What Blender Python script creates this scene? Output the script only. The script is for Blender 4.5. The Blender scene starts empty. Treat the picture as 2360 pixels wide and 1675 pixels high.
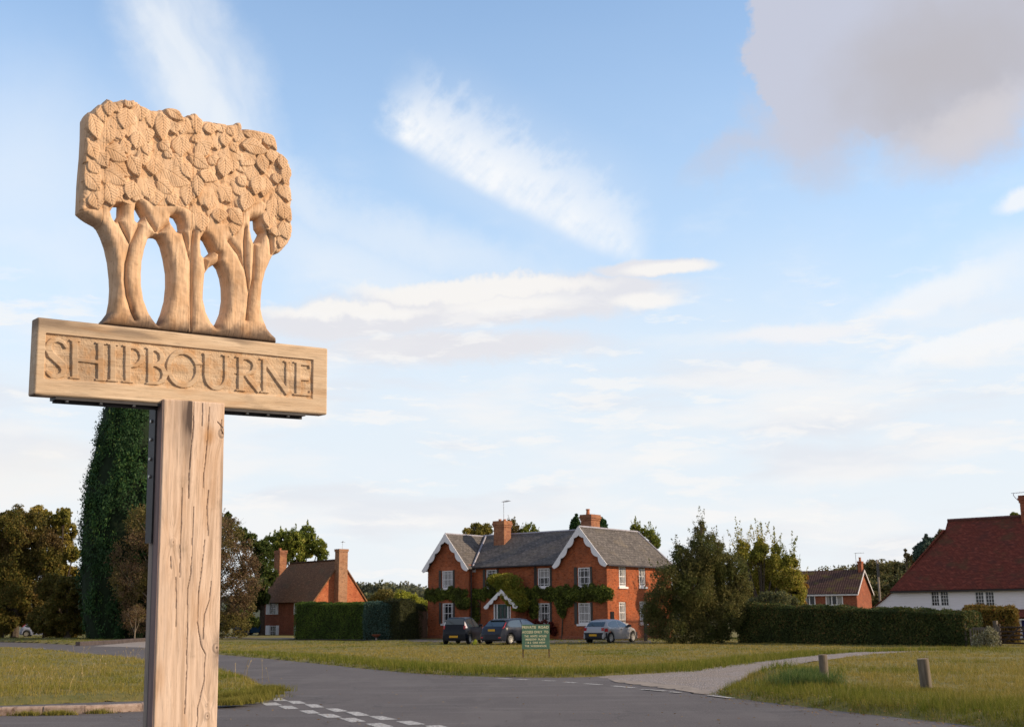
import bpy, math, random
import numpy as np
from mathutils import Vector, Matrix
rng = np.random.default_rng(7)
random.seed(7)
S = bpy.context.scene
COL = S.collection

# ------------------------------------------------------------------ camera
FPX, CX, CY = 2733.0, 1180.0, 837.5          # focal length and centre for a 2360 x 1675 frame
EYE = 1.65
TH = math.atan(582 / FPX)
RL = math.radians(0.5)
cF = np.array([0, math.cos(TH), math.sin(TH)])
_R = np.array([1.0, 0, 0]); _U = np.array([0, -math.sin(TH), math.cos(TH)])
cR = _R * math.cos(RL) - _U * math.sin(RL)
cU = _U * math.cos(RL) + _R * math.sin(RL)
CAM = np.array([0, 0, EYE])
cam = bpy.data.cameras.new('camera'); camo = bpy.data.objects.new('camera', cam); COL.objects.link(camo)
M = Matrix.Identity(4)
for i in range(3):
    M[i][0] = cR[i]; M[i][1] = cU[i]; M[i][2] = -cF[i]; M[i][3] = CAM[i]
camo.matrix_world = M
cam.sensor_width = 22.2
cam.lens = FPX / 2360 * 22.2
cam.clip_end = 5000
cam.dof.use_dof = True
cam.dof.focus_distance = 5.6
cam.dof.aperture_fstop = 9.0
S.camera = camo
S.view_settings.view_transform = 'Standard'
S.view_settings.look = 'None'
S.view_settings.exposure = 0.0
S.view_settings.gamma = 1.0

def ray(px, py):
    v = cF * FPX + cR * (px - CX) + cU * (CY - py)
    return v / np.linalg.norm(v)
def at(px, py, Y):
    v = ray(px, py); return CAM + v * (Y / v[1])
def gnd(px, py, z=0.0):
    v = ray(px, py); return CAM + v * ((z - CAM[2]) / v[2])
def G(*pts):
    return [tuple(gnd(*p)[:2]) for p in pts]
def hit(px, py, o, n):
    v = ray(px, py); o = np.array(o, float); n = np.array(n, float)
    return CAM + v * (((o - CAM) @ n) / (v @ n))
def azel(px, py):
    v = ray(px, py); return math.degrees(math.atan2(v[0], v[1])), math.degrees(math.asin(v[2]))

# ------------------------------------------------------------------ sun and sky
SUN_EL = math.radians(24)
SUN_AZ = math.radians(99)                      # clockwise from +Y (straight ahead); sun stands to the right
sd = np.array([math.sin(SUN_AZ) * math.cos(SUN_EL), math.cos(SUN_AZ) * math.cos(SUN_EL), math.sin(SUN_EL)])
sun = bpy.data.lights.new('sun', 'SUN'); suno = bpy.data.objects.new('sun', sun); COL.objects.link(suno)
sun.energy = 5.0; sun.angle = math.radians(0.6); sun.color = (1.0, 0.79, 0.54)
suno.rotation_euler = Vector(sd).to_track_quat('Z', 'Y').to_euler()

W = bpy.data.worlds.new('World'); S.world = W; W.use_nodes = True
wt = W.node_tree; wt.nodes.clear()
class E_:
    """tiny expression helper around node sockets"""
    def __init__(s, k): s.k = k
    @staticmethod
    def m(op, *a, t=None):
        n = wt.nodes.new('ShaderNodeMath'); n.operation = op
        for i, x in enumerate(a):
            if isinstance(x, E_): wt.links.new(x.k, n.inputs[i])
            else: n.inputs[i].default_value = x
        return E_(n.outputs[0])
    def __add__(s, o): return E_.m('ADD', s, o)
    __radd__ = __add__
    def __sub__(s, o): return E_.m('SUBTRACT', s, o)
    def __rsub__(s, o): return E_.m('SUBTRACT', o, s)
    def __mul__(s, o): return E_.m('MULTIPLY', s, o)
    __rmul__ = __mul__
    def __truediv__(s, o): return E_.m('DIVIDE', s, o)
def sstep(x, a, b):
    n = wt.nodes.new('ShaderNodeMapRange'); n.interpolation_type = 'SMOOTHSTEP'
    wt.links.new(x.k, n.inputs['Value']); n.inputs['From Min'].default_value = a; n.inputs['From Max'].default_value = b
    return E_(n.outputs['Result'])
def noise(x, y, sc=1.0, det=4.0, rough=.55, z=0.0):
    c = wt.nodes.new('ShaderNodeCombineXYZ')
    for i, v in enumerate((x, y)): wt.links.new(v.k, c.inputs[i])
    c.inputs[2].default_value = z
    n = wt.nodes.new('ShaderNodeTexNoise'); n.inputs['Scale'].default_value = sc
    n.inputs['Detail'].default_value = det; n.inputs['Roughness'].default_value = rough
    wt.links.new(c.outputs[0], n.inputs['Vector'])
    return E_(n.outputs['Fac']) - 0.5
def mixc(fac, a, b):
    n = wt.nodes.new('ShaderNodeMix'); n.data_type = 'RGBA'
    for k, v in (('Factor', fac),):
        if isinstance(v, E_): wt.links.new(v.k, n.inputs[0])
        else: n.inputs[0].default_value = v
    for i, v in ((6, a), (7, b)):
        if isinstance(v, tuple): n.inputs[i].default_value = (v[0] * 10, v[1] * 10, v[2] * 10, 1)
        else: wt.links.new(v, n.inputs[i])
    return n.outputs[2]
tc = wt.nodes.new('ShaderNodeTexCoord'); sx = wt.nodes.new('ShaderNodeSeparateXYZ')
wt.links.new(tc.outputs['Generated'], sx.inputs[0])
dx, dy, dz = (E_(sx.outputs[i]) for i in range(3))
AZ = E_.m('ARCTAN2', dx, dy) * 57.29578
EL = E_.m('ARCSINE', dz) * 57.29578
sky = wt.nodes.new('ShaderNodeTexSky'); sky.sky_type = 'NISHITA'; sky.sun_disc = False
sky.sun_elevation = SUN_EL; sky.sun_rotation = SUN_AZ; sky.air_density = 1.0; sky.dust_density = 0.6; sky.ozone_density = 2.0
SKYGAIN = (3.1, 2.95, 2.75)
g = wt.nodes.new('ShaderNodeMix'); g.data_type = 'RGBA'; g.blend_type = 'MULTIPLY'; g.inputs[0].default_value = 1
wt.links.new(sky.outputs[0], g.inputs[6]); g.inputs[7].default_value = (*SKYGAIN, 1)
col = g.outputs[2]
# unseen cloud tone added behind the viewer to set the ambient light
bk = noise(dx * 1.0, dy + dz * .7, 2.2, 5, .55, 40.0)
col = mixc(sstep(dy * -1, -.35, .2) * .9, col, (.42, .43, .50))
col = mixc(sstep(dy * -1, -.2, .3) * sstep(bk, -.05, .2) * .6, col, (.55, .54, .55))
w1 = noise(AZ, EL, .22, 5, .6, 3.1); w2 = noise(AZ, EL, .22, 5, .6, 9.7)
big = noise(AZ * .35, EL, .16, 3, .5, 1.3)
w3 = noise(AZ, EL, .9, 6, .62, 15.0); w4 = noise(AZ, EL, .9, 6, .62, 22.0)
# overall whitening towards the horizon
col = mixc(sstep(EL + big * 5, 31, 9) * .60, col, (.64, .77, .92))
col = mixc(sstep(EL + big * 7, 19, 8) * .85, col, (.815, .875, .935))
col = mixc(sstep(EL, 9, 0) * .7, col, (.87, .90, .925))
def blob(px, py, rx, rz, rot=0, soft=.5, warp=1.0, k=0.5):
    a0, e0 = azel(px, py); c, s_ = math.cos(math.radians(rot)), math.sin(math.radians(rot))
    da = AZ - a0 + w1 * (2.2 * warp) + w3 * (1.3 * warp); de = EL - e0 + w2 * (1.6 * warp) + w4 * (.9 * warp)
    u = (da * c + de * s_) * (1 / rx); v = (de * c - da * s_) * (1 / rz)
    r = E_.m('SQRT', u * u + v * v)
    return sstep(r, 1 + soft * .4, 1 - soft * .6)
def add(*ms):
    r = ms[0]
    for m in ms[1:]: r = E_.m('MAXIMUM', r, m)
    return r
# thin veils and wisps
veil = noise(AZ * .5 + EL * .25, EL - AZ * .12, .42, 5, .6, 5.0)
col = mixc(sstep(veil, -.02, .3) * .35 * sstep(EL, 27, 12), col, (.86, .9, .96))
wl = noise(AZ * .45 + EL * .25 + w1, EL * .16, .5, 4, .55, 2.0)
col = mixc(add(blob(420, 110, 2.6, 6.5, 18, 1.2, 1), blob(520, 260, 2.2, 4, 15, 1.4, 1)) * sstep(wl, -.25, .15) * .85, col, (.88, .92, .965))
col = mixc(add(blob(60, 420, 5, 5, 10, 1.6, 1), blob(820, 620, 8, 1.8, -18, 1.4, 1), blob(700, 470, 5, 1.2, -25, 1.6, 1.4), blob(150, 560, 6, 2.2, -8, 1.6, 1.6), blob(950, 560, 7, 1.2, -14, 1.6, 1.2)) * .55, col, (.85, .9, .96))
# feathery plume running down to the right
a0, e0 = azel(905, 335); a1, e1 = azel(1462, 628); L = math.hypot(a1 - a0, e1 - e0); ux, uy = (a1 - a0) / L, (e1 - e0) / L
al = (AZ - a0) * ux + (EL - e0) * uy
pe = (AZ - a0) * (-uy) + (EL - e0) * ux
st = noise(al * .9 - pe * .35 + w1 * .9, pe * .22 + al * .12, .8, 5, .6, 4.4)
st2 = noise(AZ, EL, .9, 5, .6, 8.8)
ed = noise(AZ, EL, .45, 2, .5, 6.6)
pl = sstep(pe + ed * .5, -.15, .75) * sstep(pe + st * 4.2 + st2 * 3.4 + sstep(al, 6, 13) * .8, 4.5, 1.6) * sstep(al + st2 * 2, -1.8, .8) * sstep(al + pe * .25, 14.8, 12.2)
col = mixc(pl * (.78 + st * 1.7 + st2 * 1.0), col, (.93, .955, .985))
pf = sstep(pe, -1.8, .6) * sstep(pe, 6, 2) * sstep(al, -1, 3) * sstep(al, 14, 10)
col = mixc(pf * .22, col, (.9, .93, .98))
# big mauve-grey cloud upper right
gd = add(blob(2130, 60, 8.4, 4.6, 4, .18, 1.3), blob(1830, 90, 2.4, 4.5, 0, .15, 1.1), blob(1900, 250, 3.6, 2.6, 12, .8, 1.6), blob(2230, 230, 4.2, 3.0, 15, .7, 1.5))
col = mixc(add(gd, blob(1760, 320, 3.6, .9, 25, 1.5, 1.8) * .7, blob(2160, 350, 2.6, 1.4, 0, 1.2, 1.6) * .6, blob(1900, 350, 2.2, 1.8, 0, 1.4, 1.8) * .7) * .93, col, (.585, .60, .70))
gn = noise(AZ, EL, .16, 4, .5, 12.0)
col = mixc(gd * sstep(blob(2180, 130, 7, 3.6, 12, 1.6, 1.0) + gn * 1.2, .1, 1.2) * .85, col, (.505, .485, .515))
col = mixc(blob(2240, 290, 3.2, 1.2, 14, 1.2, 1.4) * .55, col, (.72, .68, .69))
# creamy cumulus bands
col = mixc(add(blob(1180, 690, 8.6, 1.15, 2, .5, .9), blob(1500, 617, 3.0, .42, 0, .4, .45), blob(1380, 665, 3.6, .85, 0, .5, .8), blob(830, 735, 6.5, 1.0, 3, .7, 1.0), blob(1050, 800, 8, .8, 0, .9, 1.0)) * .9, col, (.80, .79, .825))
col = mixc(add(blob(1100, 665, 6.6, .55, 2, .6, 1.1), blob(800, 715, 4.5, .4, 2, .8, 1.0), blob(1490, 690, 1.6, .35, 0, .8, .5), blob(1170, 700, 3.4, .4, 0, 1.0, .6), blob(1540, 618, 2.4, .32, 0, .7, .4)) * .85, col, (.96, .935, .905))
# right hand wisps
col = mixc(blob(2150, 680, 3.4, .75, 14, 1.0, 1.0) * .85, col, (.92, .94, .97))
col = mixc(blob(2290, 640, 4.5, 1.5, 18, 1.6, 1.3) * .5, col, (.86, .91, .96))
col = mixc(blob(2270, 780, 4.8, .62, 12, .6, 1.0) * .9, col, (.93, .945, .965))
col = mixc(blob(2345, 460, 1.1, .5, 15, .8, .6) * .85, col, (.92, .94, .97))
col = mixc(blob(1840, 770, 3.6, .42, 2, .9, .7) * .8, col, (.91, .90, .92))
# faint stacked layers low down
b1 = noise(AZ * .16, EL * .8 + w1 * .6, .6, 4, .5, 20.0); b2 = noise(AZ * .18, EL * .8 + w2 * .8, .65, 4, .5, 31.0)
low = sstep(EL, 15, 10.5)
col = mixc(sstep(b1, -.02, .18) * low * .55, col, (.79, .79, .835))
col = mixc(sstep(b2, -.05, .16) * low * .75, col, (.93, .925, .925))
b3 = noise(AZ * .2 + 7, EL * .9 + w1, 1.1, 5, .6, 44.0)
col = mixc(sstep(b3, .04, .16) * sstep(EL, 17, 13) * .65, col, (.955, .94, .925))
col = mixc(blob(60, 1090, 4, 1.6, 5, 1.2, 1.5) * .5, col, (.93, .90, .86))
bg = wt.nodes.new('ShaderNodeBackground'); bg.inputs['Strength'].default_value = 0.1
wo = wt.nodes.new('ShaderNodeOutputWorld')
wt.links.new(col, bg.inputs['Color']); wt.links.new(bg.outputs[0], wo.inputs['Surface'])
W.cycles.sampling_method = 'MANUAL'; W.cycles.sample_map_resolution = 512
S.cycles.use_denoising = True
S.cycles.max_bounces = 5; S.cycles.diffuse_bounces = 2; S.cycles.glossy_bounces = 2; S.cycles.transmission_bounces = 3; S.cycles.transparent_max_bounces = 4

# ------------------------------------------------------------------ materials
def new_mat(name):
    m = bpy.data.materials.new(name); m.use_nodes = True
    nt = m.node_tree; b = nt.nodes['Principled BSDF']
    b.inputs['Specular IOR Level'].default_value = .3
    return m, nt, b
def nd(nt, t, **kw):
    n = nt.nodes.new(t)
    for k, v in kw.items(): setattr(n, k, v)
    return n
def mapped(nt, scale, coord='Object', rot=(0, 0, 0)):
    c = nd(nt, 'ShaderNodeTexCoord'); mp = nd(nt, 'ShaderNodeMapping')
    mp.inputs['Scale'].default_value = scale; mp.inputs['Rotation'].default_value = rot
    nt.links.new(c.outputs[coord], mp.inputs[0]); return mp.outputs[0]
def tnoise(nt, vec, sc, det=4, rough=.6, dist=0):
    n = nd(nt, 'ShaderNodeTexNoise'); n.inputs['Scale'].default_value = sc; n.inputs['Detail'].default_value = det
    n.inputs['Roughness'].default_value = rough; n.inputs['Distortion'].default_value = dist
    if vec is not None: nt.links.new(vec, n.inputs['Vector'])
    return n.outputs['Fac']
def ramp(nt, fac, stops):
    r = nd(nt, 'ShaderNodeValToRGB'); e = r.color_ramp.elements
    while len(e) < len(stops): e.new(.5)
    for x, (p, c) in zip(e, stops):
        x.position = p; x.color = (*c, 1)
    nt.links.new(fac, r.inputs[0]); return r.outputs[0]
def mix(nt, fac, a, b, mode='MIX'):
    n = nd(nt, 'ShaderNodeMix', data_type='RGBA', blend_type=mode)
    if isinstance(fac, (int, float)): n.inputs[0].default_value = fac
    else: nt.links.new(fac, n.inputs[0])
    for i, v in ((6, a), (7, b)):
        if isinstance(v, tuple): n.inputs[i].default_value = (*v, 1)
        else: nt.links.new(v, n.inputs[i])
    return n.outputs[2]
def mapr(nt, v, a, b, c=0, d=1):
    n = nd(nt, 'ShaderNodeMapRange', interpolation_type='SMOOTHSTEP'); nt.links.new(v, n.inputs[0])
    for i, x in enumerate((a, b, c, d)): n.inputs[i + 1].default_value = x
    return n.outputs[0]
def bump(nt, b, h, strength, dist):
    n = nd(nt, 'ShaderNodeBump'); n.inputs['Strength'].default_value = strength; n.inputs['Distance'].default_value = dist
    nt.links.new(h, n.inputs['Height']); nt.links.new(n.outputs[0], b.inputs['Normal'])
def simple(name, c, rough=.6, var=.12, sc=3, metal=0, spec=.3, bmp=0, coat=0):
    m, nt, b = new_mat(name)
    f = tnoise(nt, mapped(nt, (1, 1, 1)), sc, 5)
    lo = tuple(x * (1 - var) for x in c); hi = tuple(min(1, x * (1 + var)) for x in c)
    nt.links.new(ramp(nt, f, [(.3, lo), (.7, hi)]), b.inputs['Base Color'])
    b.inputs['Roughness'].default_value = rough; b.inputs['Metallic'].default_value = metal
    b.inputs['Specular IOR Level'].default_value = spec; b.inputs['Coat Weight'].default_value = coat
    b.inputs['Coat Roughness'].default_value = .05
    if bmp: bump(nt, b, f, .5, bmp)
    return m
def wood(name, c1, c2, c3, scale, uv=False, attr=False, base_dark=None, endz=None):
    """oak: scale stretches the noise so that the grain runs along the smallest number"""
    m, nt, b = new_mat(name)
    v = mapped(nt, scale, 'UV' if uv else 'Object')
    f1 = tnoise(nt, v, 1.0, 6, .65, .3)
    f2 = tnoise(nt, v, 4.5, 4, .7, .1)
    big_ = tnoise(nt, mapped(nt, (1, 1, 1)), 3.2, 4)
    c = ramp(nt, f1, [(.33, c1), (.5, c2), (.68, c3)])
    c = mix(nt, mapr(nt, f2, .50, .70, 0, .75), c, tuple(x * .52 for x in c2))
    c = mix(nt, mapr(nt, big_, .45, .75, 0, .55), c, (c2[0] * .86, c2[1] * .88, c2[2] * .92))
    c = mix(nt, mapr(nt, tnoise(nt, mapped(nt, (1, 1, 1)), 8.0, 5), .56, .74, 0, .30), c, (.20, .155, .115))
    if attr:
        a = nd(nt, 'ShaderNodeAttribute'); a.attribute_name = 'stain'
        c = mix(nt, a.outputs['Fac'], c, (.085, .062, .055))
        a2 = nd(nt, 'ShaderNodeAttribute'); a2.attribute_name = 'warm'
        c = mix(nt, a2.outputs['Fac'], c, (.40, .20, .075))
    nt.links.new(c, b.inputs['Base Color']); b.inputs['Roughness'].default_value = .78
    b.inputs['Specular IOR Level'].default_value = .2
    bump(nt, b, f2, .35, .004)
    return m
def brick(name, c1, c2, mortar, patch=None, sc=1.0):
    m, nt, b = new_mat(name)
    c = nd(nt, 'ShaderNodeTexCoord'); s = nd(nt, 'ShaderNodeSeparateXYZ'); nt.links.new(c.outputs['Object'], s.inputs[0])
    a = nd(nt, 'ShaderNodeMath', operation='ADD'); nt.links.new(s.outputs[0], a.inputs[0]); nt.links.new(s.outputs[1], a.inputs[1])
    cb = nd(nt, 'ShaderNodeCombineXYZ'); nt.links.new(a.outputs[0], cb.inputs[0]); nt.links.new(s.outputs[2], cb.inputs[1])
    t = nd(nt, 'ShaderNodeTexBrick'); nt.links.new(cb.outputs[0], t.inputs['Vector'])
    t.inputs['Color1'].default_value = (*c1, 1); t.inputs['Color2'].default_value = (*c2, 1); t.inputs['Mortar'].default_value = (*mortar, 1)
    t.inputs['Scale'].default_value = sc; t.inputs['Brick Width'].default_value = .23; t.inputs['Row Height'].default_value = .078
    t.inputs['Mortar Size'].default_value = .008; t.inputs['Mortar Smooth'].default_value = .2; t.inputs['Bias'].default_value = .1
    f = tnoise(nt, c.outputs['Object'], .9, 5)
    o = mix(nt, mapr(nt, f, .42, .68, 0, .75), t.outputs[0], patch or tuple(x * .6 for x in c1))
    f3 = tnoise(nt, mapped(nt, (3.5, 3.5, 9)), 1, 4, .8)
    o = mix(nt, mapr(nt, f3, .48, .66, 0, .8), o, tuple(x * .40 for x in c1))
    o = mix(nt, mapr(nt, tnoise(nt, mapped(nt, (4, 4, 11)), 1.3, 3, .7), .56, .7, 0, .6), o, tuple(min(1, x * 1.5) for x in c2))
    nt.links.new(o, b.inputs['Base Color']); b.inputs['Roughness'].default_value = .9
    bump(nt, b, t.outputs['Fac'], -.4, .01); b.inputs['Specular IOR Level'].default_value = .08
    return m
def tiles(name, c1, c2, c3, w=.25, h=.16, moss=None, mossamt=.5, vstripe=0):
    """roof covering: courses follow height, joints run down the slope"""
    m, nt, b = new_mat(name)
    c = nd(nt, 'ShaderNodeTexCoord'); s = nd(nt, 'ShaderNodeSeparateXYZ'); nt.links.new(c.outputs['UV'], s.inputs[0])
    cb = nd(nt, 'ShaderNodeCombineXYZ'); nt.links.new(s.outputs[0], cb.inputs[0]); nt.links.new(s.outputs[1], cb.inputs[1])
    t = nd(nt, 'ShaderNodeTexBrick'); nt.links.new(cb.outputs[0], t.inputs['Vector'])
    t.inputs['Color1'].default_value = (*c1, 1); t.inputs['Color2'].default_value = (*c2, 1)
    t.inputs['Mortar'].default_value = (*[x * .35 for x in c1], 1); t.inputs['Scale'].default_value = 1
    t.inputs['Brick Width'].default_value = w; t.inputs['Row Height'].default_value = h
    t.inputs['Mortar Size'].default_value = .012; t.inputs['Bias'].default_value = 0
    f = tnoise(nt, mapped(nt, (1, 1, 1), 'UV'), .7, 6, .7)
    o = mix(nt, mapr(nt, f, .45, .7, 0, .8), t.outputs[0], c3)
    f2 = tnoise(nt, mapped(nt, (3.2, 7, 1), 'UV'), 1, 3, .6)
    o = mix(nt, mapr(nt, f2, .5, .75, 0, .6), o, tuple(min(1, x * 1.9) for x in c2))
    if vstripe:
        wv = nd(nt, 'ShaderNodeTexWave', wave_type='BANDS', bands_direction='X'); wv.inputs['Scale'].default_value = vstripe
        wv.inputs['Distortion'].default_value = .3
        nt.links.new(cb.outputs[0], wv.inputs['Vector'])
        o = mix(nt, mapr(nt, wv.outputs['Fac'], .3, .8, .75, 0), o, tuple(x * .3 for x in c1))
    if moss:
        f4 = tnoise(nt, mapped(nt, (.6, .8, 1), 'UV'), .9, 5, .6)
        o = mix(nt, mapr(nt, f4, .5, .66, 0, mossamt), o, moss)
    nt.links.new(o, b.inputs['Base Color']); b.inputs['Roughness'].default_value = .75
    bump(nt, b, t.outputs['Fac'], -.5, .02); b.inputs['Specular IOR Level'].default_value = .06
    return m
def leafmat(name, stops, patch=None, pscale=.35, trans=.25, rough=.6):
    """every leaf takes its own colour from the ramp"""
    m, nt, b = new_mat(name)
    ge = nd(nt, 'ShaderNodeNewGeometry'); up = 1.65
    stops = [(p, tuple(min(.8, x * up) for x in c)) for p, c in stops]; patch = tuple(x * up for x in patch) if patch else None
    r = ramp(nt, ge.outputs['Random Per Island'], stops); b.inputs['Specular IOR Level'].default_value = .12
    if patch:
        f = tnoise(nt, mapped(nt, (1, 1, 1)), pscale, 3, .5)
        r = mix(nt, mapr(nt, f, .46, .62, 0, .8), r, patch)
    nt.links.new(r, b.inputs['Base Color']); b.inputs['Roughness'].default_value = rough
    tr = nd(nt, 'ShaderNodeBsdfTranslucent'); nt.links.new(r, tr.inputs[0])
    ms = nd(nt, 'ShaderNodeMixShader'); ms.inputs[0].default_value = trans
    o = nt.nodes['Material Output']
    nt.links.new(b.outputs[0], ms.inputs[1]); nt.links.new(tr.outputs[0], ms.inputs[2]); nt.links.new(ms.outputs[0], o.inputs[0])
    return m

# ------------------------------------------------------------------ mesh helpers
def link(name, me, mat=None, parent=None):
    o = bpy.data.objects.new(name, me); COL.objects.link(o)
    if mat: me.materials.append(mat)
    if parent: o.parent = parent
    return o
def np_mesh(name, V, Fc, mat=None, parent=None, smooth=False, uv=None, attrs=None, nper=None):
    """V (n,3), Fc (m,k) equal sized faces"""
    me = bpy.data.meshes.new(name)
    V = np.asarray(V, np.float32); Fc = np.asarray(Fc, np.int32); m, k = Fc.shape
    me.vertices.add(len(V)); me.vertices.foreach_set('co', V.ravel())
    me.loops.add(m * k); me.loops.foreach_set('vertex_index', Fc.ravel())
    me.polygons.add(m); me.polygons.foreach_set('loop_start', np.arange(0, m * k, k, dtype=np.int32))
    if smooth: me.polygons.foreach_set('use_smooth', np.ones(m, bool))
    if uv is not None:
        l = me.uv_layers.new(name='UVMap'); l.data.foreach_set('uv', np.asarray(uv, np.float32)[Fc.ravel()].ravel())
    for n_, a in (attrs or {}).items():
        at_ = me.attributes.new(n_, 'FLOAT', 'POINT'); at_.data.foreach_set('value', np.asarray(a, np.float32))
    me.update(calc_edges=True)
    return link(name, me, mat, parent)
def tag(o, label=None, cat=None, group=None, kind=None):
    if label: o['label'] = label
    if cat: o['category'] = cat
    if group: o['group'] = group
    if kind: o['kind'] = kind
    return o
def empty(name, loc, rz=0.0, label=None, cat=None, group=None):
    o = bpy.data.objects.new(name, None); COL.objects.link(o)
    o.location = tuple(float(x) for x in loc); o.rotation_euler = (0, 0, rz); o.empty_display_size = .3
    return tag(o, label, cat, group)
class MB:
    def __init__(s): s.v = []; s.f = []; s.uv = []
    def poly(s, pts, uvs=None):
        b = len(s.v); s.v += [tuple(map(float, p)) for p in pts]; s.f.append(list(range(b, b + len(pts))))
        s.uv += list(uvs) if uvs else [(0, 0)] * len(pts); return s
    def box(s, x0, x1, y0, y1, z0, z1):
        p = [(x0, y0, z0), (x1, y0, z0), (x1, y1, z0), (x0, y1, z0), (x0, y0, z1), (x1, y0, z1), (x1, y1, z1), (x0, y1, z1)]
        b = len(s.v); s.v += [tuple(map(float, q)) for q in p]; s.uv += [(0, 0)] * 8
        for q in ((3, 2, 1, 0), (4, 5, 6, 7), (0, 1, 5, 4), (1, 2, 6, 5), (2, 3, 7, 6), (3, 0, 4, 7)): s.f.append([b + i for i in q])
        return s
    def fbox(s, fr, u0, u1, z0, z1, n0, n1):
        """box on a wall frame fr=(origin, u dir, outward normal)"""
        o, u, n = (np.array(a, float) for a in fr); b = len(s.v)
        for (a, z, d) in ((u0, z0, n0), (u1, z0, n0), (u1, z0, n1), (u0, z0, n1), (u0, z1, n0), (u1, z1, n0), (u1, z1, n1), (u0, z1, n1)):
            s.v.append(tuple(o + u * a + n * d + np.array([0, 0, z]))); s.uv.append((0, 0))
        for q in ((3, 2, 1, 0), (4, 5, 6, 7), (0, 1, 5, 4), (1, 2, 6, 5), (2, 3, 7, 6), (3, 0, 4, 7)): s.f.append([b + i for i in q])
        return s
    def prism(s, pts, vec, uvf=None):
        """closed solid: polygon pts (3d) swept by vec"""
        n = len(pts); b = len(s.v); vec = np.array(vec, float)
        A = [np.array(p, float) for p in pts]; s.v += [tuple(p) for p in A] + [tuple(p + vec) for p in A]; s.uv += [(0, 0)] * (2 * n)
        s.f.append([b + i for i in range(n)][::-1]); s.f.append([b + n + i for i in range(n)])
        for i in range(n): j = (i + 1) % n; s.f.append([b + i, b + j, b + n + j, b + n + i])
        return s
    def tube(s, pts, rad, k=8, cap=True):
        pts = [np.array(p, float) for p in pts]; rad = rad if hasattr(rad, '__len__') else [rad] * len(pts)
        b = len(s.v)
        for i, p in enumerate(pts):
            t = pts[min(i + 1, len(pts) - 1)] - pts[max(i - 1, 0)]; t = t / (np.linalg.norm(t) + 1e-9)
            a = np.cross(t, [0, 0, 1.0]) if abs(t[2]) < .9 else np.cross(t, [1.0, 0, 0]); a /= np.linalg.norm(a); c = np.cross(t, a)
            for j in range(k):
                w = 2 * math.pi * j / k; s.v.append(tuple(p + (a * math.cos(w) + c * math.sin(w)) * rad[i])); s.uv.append((0, 0))
        for i in range(len(pts) - 1):
            for j in range(k):
                s.f.append([b + i * k + j, b + i * k + (j + 1) % k, b + (i + 1) * k + (j + 1) % k, b + (i + 1) * k + j])
        if cap:
            s.f.append([b + j for j in range(k)][::-1]); s.f.append([b + (len(pts) - 1) * k + j for j in range(k)])
        return s
    def lathe(s, prof, c=(0, 0, 0), k=20, axis='z'):
        b = len(s.v)
        for r, h in prof:
            for j in range(k):
                w = 2 * math.pi * j / k; x, y = r * math.cos(w), r * math.sin(w)
                p = (x, y, h) if axis == 'z' else ((x, h, y) if axis == 'y' else (h, x, y))
                s.v.append((p[0] + c[0], p[1] + c[1], p[2] + c[2])); s.uv.append((0, 0))
        for i in range(len(prof) - 1):
            for j in range(k): s.f.append([b + i * k + j, b + i * k + (j + 1) % k, b + (i + 1) * k + (j + 1) % k, b + (i + 1) * k + j])
        return s
    def build(s, name, mat, parent=None, smooth=False, bevel=0, fix=True):
        me = bpy.data.meshes.new(name); me.from_pydata(s.v, [], s.f)
        l = me.uv_layers.new(name='UVMap'); idx = np.empty(len(me.loops), np.int32); me.loops.foreach_get('vertex_index', idx)
        l.data.foreach_set('uv', np.array(s.uv, np.float32)[idx].ravel())
        if smooth: me.polygons.foreach_set('use_smooth', [True] * len(me.polygons))
        if fix:
            import bmesh
            bm = bmesh.new(); bm.from_mesh(me); bmesh.ops.recalc_face_normals(bm, faces=bm.faces)
            if bevel: bmesh.ops.bevel(bm, geom=list(bm.edges), offset=bevel, segments=2, affect='EDGES', profile=.6)
            bm.to_mesh(me); bm.free()
        return link(name, me, mat, parent)
def seg_dist(P, A, B):
    """distance of points P (n,2) to the nearest of segments A-B (m,2)"""
    best = np.full(len(P), 1e9)
    for a, b in zip(A, B):
        ab = b - a; t = np.clip(((P - a) @ ab) / (ab @ ab + 1e-12), 0, 1)
        d = np.hypot(*(P - a - t[:, None] * ab).T); best = np.minimum(best, d)
    return best
def inside(P, poly):
    poly = np.asarray(poly, float); r = np.zeros(len(P), bool); j = len(poly) - 1
    for i in range(len(poly)):
        a, b = poly[i], poly[j]; c = (a[1] > P[:, 1]) != (b[1] > P[:, 1])
        with np.errstate(divide='ignore', invalid='ignore'):
            x = (b[0] - a[0]) * (P[:, 1] - a[1]) / (b[1] - a[1] + 1e-15) + a[0]
        r ^= c & (P[:, 0] < x); j = i
    return r
def sdist(P, poly):
    """signed distance, positive inside"""
    poly = np.asarray(poly, float); d = seg_dist(P, poly, np.roll(poly, -1, 0)); return np.where(inside(P, poly), d, -d)
def pdist(P, line):
    line = np.asarray(line, float); return seg_dist(P, line[:-1], line[1:])
def ss(x, a, b):
    t = np.clip((x - a) / (b - a), 0, 1); return t * t * (3 - 2 * t)
_lat = rng.random((64, 64, 8))
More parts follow.
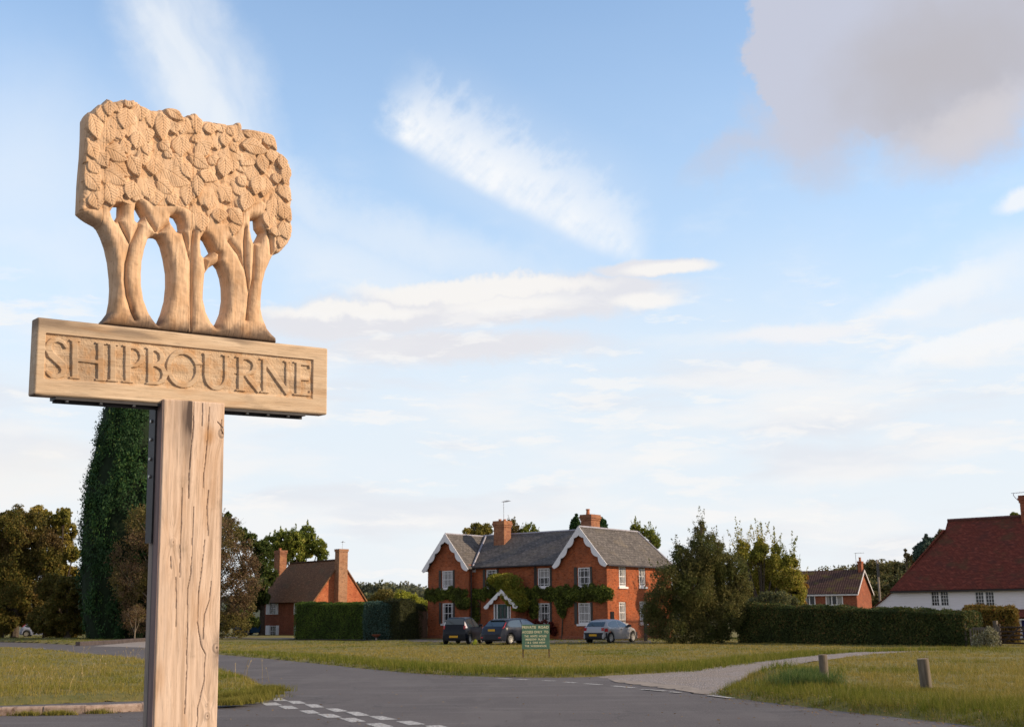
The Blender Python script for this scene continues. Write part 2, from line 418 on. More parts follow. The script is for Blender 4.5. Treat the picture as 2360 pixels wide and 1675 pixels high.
def vnoise(x, y, s=1.0, k=0, octv=3):
    """smooth value noise in -1..1"""
    r = 0; amp = 1; tot = 0
    for o in range(octv):
        xx, yy = x * s * 2 ** o + 17.3 * o, y * s * 2 ** o + 5.1 * o
        i, j = np.floor(xx).astype(int), np.floor(yy).astype(int); fx, fy = xx - i, yy - j
        fx = fx * fx * (3 - 2 * fx); fy = fy * fy * (3 - 2 * fy); t = _lat[:, :, (k + o) % 8]
        g_ = lambda a, b: t[a % 64, b % 64]
        r = r + amp * ((g_(i, j) * (1 - fx) + g_(i + 1, j) * fx) * (1 - fy) + (g_(i, j + 1) * (1 - fx) + g_(i + 1, j + 1) * fx) * fy)
        tot += amp; amp *= .5
    return r / tot * 2 - 1
def sheet(name, poly, z, mat, kind='structure', step=None, zf=None, parent=None):
    """ground sheet: grid clipped and snapped to a polygon (plan view)"""
    poly = np.array(poly, float); x0, y0 = poly.min(0) - .01; x1, y1 = poly.max(0) + .01
    step = step or max(.3, (x1 - x0) / 160)
    xs = np.arange(x0 - step, x1 + step, step); ys = np.arange(y0 - step, y1 + step, step)
    X, Y = np.meshgrid(xs, ys); P = np.c_[X.ravel(), Y.ravel()]; d = sdist(P, poly)
    nx = len(xs); ok = d > -step * .72
    gx = np.gradient(d.reshape(X.shape), step, axis=1).ravel(); gy = np.gradient(d.reshape(X.shape), step, axis=0).ravel()
    sn = d < step * .35; gl = gx * gx + gy * gy + 1e-9
    P[sn, 0] -= (gx * d / gl)[sn]; P[sn, 1] -= (gy * d / gl)[sn]
    d2 = np.where(sn, 0, d)
    zz = z + (zf(P[:, 0], P[:, 1], d2) if zf else 0 * d2)
    i = (np.arange(len(ys) - 1)[:, None] * nx + np.arange(nx - 1)[None]).ravel()
    Fq = np.c_[i, i + 1, i + nx + 1, i + nx]; Fq = Fq[ok[Fq].all(1)]
    used, inv = np.unique(Fq, return_inverse=True)
    o = np_mesh(name, np.c_[P, zz][used], inv.reshape(Fq.shape), mat, parent, smooth=True)
    if kind: o['kind'] = kind
    return o

# ================================================================== GROUND
m_asph, nt, b = new_mat('asphalt')
v = mapped(nt, (1, 1, 1))
f = tnoise(nt, v, .35, 5); f2 = tnoise(nt, v, 30, 3, .85); f3 = tnoise(nt, mapped(nt, (.25, 1.4, 1), rot=(0, 0, .25)), 1.2, 4)
c = ramp(nt, f, [(.3, (.082, .070, .069)), (.7, (.108, .093, .090))])
c = mix(nt, mapr(nt, f3, .5, .7, 0, .5), c, (.15, .138, .138))
c = mix(nt, mapr(nt, f2, .54, .68, 0, .75), c, (.21, .19, .18)); c = mix(nt, mapr(nt, f2, .32, .46, .65, 0), c, (.035, .031, .032))
wv = nd(nt, 'ShaderNodeTexVoronoi', feature='DISTANCE_TO_EDGE'); wv.inputs['Scale'].default_value = .16; dn = nd(nt, 'ShaderNodeVectorMath', operation='MULTIPLY_ADD'); nn_ = nd(nt, 'ShaderNodeTexNoise'); nn_.inputs['Scale'].default_value = .9; nn_.inputs['Detail'].default_value = 5
nt.links.new(nn_.outputs['Color'], dn.inputs[0]); dn.inputs[1].default_value = (3, 3, 0); nt.links.new(v, dn.inputs[2]); nt.links.new(v, nn_.inputs[0]); nt.links.new(dn.outputs[0], wv.inputs[0])
c = mix(nt, mapr(nt, wv.outputs['Distance'], .0, .006, .55, 0), c, (.04, .036, .036))
c = mix(nt, mapr(nt, tnoise(nt, mapped(nt, (.5, .12, 1), rot=(0, 0, -.5)), 1.4, 3), .52, .62, 0, .35), c, (.135, .12, .115))
c = mix(nt, mapr(nt, tnoise(nt, mapped(nt, (1.3, .9, 1)), .8, 6, .75), .60, .70, 0, .35), c, (.175, .155, .135))
nt.links.new(c, b.inputs['Base Color']); b.inputs['Roughness'].default_value = .85; bump(nt, b, f2, .4, .01)
m_earth = simple('earth', (.11, .10, .045), .95, .3, 1.5)
m_turf, nt, b = new_mat('turf')
v = mapped(nt, (1, 1, 1)); f = tnoise(nt, v, .5, 5); f2 = tnoise(nt, v, 6, 4, .7)
c = ramp(nt, f, [(.3, (.11, .11, .026)), (.55, (.19, .15, .042)), (.75, (.23, .17, .05))])
c = mix(nt, mapr(nt, f2, .4, .7, 0, .6), c, (.085, .095, .026))
nt.links.new(c, b.inputs['Base Color']); b.inputs['Roughness'].default_value = .95; bump(nt, b, f2, .6, .05)
m_gravel, nt, b = new_mat('gravel')
v = mapped(nt, (1, 1, 1)); f = tnoise(nt, v, 14, 4, .8); f2 = tnoise(nt, v, .8, 4); vo = nd(nt, 'ShaderNodeTexVoronoi'); vo.inputs['Scale'].default_value = 22; nt.links.new(v, vo.inputs[0])
c = ramp(nt, f, [(.3, (.13, .11, .10)), (.5, (.25, .215, .20)), (.7, (.42, .38, .365))]); c = mix(nt, mapr(nt, f2, .45, .65, 0, .5), c, (.24, .19, .15))
nt.links.new(c, b.inputs['Base Color']); b.inputs['Roughness'].default_value = .95; bump(nt, b, vo.outputs[0], .9, .03)
m_conc = simple('concrete', (.27, .235, .215), .9, .25, 2.5, bmp=.01)
m_dust = simple('road_dust', (.25, .21, .18), .95, .3, 3)
m_paint, nt, b = new_mat('road_paint')
f = tnoise(nt, mapped(nt, (1, 1, 1)), 18, 5, .8); f2 = tnoise(nt, mapped(nt, (1, 1, 1)), 2.2, 3)
c = ramp(nt, f, [(.40, (.14, .13, .13)), (.53, (.46, .45, .44)), (.7, (.62, .61, .60))]); c = mix(nt, mapr(nt, f2, .5, .75, 0, .5), c, (.26, .25, .24))
nt.links.new(c, b.inputs['Base Color']); b.inputs['Roughness'].default_value = .8

FRONT = G((504, 1508), (620, 1518), (720, 1528), (840, 1541), (950, 1551), (1060, 1557), (1150, 1560), (1270, 1561), (1400, 1559), (1500, 1555), (1600, 1551), (1690, 1543), (1763, 1534), (1853, 1521), (1971, 1509.5), (2089, 1506.5), (2300, 1503))
FIELD = FRONT + [(45, 60), (70, 80), (70, 150), (-45, 150), (-25, 100)] + G((455, 1474), (430, 1488), (455, 1500))
ISLAND = G((-60, 1497), (49, 1494.5), (104, 1498.7), (186, 1507.6), (282, 1517), (331, 1522), (420, 1534), (504, 1546), (569, 1560), (606, 1576), (631, 1598), (587, 1611), (502, 1617), (415, 1616), (327, 1615), (223, 1618), (90, 1623), (0, 1626), (-80, 1630))
MOUND = G((1633, 1600), (1696, 1609.5), (1794, 1622), (1880, 1632), (1971, 1643), (2129, 1660), (2247, 1674), (2420, 1692), (2700, 1700)) + [(30, 30), (38, 47)] + G((2300, 1505), (2089, 1508.5), (1971, 1513), (1850, 1525), (1775, 1537), (1740, 1550), (1716, 1563), (1670, 1583))
VERGE = G((-150, 1475), (0, 1479), (80, 1481), (153, 1485), (184, 1486.5), (230, 1482), (331, 1472), (440, 1466)) + [(-25, 110), (-30, 170), (-110, 170), (-95, 85)]
GRASS = dict(field=FIELD, island=ISLAND, mound=MOUND, verge=VERGE)
TLOW = np.array(G((2300, 1505), (2089, 1508.5), (1971, 1513), (1850, 1525), (1775, 1537), (1740, 1550)))
def hz(x, y, d, kind):
    k = {'field': .09, 'island': .15, 'mound': .12, 'verge': .14}[kind]
    h = -.015 + k * ss(d, 0, .55) + .05 * vnoise(x, y, .35, 1) * ss(d, .3, 2.5)
    if kind == 'mound':
        td = seg_dist(np.c_[x, y], TLOW[:-1], TLOW[1:]); h = h * (.35 + .65 * ss(td, .2, 2.5))
        h = h + .20 * np.exp(-(((x - 6.45) / .8) ** 2 + ((y - 29.9) / 1.6) ** 2)) * ss(d, 0, 1.0) + .10 * ss(d, .2, 2.0)
    return h
ground = sheet('ground', [(-600, -60), (600, -60), (600, 1500), (-600, 1500)], -.06, m_earth, step=60)
road = sheet('road', [(-120, -8), (60, -8), (60, 40), (30, 62)] + [(0, 66), (-20, 105), (-40, 118), (-120, 110)], 0, m_asph, step=4)
sheet('field', FIELD, 0, m_turf, step=.6, zf=lambda x, y, d: hz(x, y, d, 'field'))
sheet('grass_island', ISLAND, 0, m_turf, step=.35, zf=lambda x, y, d: hz(x, y, d, 'island'))
sheet('grass_verge', MOUND, 0, m_turf, step=.3, zf=lambda x, y, d: hz(x, y, d, 'mound'))
sheet('roadside_verge', VERGE, 0, m_turf, step=.8, zf=lambda x, y, d: hz(x, y, d, 'verge'))
TRACK = G((1230, 1560), (1400, 1562), (1500, 1558), (1600, 1554), (1690, 1546), (1763, 1537), (1853, 1524), (1971, 1512))[0:0] + \
    G((1340, 1553), (1500, 1548), (1600, 1544), (1690, 1536), (1763, 1528), (1853, 1517), (1971, 1506.5), (2089, 1504.5), (2200, 1504), (2200, 1508), (2089, 1510.5), (1990, 1516), (1870, 1530), (1800, 1545), (1760, 1565), (1715, 1600), (1640, 1606), (1600, 1591), (1500, 1576), (1420, 1568))
sheet('gravel_track', TRACK, .004, m_gravel, step=.3, zf=lambda x, y, d: (.014 + .012 * vnoise(x, y, 1.3, 2)) * ss(d, 0, .5) + .085 * ss(y, 33, 41))
sheet('track_entrance', G((1405, 1567), (1480, 1563), (1560, 1570), (1620, 1580), (1650, 1590), (1640, 1603), (1560, 1590), (1480, 1580), (1420, 1572)), .012, m_dust, step=.3)
sheet('driveway_apron', G((215, 1488.5), (331, 1477), (455, 1470), (450, 1500), (331, 1491.5)), .006, m_conc, step=.5)
sheet('private_lane', G((440, 1466), (700, 1473), (850, 1474), (1000, 1476), (1250, 1477), (1500, 1478), (1502, 1486), (1250, 1484), (1000, 1482.5), (850, 1478), (600, 1474), (440, 1470)), .095, simple('lane_surface', (.10, .088, .085), .95, .3, 2), step=.5)

def strip(mb, a, b_, w, h0, h1):
    """kerb stone between plan points a,b with rounded top edge"""
    a = np.array(a); b_ = np.array(b_); t = (b_ - a) / np.linalg.norm(b_ - a); n = np.array([t[1], -t[0]])
    pr = [(0, h0), (0, h1 - .04), (-.012, h1 - .012), (-.045, h1), (-w, h1), (-w, h0)]
    mb.prism([(*(a + n * q[0]), q[1]) for q in pr], (*(b_ - a), 0))
# kerb of the island, towards the near side road
m_kerb, nt, b = new_mat('kerb_stone')
f = tnoise(nt, mapped(nt, (1, 1, 1)), 5, 6, .75); c = ramp(nt, f, [(.36, (.16, .10, .075)), (.5, (.36, .26, .21)), (.7, (.47, .36, .30))])
nt.links.new(c, b.inputs['Base Color']); b.inputs['Roughness'].default_value = .95; bump(nt, b, f, .6, .02)
kerbline = G((-80, 1653), (0, 1648), (193, 1644), (330, 1638), (480, 1630))
km = MB()
for a, b_ in zip(kerbline[:-1], kerbline[1:]):
    a, b_ = np.array(a), np.array(b_); L = np.linalg.norm(b_ - a); n = max(1, round(L / .92))
    for i in range(n):
        p, q = a + (b_ - a) * (i / n + .012 / 2), a + (b_ - a) * ((i + 1) / n - .012 / 2)
        j = rng.normal(0, .006, 3)
        strip(km, p + j[0], q + j[0], .14, -.05, .15 + j[2] * .8)
kerb = km.build('kerb', m_kerb, bevel=0); kerb['kind'] = 'structure'
km = MB(); kl = G((184, 1487.5), (260, 1483), (331, 1477.5), (455, 1469.5))
m_dk = simple('dark_kerb', (.075, .06, .06), .9, .3, 3)
for a, b_ in zip(kl[:-1], kl[1:]): strip(km, a, b_, .3, -.05, .26)
k2 = km.build('bank_edging', m_dk); k2['kind'] = 'structure'

# road markings (children of the road sheet)
def dash(a, b_, w):
    """dash from plan a to b, width w"""
    a, b_ = np.array(a), np.array(b_); t = (b_ - a) / np.linalg.norm(b_ - a); n = np.array([-t[1], t[0]]) * w / 2
    return [a - n, b_ - n, b_ + n, a + n]
pm = MB()
Z7 = lambda X, Y: (480 + X / 2.243, 1460 + Y / 2.243)
row1 = [((320, 333), (345, 347), (413, 347), (380, 333)), ((405, 347), (440, 362), (508, 360), (470, 347)), ((495, 364), (535, 382), (600, 380), (560, 364)),
        ((605, 386), (655, 404), (725, 400), (670, 386)), ((705, 403), (765, 425), (838, 423), (775, 403)), ((828, 426), (890, 446), (977, 443), (900, 425)),
        ((970, 452), (1035, 472), (1125, 468), (1050, 450)), ((1118, 476), (1180, 495), (1270, 492), (1200, 472)), ((1275, 501), (1345, 523), (1435, 519), (1365, 498)),
        ((220, 345), (240, 358), (293, 355), (275, 341)), ((270, 357), (300, 371), (383, 369), (350, 355)), ((360, 373), (400, 390), (467, 387), (430, 372)),
        ((470, 397), (515, 413), (578, 411), (540, 395)), ((562, 415), (615, 434), (693, 432), (640, 414)), ((677, 437), (740, 458), (815, 453), (755, 434)),
        ((812, 465), (875, 485), (960, 480), (890, 461)), ((962, 494), (1030, 516), (1120, 512), (1045, 490))]
for q in row1:
    pm.poly([(*gnd(*Z7(*p))[:2], .005) for p in q][::-1])
Z8 = lambda X, Y: (1460 + X / 2.542, 1440 + Y / 2.542)
for a, b_ in [((1490, 229), (1565, 233)), ((1592, 234), (1655, 237)), ((1728, 241), (1795, 244)), ((1840, 249), (1905, 253)), ((1948, 257), (2032, 263)), ((2092, 269), (2205, 279)), ((2240, 287), (2300, 292))]:
    pm.poly([(*p, .005) for p in dash(gnd(*Z7(*a))[:2], gnd(*Z7(*b_))[:2], .16)])
for a, b_ in [((60, 378), (185, 389)), ((215, 393), (275, 399)), ((445, 415), (580, 431))]:
    pm.poly([(*p, .017) for p in dash(gnd(*Z8(*a))[:2], gnd(*Z8(*b_))[:2], .14)])
for q in [((60, 1494), (105, 1493.5)), ((10, 1494.5), (28, 1495))]:
    pm.poly([(*p, .005) for p in dash(gnd(*q[0])[:2], gnd(*q[1])[:2], .5)])
pmo = pm.build('road_markings', m_paint, fix=False); pmo.parent = road

# ------------------------------------------------------------------ grass
def blades(P, h, w, nb, spread, lean=.35, tilt=None):
    """P (n,3) tuft roots -> triangles"""
    n = len(P); B = n * nb
    base = np.repeat(P, nb, 0); hh = np.repeat(h, nb) * rng.uniform(.45, 1.1, B); ww = np.repeat(w, nb) * rng.uniform(.7, 1.3, B)
    base[:, :2] += rng.normal(0, 1, (B, 2)) * np.repeat(spread, nb)[:, None]
    a = rng.uniform(0, 2 * np.pi, B); b = rng.uniform(0, 2 * np.pi, B); l = np.abs(rng.normal(0, lean, B)) * hh
    side = np.c_[np.cos(a), np.sin(a), 0 * a] * (ww / 2)[:, None]
    tip = base + np.c_[np.cos(b) * l, np.sin(b) * l, hh]
    return np.concatenate([base - side, base + side, tip], 1).reshape(-1, 3), np.arange(B * 3).reshape(-1, 3)
def sample_ground(n, ymin, ymax, azmax=27):
    az = np.radians(rng.uniform(-azmax, azmax, n)); y = 1 / rng.uniform(1 / ymax, 1 / ymin, n)
    return np.c_[np.tan(az) * y, y]
m_grass, nt, b = new_mat('grass_blades')
ge = nd(nt, 'ShaderNodeNewGeometry'); at_ = nd(nt, 'ShaderNodeAttribute'); at_.attribute_name = 'green'
straw = ramp(nt, ge.outputs['Random Per Island'], [(0, (.225, .185, .040)), (.35, (.34, .25, .068)), (.6, (.22, .20, .045)), (.8, (.42, .31, .11)), (1, (.16, .165, .030))])
lush = ramp(nt, ge.outputs['Random Per Island'], [(0, (.055, .090, .010)), (.4, (.10, .140, .016)), (.7, (.15, .17, .022)), (1, (.25, .22, .05))])
c = mix(nt, at_.outputs['Fac'], straw, lush); nt.links.new(c, b.inputs['Base Color']); b.inputs['Roughness'].default_value = .8; b.inputs['Specular IOR Level'].default_value = .05
tr = nd(nt, 'ShaderNodeBsdfTranslucent'); nt.links.new(c, tr.inputs[0]); ms = nd(nt, 'ShaderNodeMixShader'); ms.inputs[0].default_value = .3
nt.links.new(b.outputs[0], ms.inputs[1]); nt.links.new(tr.outputs[0], ms.inputs[2]); nt.links.new(ms.outputs[0], nt.nodes['Material Output'].inputs[0])
def grass(name, kind, n, ymin, ymax, hmin, hmax, label=None):
    P = sample_ground(n, ymin, ymax); poly = GRASS[kind]; d = sdist(P, poly)
    k = d > .02
    k &= rng.random(len(P)) < .55 + .45 * ss(vnoise(P[:, 0], P[:, 1], 1.1, 3), -.6, .2)
    P = P[k]; d = d[k]; x, y = P.T
    nz = vnoise(x, y, .22, 0); nz2 = vnoise(x, y, .8, 2)
    if kind == 'field':
        fd = pdist(P, FRONT); g_ = (1 - ss(fd + nz2 * 1.6, 1.6, 4.6)) * (.78 + .2 * nz2); g_ = np.maximum(g_, .75 * ss(nz, .15, .5)); tall = (1 - ss(fd, 1.0, 3.2)) * 1.0
        g_ = np.maximum(g_, .8 * ss(y, 70, 78)); tall = tall * (.5 + .5 * ss(x, -12, -2))
    elif kind == 'mound':
        rd = pdist(P, MOUND[:9]); g_ = (1 - ss(rd + nz2 * 1.3, 1.2, 3.6)) * (.74 + .25 * vnoise(x, y, 1.7, 6)); tall = np.exp(-(((x - 6.5) / .8) ** 2 + ((y - 29.8) / 1.3) ** 2)) * 1.0
        g_ = np.maximum(g_, ss(tall, .3, .8)); g_ = np.clip(g_, 0, 1); g_ = np.maximum(g_, .6 * ss(nz, .1, .4)); bo = np.minimum(np.hypot((x - 7.35) / .6, (y - 28.3) / 1.5), np.hypot((x - 8.67) / .6, (y - 25.0) / 1.6)); tall = tall + .0 * np.exp(-(((x - 9.2) / 1.2) ** 2 + ((y - 25.6) / 1.2) ** 2)) + .55 * (1 - ss(rd, .8, 2.6))
    elif kind == 'island': g_ = np.clip(.15 + .7 * ss(nz2, -.1, .5) * ss(x, -14, -6) + .25 * ss(nz, 0, .4), 0, 1); tall = .35 * ss(nz2, 0, .6)
    else: g_ = .85 + 0 * x; tall = 0 * x
    h = (hmin + (hmax - hmin) * rng.random(len(P)) ** 1.5) * (1 + .35 * nz2) + .19 * tall * rng.uniform(.5, 1.2, len(P))
    h *= .35 + .65 * ss(d, 0, .35)
    if kind == 'mound': h *= .45 + .55 * ss(bo, .5, 1.3); h *= .3 + .7 * ss(seg_dist(P, TLOW[:-1], TLOW[1:]), .5, 3.0); g_ = g_ * 1.0
    z = hz(x, y, d, kind) - .01
    w = np.maximum(.008, y * .00042); sp = .035 + y * .0006
    V, F_ = blades(np.c_[P, z], h, w, 6, sp, .45)
    gi = np.clip(g_ + rng.normal(0, .12, len(P)), 0, 1)
    o = np_mesh(name, V, F_, m_grass, attrs={'green': np.repeat(gi, 18)})
    tag(o, label, 'grass', None, 'stuff'); return o
grass('meadow_grass', 'field', 60000, 33, 85, .05, .12, 'dry olive grass across the green in front of the brick house')
grass('island_grass', 'island', 60000, 22, 75, .05, .15, 'long straw coloured grass on the kerbed island by the sign post')
grass('mound_grass', 'mound', 95000, 15.5, 60, .06, .16, 'rough grass with dark green tufts around the two wooden bollards')
grass('verge_grass', 'verge', 14000, 80, 125, .05, .12, 'green verge grass below the oaks across the road')
# seed stalks on the island and clumps along the kerb
def stalks(name, pts, hmin, hmax, n, mat, label, sp=.3):
    V = []; 
    mb = MB()
    for (px, py) in pts:
        c0 = gnd(px, py, .12)
        for i in range(n):
            p = c0 + np.array([rng.normal(0, sp), rng.normal(0, sp), 0]); h = rng.uniform(hmin, hmax); l = rng.normal(0, .25, 2) * h
            q = p + np.array([l[0] * .4, l[1] * .4, h * .6]); r = p + np.array([l[0], l[1], h])
            mb.tube([p, q, r], [.004, .004, .003], 3, False); mb.tube([r, r + (r - q) * .25], [.011, .002], 4, False)
    o = mb.build(name, mat, fix=False); tag(o, label, 'grass', None, 'stuff')
m_stalk = simple('dry_stalk', (.40, .30, .15), .8, .2, 4)
stalks('seed_stalks', [(300, 1530), (285, 1525), (55, 1590), (180, 1520), (560, 1572), (30, 1560), (230, 1560), (120, 1600)], .25, .55, 7, m_stalk, 'thin dry grass stalks standing above the island grass')
m_dkg = None
def tuft_patch(pts, n, h, g_, sp, name, label, z=0.0, mat=None):
    P = []
    for px, py in pts:
        c0 = gnd(px, py, z); P.append(np.c_[rng.normal(c0[0], sp, n), rng.normal(c0[1], sp * .35, n), np.full(n, z)])
    P = np.concatenate(P); V, F_ = blades(P, np.full(len(P), h), np.full(len(P), .012), 6, np.full(len(P), .03), .6)
    o = np_mesh(name, V, F_, mat or m_grass, attrs={'green': np.full(len(V), g_)}); tag(o, label, 'grass', None, 'stuff')
tuft_patch([(60, 1648), (122, 1647), (146, 1646.5), (226, 1643)], 70, .10, .45, .12, 'kerb_weeds', 'weeds growing out of the island kerb', 0.0)
m_dkg = leafmat('dark_grass', [(0, (.025, .045, .014)), (.5, (.05, .085, .022)), (.85, (.09, .12, .03)), (1, (.16, .16, .06))])
tuft_patch([(1875, 1570), (1860, 1566), (1845, 1570), (1830, 1576), (1880, 1582), (1852, 1580)], 150, .33, .95, .26, 'dark_tuft', 'long dark green grass tuft just left of the slim bollard', .18, m_dkg)
tuft_patch([(1890, 1582), (1902, 1582), (1914, 1580), (1922, 1581)], 70, .13, .95, .15, 'bollard_weeds', 'green grass growing round the foot of the slim bollard', .12)
tuft_patch([(2122, 1598), (2135, 1599), (2150, 1598), (2160, 1600)], 80, .13, .8, .16, 'bollard_tuft', 'green grass growing round the foot of the thicker bollard', .12)
tuft_patch([(510, 1624), (530, 1622), (550, 1620), (570, 1616), (590, 1612)], 160, .13, .45, .16, 'post_weeds', 'weeds over the kerb end beside the sign post', .05)
tuft_patch([(600, 1600), (585, 1606), (560, 1608), (540, 1610), (615, 1592)], 260, .17, .55, .22, 'corner_tufts', 'grass tufts at the pointed corner of the island', .05)

# ================================================================== VILLAGE SIGN
sO = np.array([-1.4951153494545908, 5.444477590882438, 2.7937154106798765])
sD = np.array([0.7805789257389618, 0.623961578866704, 0.036993091116835304])
sU = np.array([-0.005066199532308562, -0.05286594203651128, 0.9985887671083082])
sN = np.array([0.6250366983741893, -0.7796647614653123, -0.038104926384005186])
ZB = sO[2] / sU[2]; base = sO - sU * ZB
sign = bpy.data.objects.new('village_sign', None); COL.objects.link(sign)
Mx = Matrix.Identity(4)
for i in range(3): Mx[i][0] = sD[i]; Mx[i][1] = -sN[i]; Mx[i][2] = sU[i]; Mx[i][3] = base[i]
sign.matrix_world = Mx
tag(sign, 'tall carved oak village sign with leafy trees above a lettered board', 'village sign')
def sl(px, py, y=0.0):
    """photo point -> (x, z) on the sign's front plane pushed back by y; z measured from the board centre"""
    q = hit(px, py, sO - sN * y, sN) - sO + sN * y
    return float(q @ sD), float(q @ sU)
Z1 = lambda X, Y: sl(160 + X / 2.707, 200 + Y / 2.707)
Z2 = lambda X, Y: sl(50 + X / 3.092, 700 + Y / 3.092)
Z3 = lambda X, Y: sl(X / 2.095, 900 + Y / 2.095, -.02)
OAK1, OAK2, OAK3 = (.56, .35, .185), (.66, .43, .245), (.74, .51, .31)
m_carv = wood('carved_oak', (.60, .385, .235), (.66, .445, .285), (.72, .51, .345), (26, 26, 2.2), attr=True)
m_board = wood('board_oak', (.49, .35, .23), (.56, .415, .285), (.63, .49, .355), (1.6, 26, 30), attr=True)
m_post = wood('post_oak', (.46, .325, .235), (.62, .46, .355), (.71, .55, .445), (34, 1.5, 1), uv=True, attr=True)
m_side = wood('shaded_side', (.17, .125, .12), (.23, .165, .155), (.28, .21, .19), (30, 30, 1.4))  # same oak with the shade of the left side put into its colour
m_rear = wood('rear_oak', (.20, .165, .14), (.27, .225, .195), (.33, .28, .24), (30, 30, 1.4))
m_steel = simple('dark_steel', (.035, .033, .036), .5, .25, 12, metal=.4)
m_bolt = simple('bolt_zinc', (.35, .34, .32), .35, .1, 10, metal=.9)

def relief(name, x0, x1, z0, z1, res, sdf, hfun, back, mat, attrs=None, uvf=None, zoff=0.0, parent=None):
    xs = np.arange(x0 - res, x1 + res * 1.5, res); zs = np.arange(z0 - res, z1 + res * 1.5, res)
    X, Z = np.meshgrid(xs, zs); P = np.c_[X.ravel(), Z.ravel()]; d = sdf(P); nx = len(xs)
    gx = np.gradient(d.reshape(X.shape), res, axis=1).ravel(); gz = np.gradient(d.reshape(X.shape), res, axis=0).ravel()
    ok = d > -res * .75; sn = d < res * .4; gl = gx * gx + gz * gz + 1e-6
    mv = np.clip(d / gl, -res, res); P[sn, 0] -= (gx * mv)[sn]; P[sn, 1] -= (gz * mv)[sn]; dd = np.where(sn, 0, d)
    h = hfun(P[:, 0], P[:, 1], dd)
    i = (np.arange(len(zs) - 1)[:, None] * nx + np.arange(nx - 1)[None]).ravel()
    Fq = np.c_[i, i + 1, i + nx + 1, i + nx]; Fq = Fq[ok[Fq].all(1)]
    used, inv = np.unique(Fq, return_inverse=True); Fq = inv.reshape(-1, 4); P = P[used]; h = h[used]; n = len(P)
    V = np.c_[P[:, 0], -h, P[:, 1] + zoff]
    e = np.concatenate([Fq[:, [0, 1]], Fq[:, [1, 2]], Fq[:, [2, 3]], Fq[:, [3, 0]]])
    key = np.sort(e, 1); k = key[:, 0].astype(np.int64) * n + key[:, 1]; _, idx, cnt = np.unique(k, return_index=True, return_counts=True)
    be = e[idx[cnt == 1]]
    A = V[be[:, 0]]; B_ = V[be[:, 1]]; A2 = A.copy(); B2 = B_.copy(); A2[:, 1] = back; B2[:, 1] = back
    SV = np.stack([A, A2, B2, B_], 1).reshape(-1, 3); SF = np.arange(len(SV)).reshape(-1, 4) + n
    BV = V.copy(); BV[:, 1] = back; BF = Fq[:, ::-1] + n + len(SV)
    ti = np.concatenate([np.arange(n), np.stack([be[:, 0], be[:, 0], be[:, 1], be[:, 1]], 1).ravel(), np.arange(n)])
    AT = {kk: np.concatenate([f_(P[:, 0], P[:, 1])])[ti] for kk, f_ in (attrs or {}).items()}
    uv = np.stack(uvf(P[:, 0], P[:, 1]), 1)[ti] if uvf else None
    return np_mesh(name, np.concatenate([V, SV, BV]), np.concatenate([Fq, SF, BF]), mat, parent, smooth=False, attrs=AT, uv=uv)

# ---- carved trees
OUT = [(75,775),(78,700),(82,600),(88,520),(97,420),(103,300),(105,190),(118,165),(130,148),(148,142),(165,130),(190,105),(208,104),(225,90),(248,65),(268,76),(285,85),(305,84),(320,78),(345,68),(365,82),(385,84),(410,80),(440,85),(450,112),(472,120),(490,128),(515,142),(540,138),(560,142),(575,134),(595,135),(620,128),(650,130),(675,138),(690,145),(712,168),(730,180),(745,172),(760,172),(775,162),(790,160),(805,170),(815,185),(850,208),(875,206),(900,212),(925,222),(950,225),(990,232),(1035,230),(1048,220),(1070,218),(1082,238),(1085,258),(1120,260),(1150,265),(1190,274),(1220,278),(1250,284),(1270,300),(1290,325),(1295,345),(1300,395),(1325,412),(1350,435),(1370,462),(1388,480),(1392,570),(1389,640),(1392,695),(1400,705),(1398,740),(1391,760),(1393,800),(1392,930),(1370,975),(1345,1008),(1320,1030),(1290,1042),(1270,1080),(1240,1150),(1222,1220),(1214,1300),(1214,1380),(1226,1440),(1250,1500),(1280,1540),(1300,1562),(1300,1592),(1110,1571),(900,1549),(650,1522),(430,1499),(205,1475),(240,1440),(270,1400),(284,1330),(289,1250),(286,1180),(275,1080),(255,990),(230,920),(205,870),(185,850),(130,820),(95,795)]
HOLES = [[(298,727),(335,727),(333,790),(318,815),(303,835),(284,808),(272,770),(284,750)],
 [(430,725),(450,745),(482,800),(470,820),(440,838),(425,825),(422,780)],
 [(645,800),(665,790),(690,800),(712,840),(718,875),(705,903),(685,895),(655,855),(643,830)],
 [(540,922),(565,924),(582,934),(605,980),(625,1060),(640,1150),(641,1230),(632,1320),(610,1400),(585,1460),(565,1485),(545,1460),(510,1400),(480,1320),(466,1240),(466,1150),(470,1080),(485,1010),(505,945),(520,930)],
 [(850,920),(875,945),(898,990),(913,1020),(880,1048),(855,1058),(840,1040),(835,990),(838,935)],
 [(938,1092),(960,1120),(980,1180),(990,1240),(992,1320),(980,1400),(955,1460),(928,1498),(900,1460),(870,1400),(852,1320),(855,1240),(862,1160),(890,1120)],
 [(1145,818),(1190,815),(1195,870),(1218,905),(1190,960),(1165,970),(1155,940),(1145,880)]]
OUTp = np.array([Z1(*p) for p in OUT]); HOLp = [np.array([Z1(*p) for p in h]) for h in HOLES]
CR = [[(415,1450),(395,1400),(365,1300),(353,1200),(357,1100),(385,980),(345,900),(318,840)],[(385,980),(440,870),(440,840)],[(765,1530),(766,1300),(766,1100),(742,1000),(715,905)],
      [(1112,1450),(1130,1290),(1100,1100),(1098,960),(1106,880)],[(1130,1290),(1152,1200),(1160,1060),(1165,975)],[(545,900),(500,830),(470,770),(430,740)],[(560,905),(620,850),(650,830)],
      [(850,1058),(862,1150)],[(938,1090),(945,1040),(910,1020)],[(1000,960),(1060,1040),(1100,1130)],[(780,900),(770,1000),(768,1090)],[(1240,880),(1262,960),(1270,1040)]]
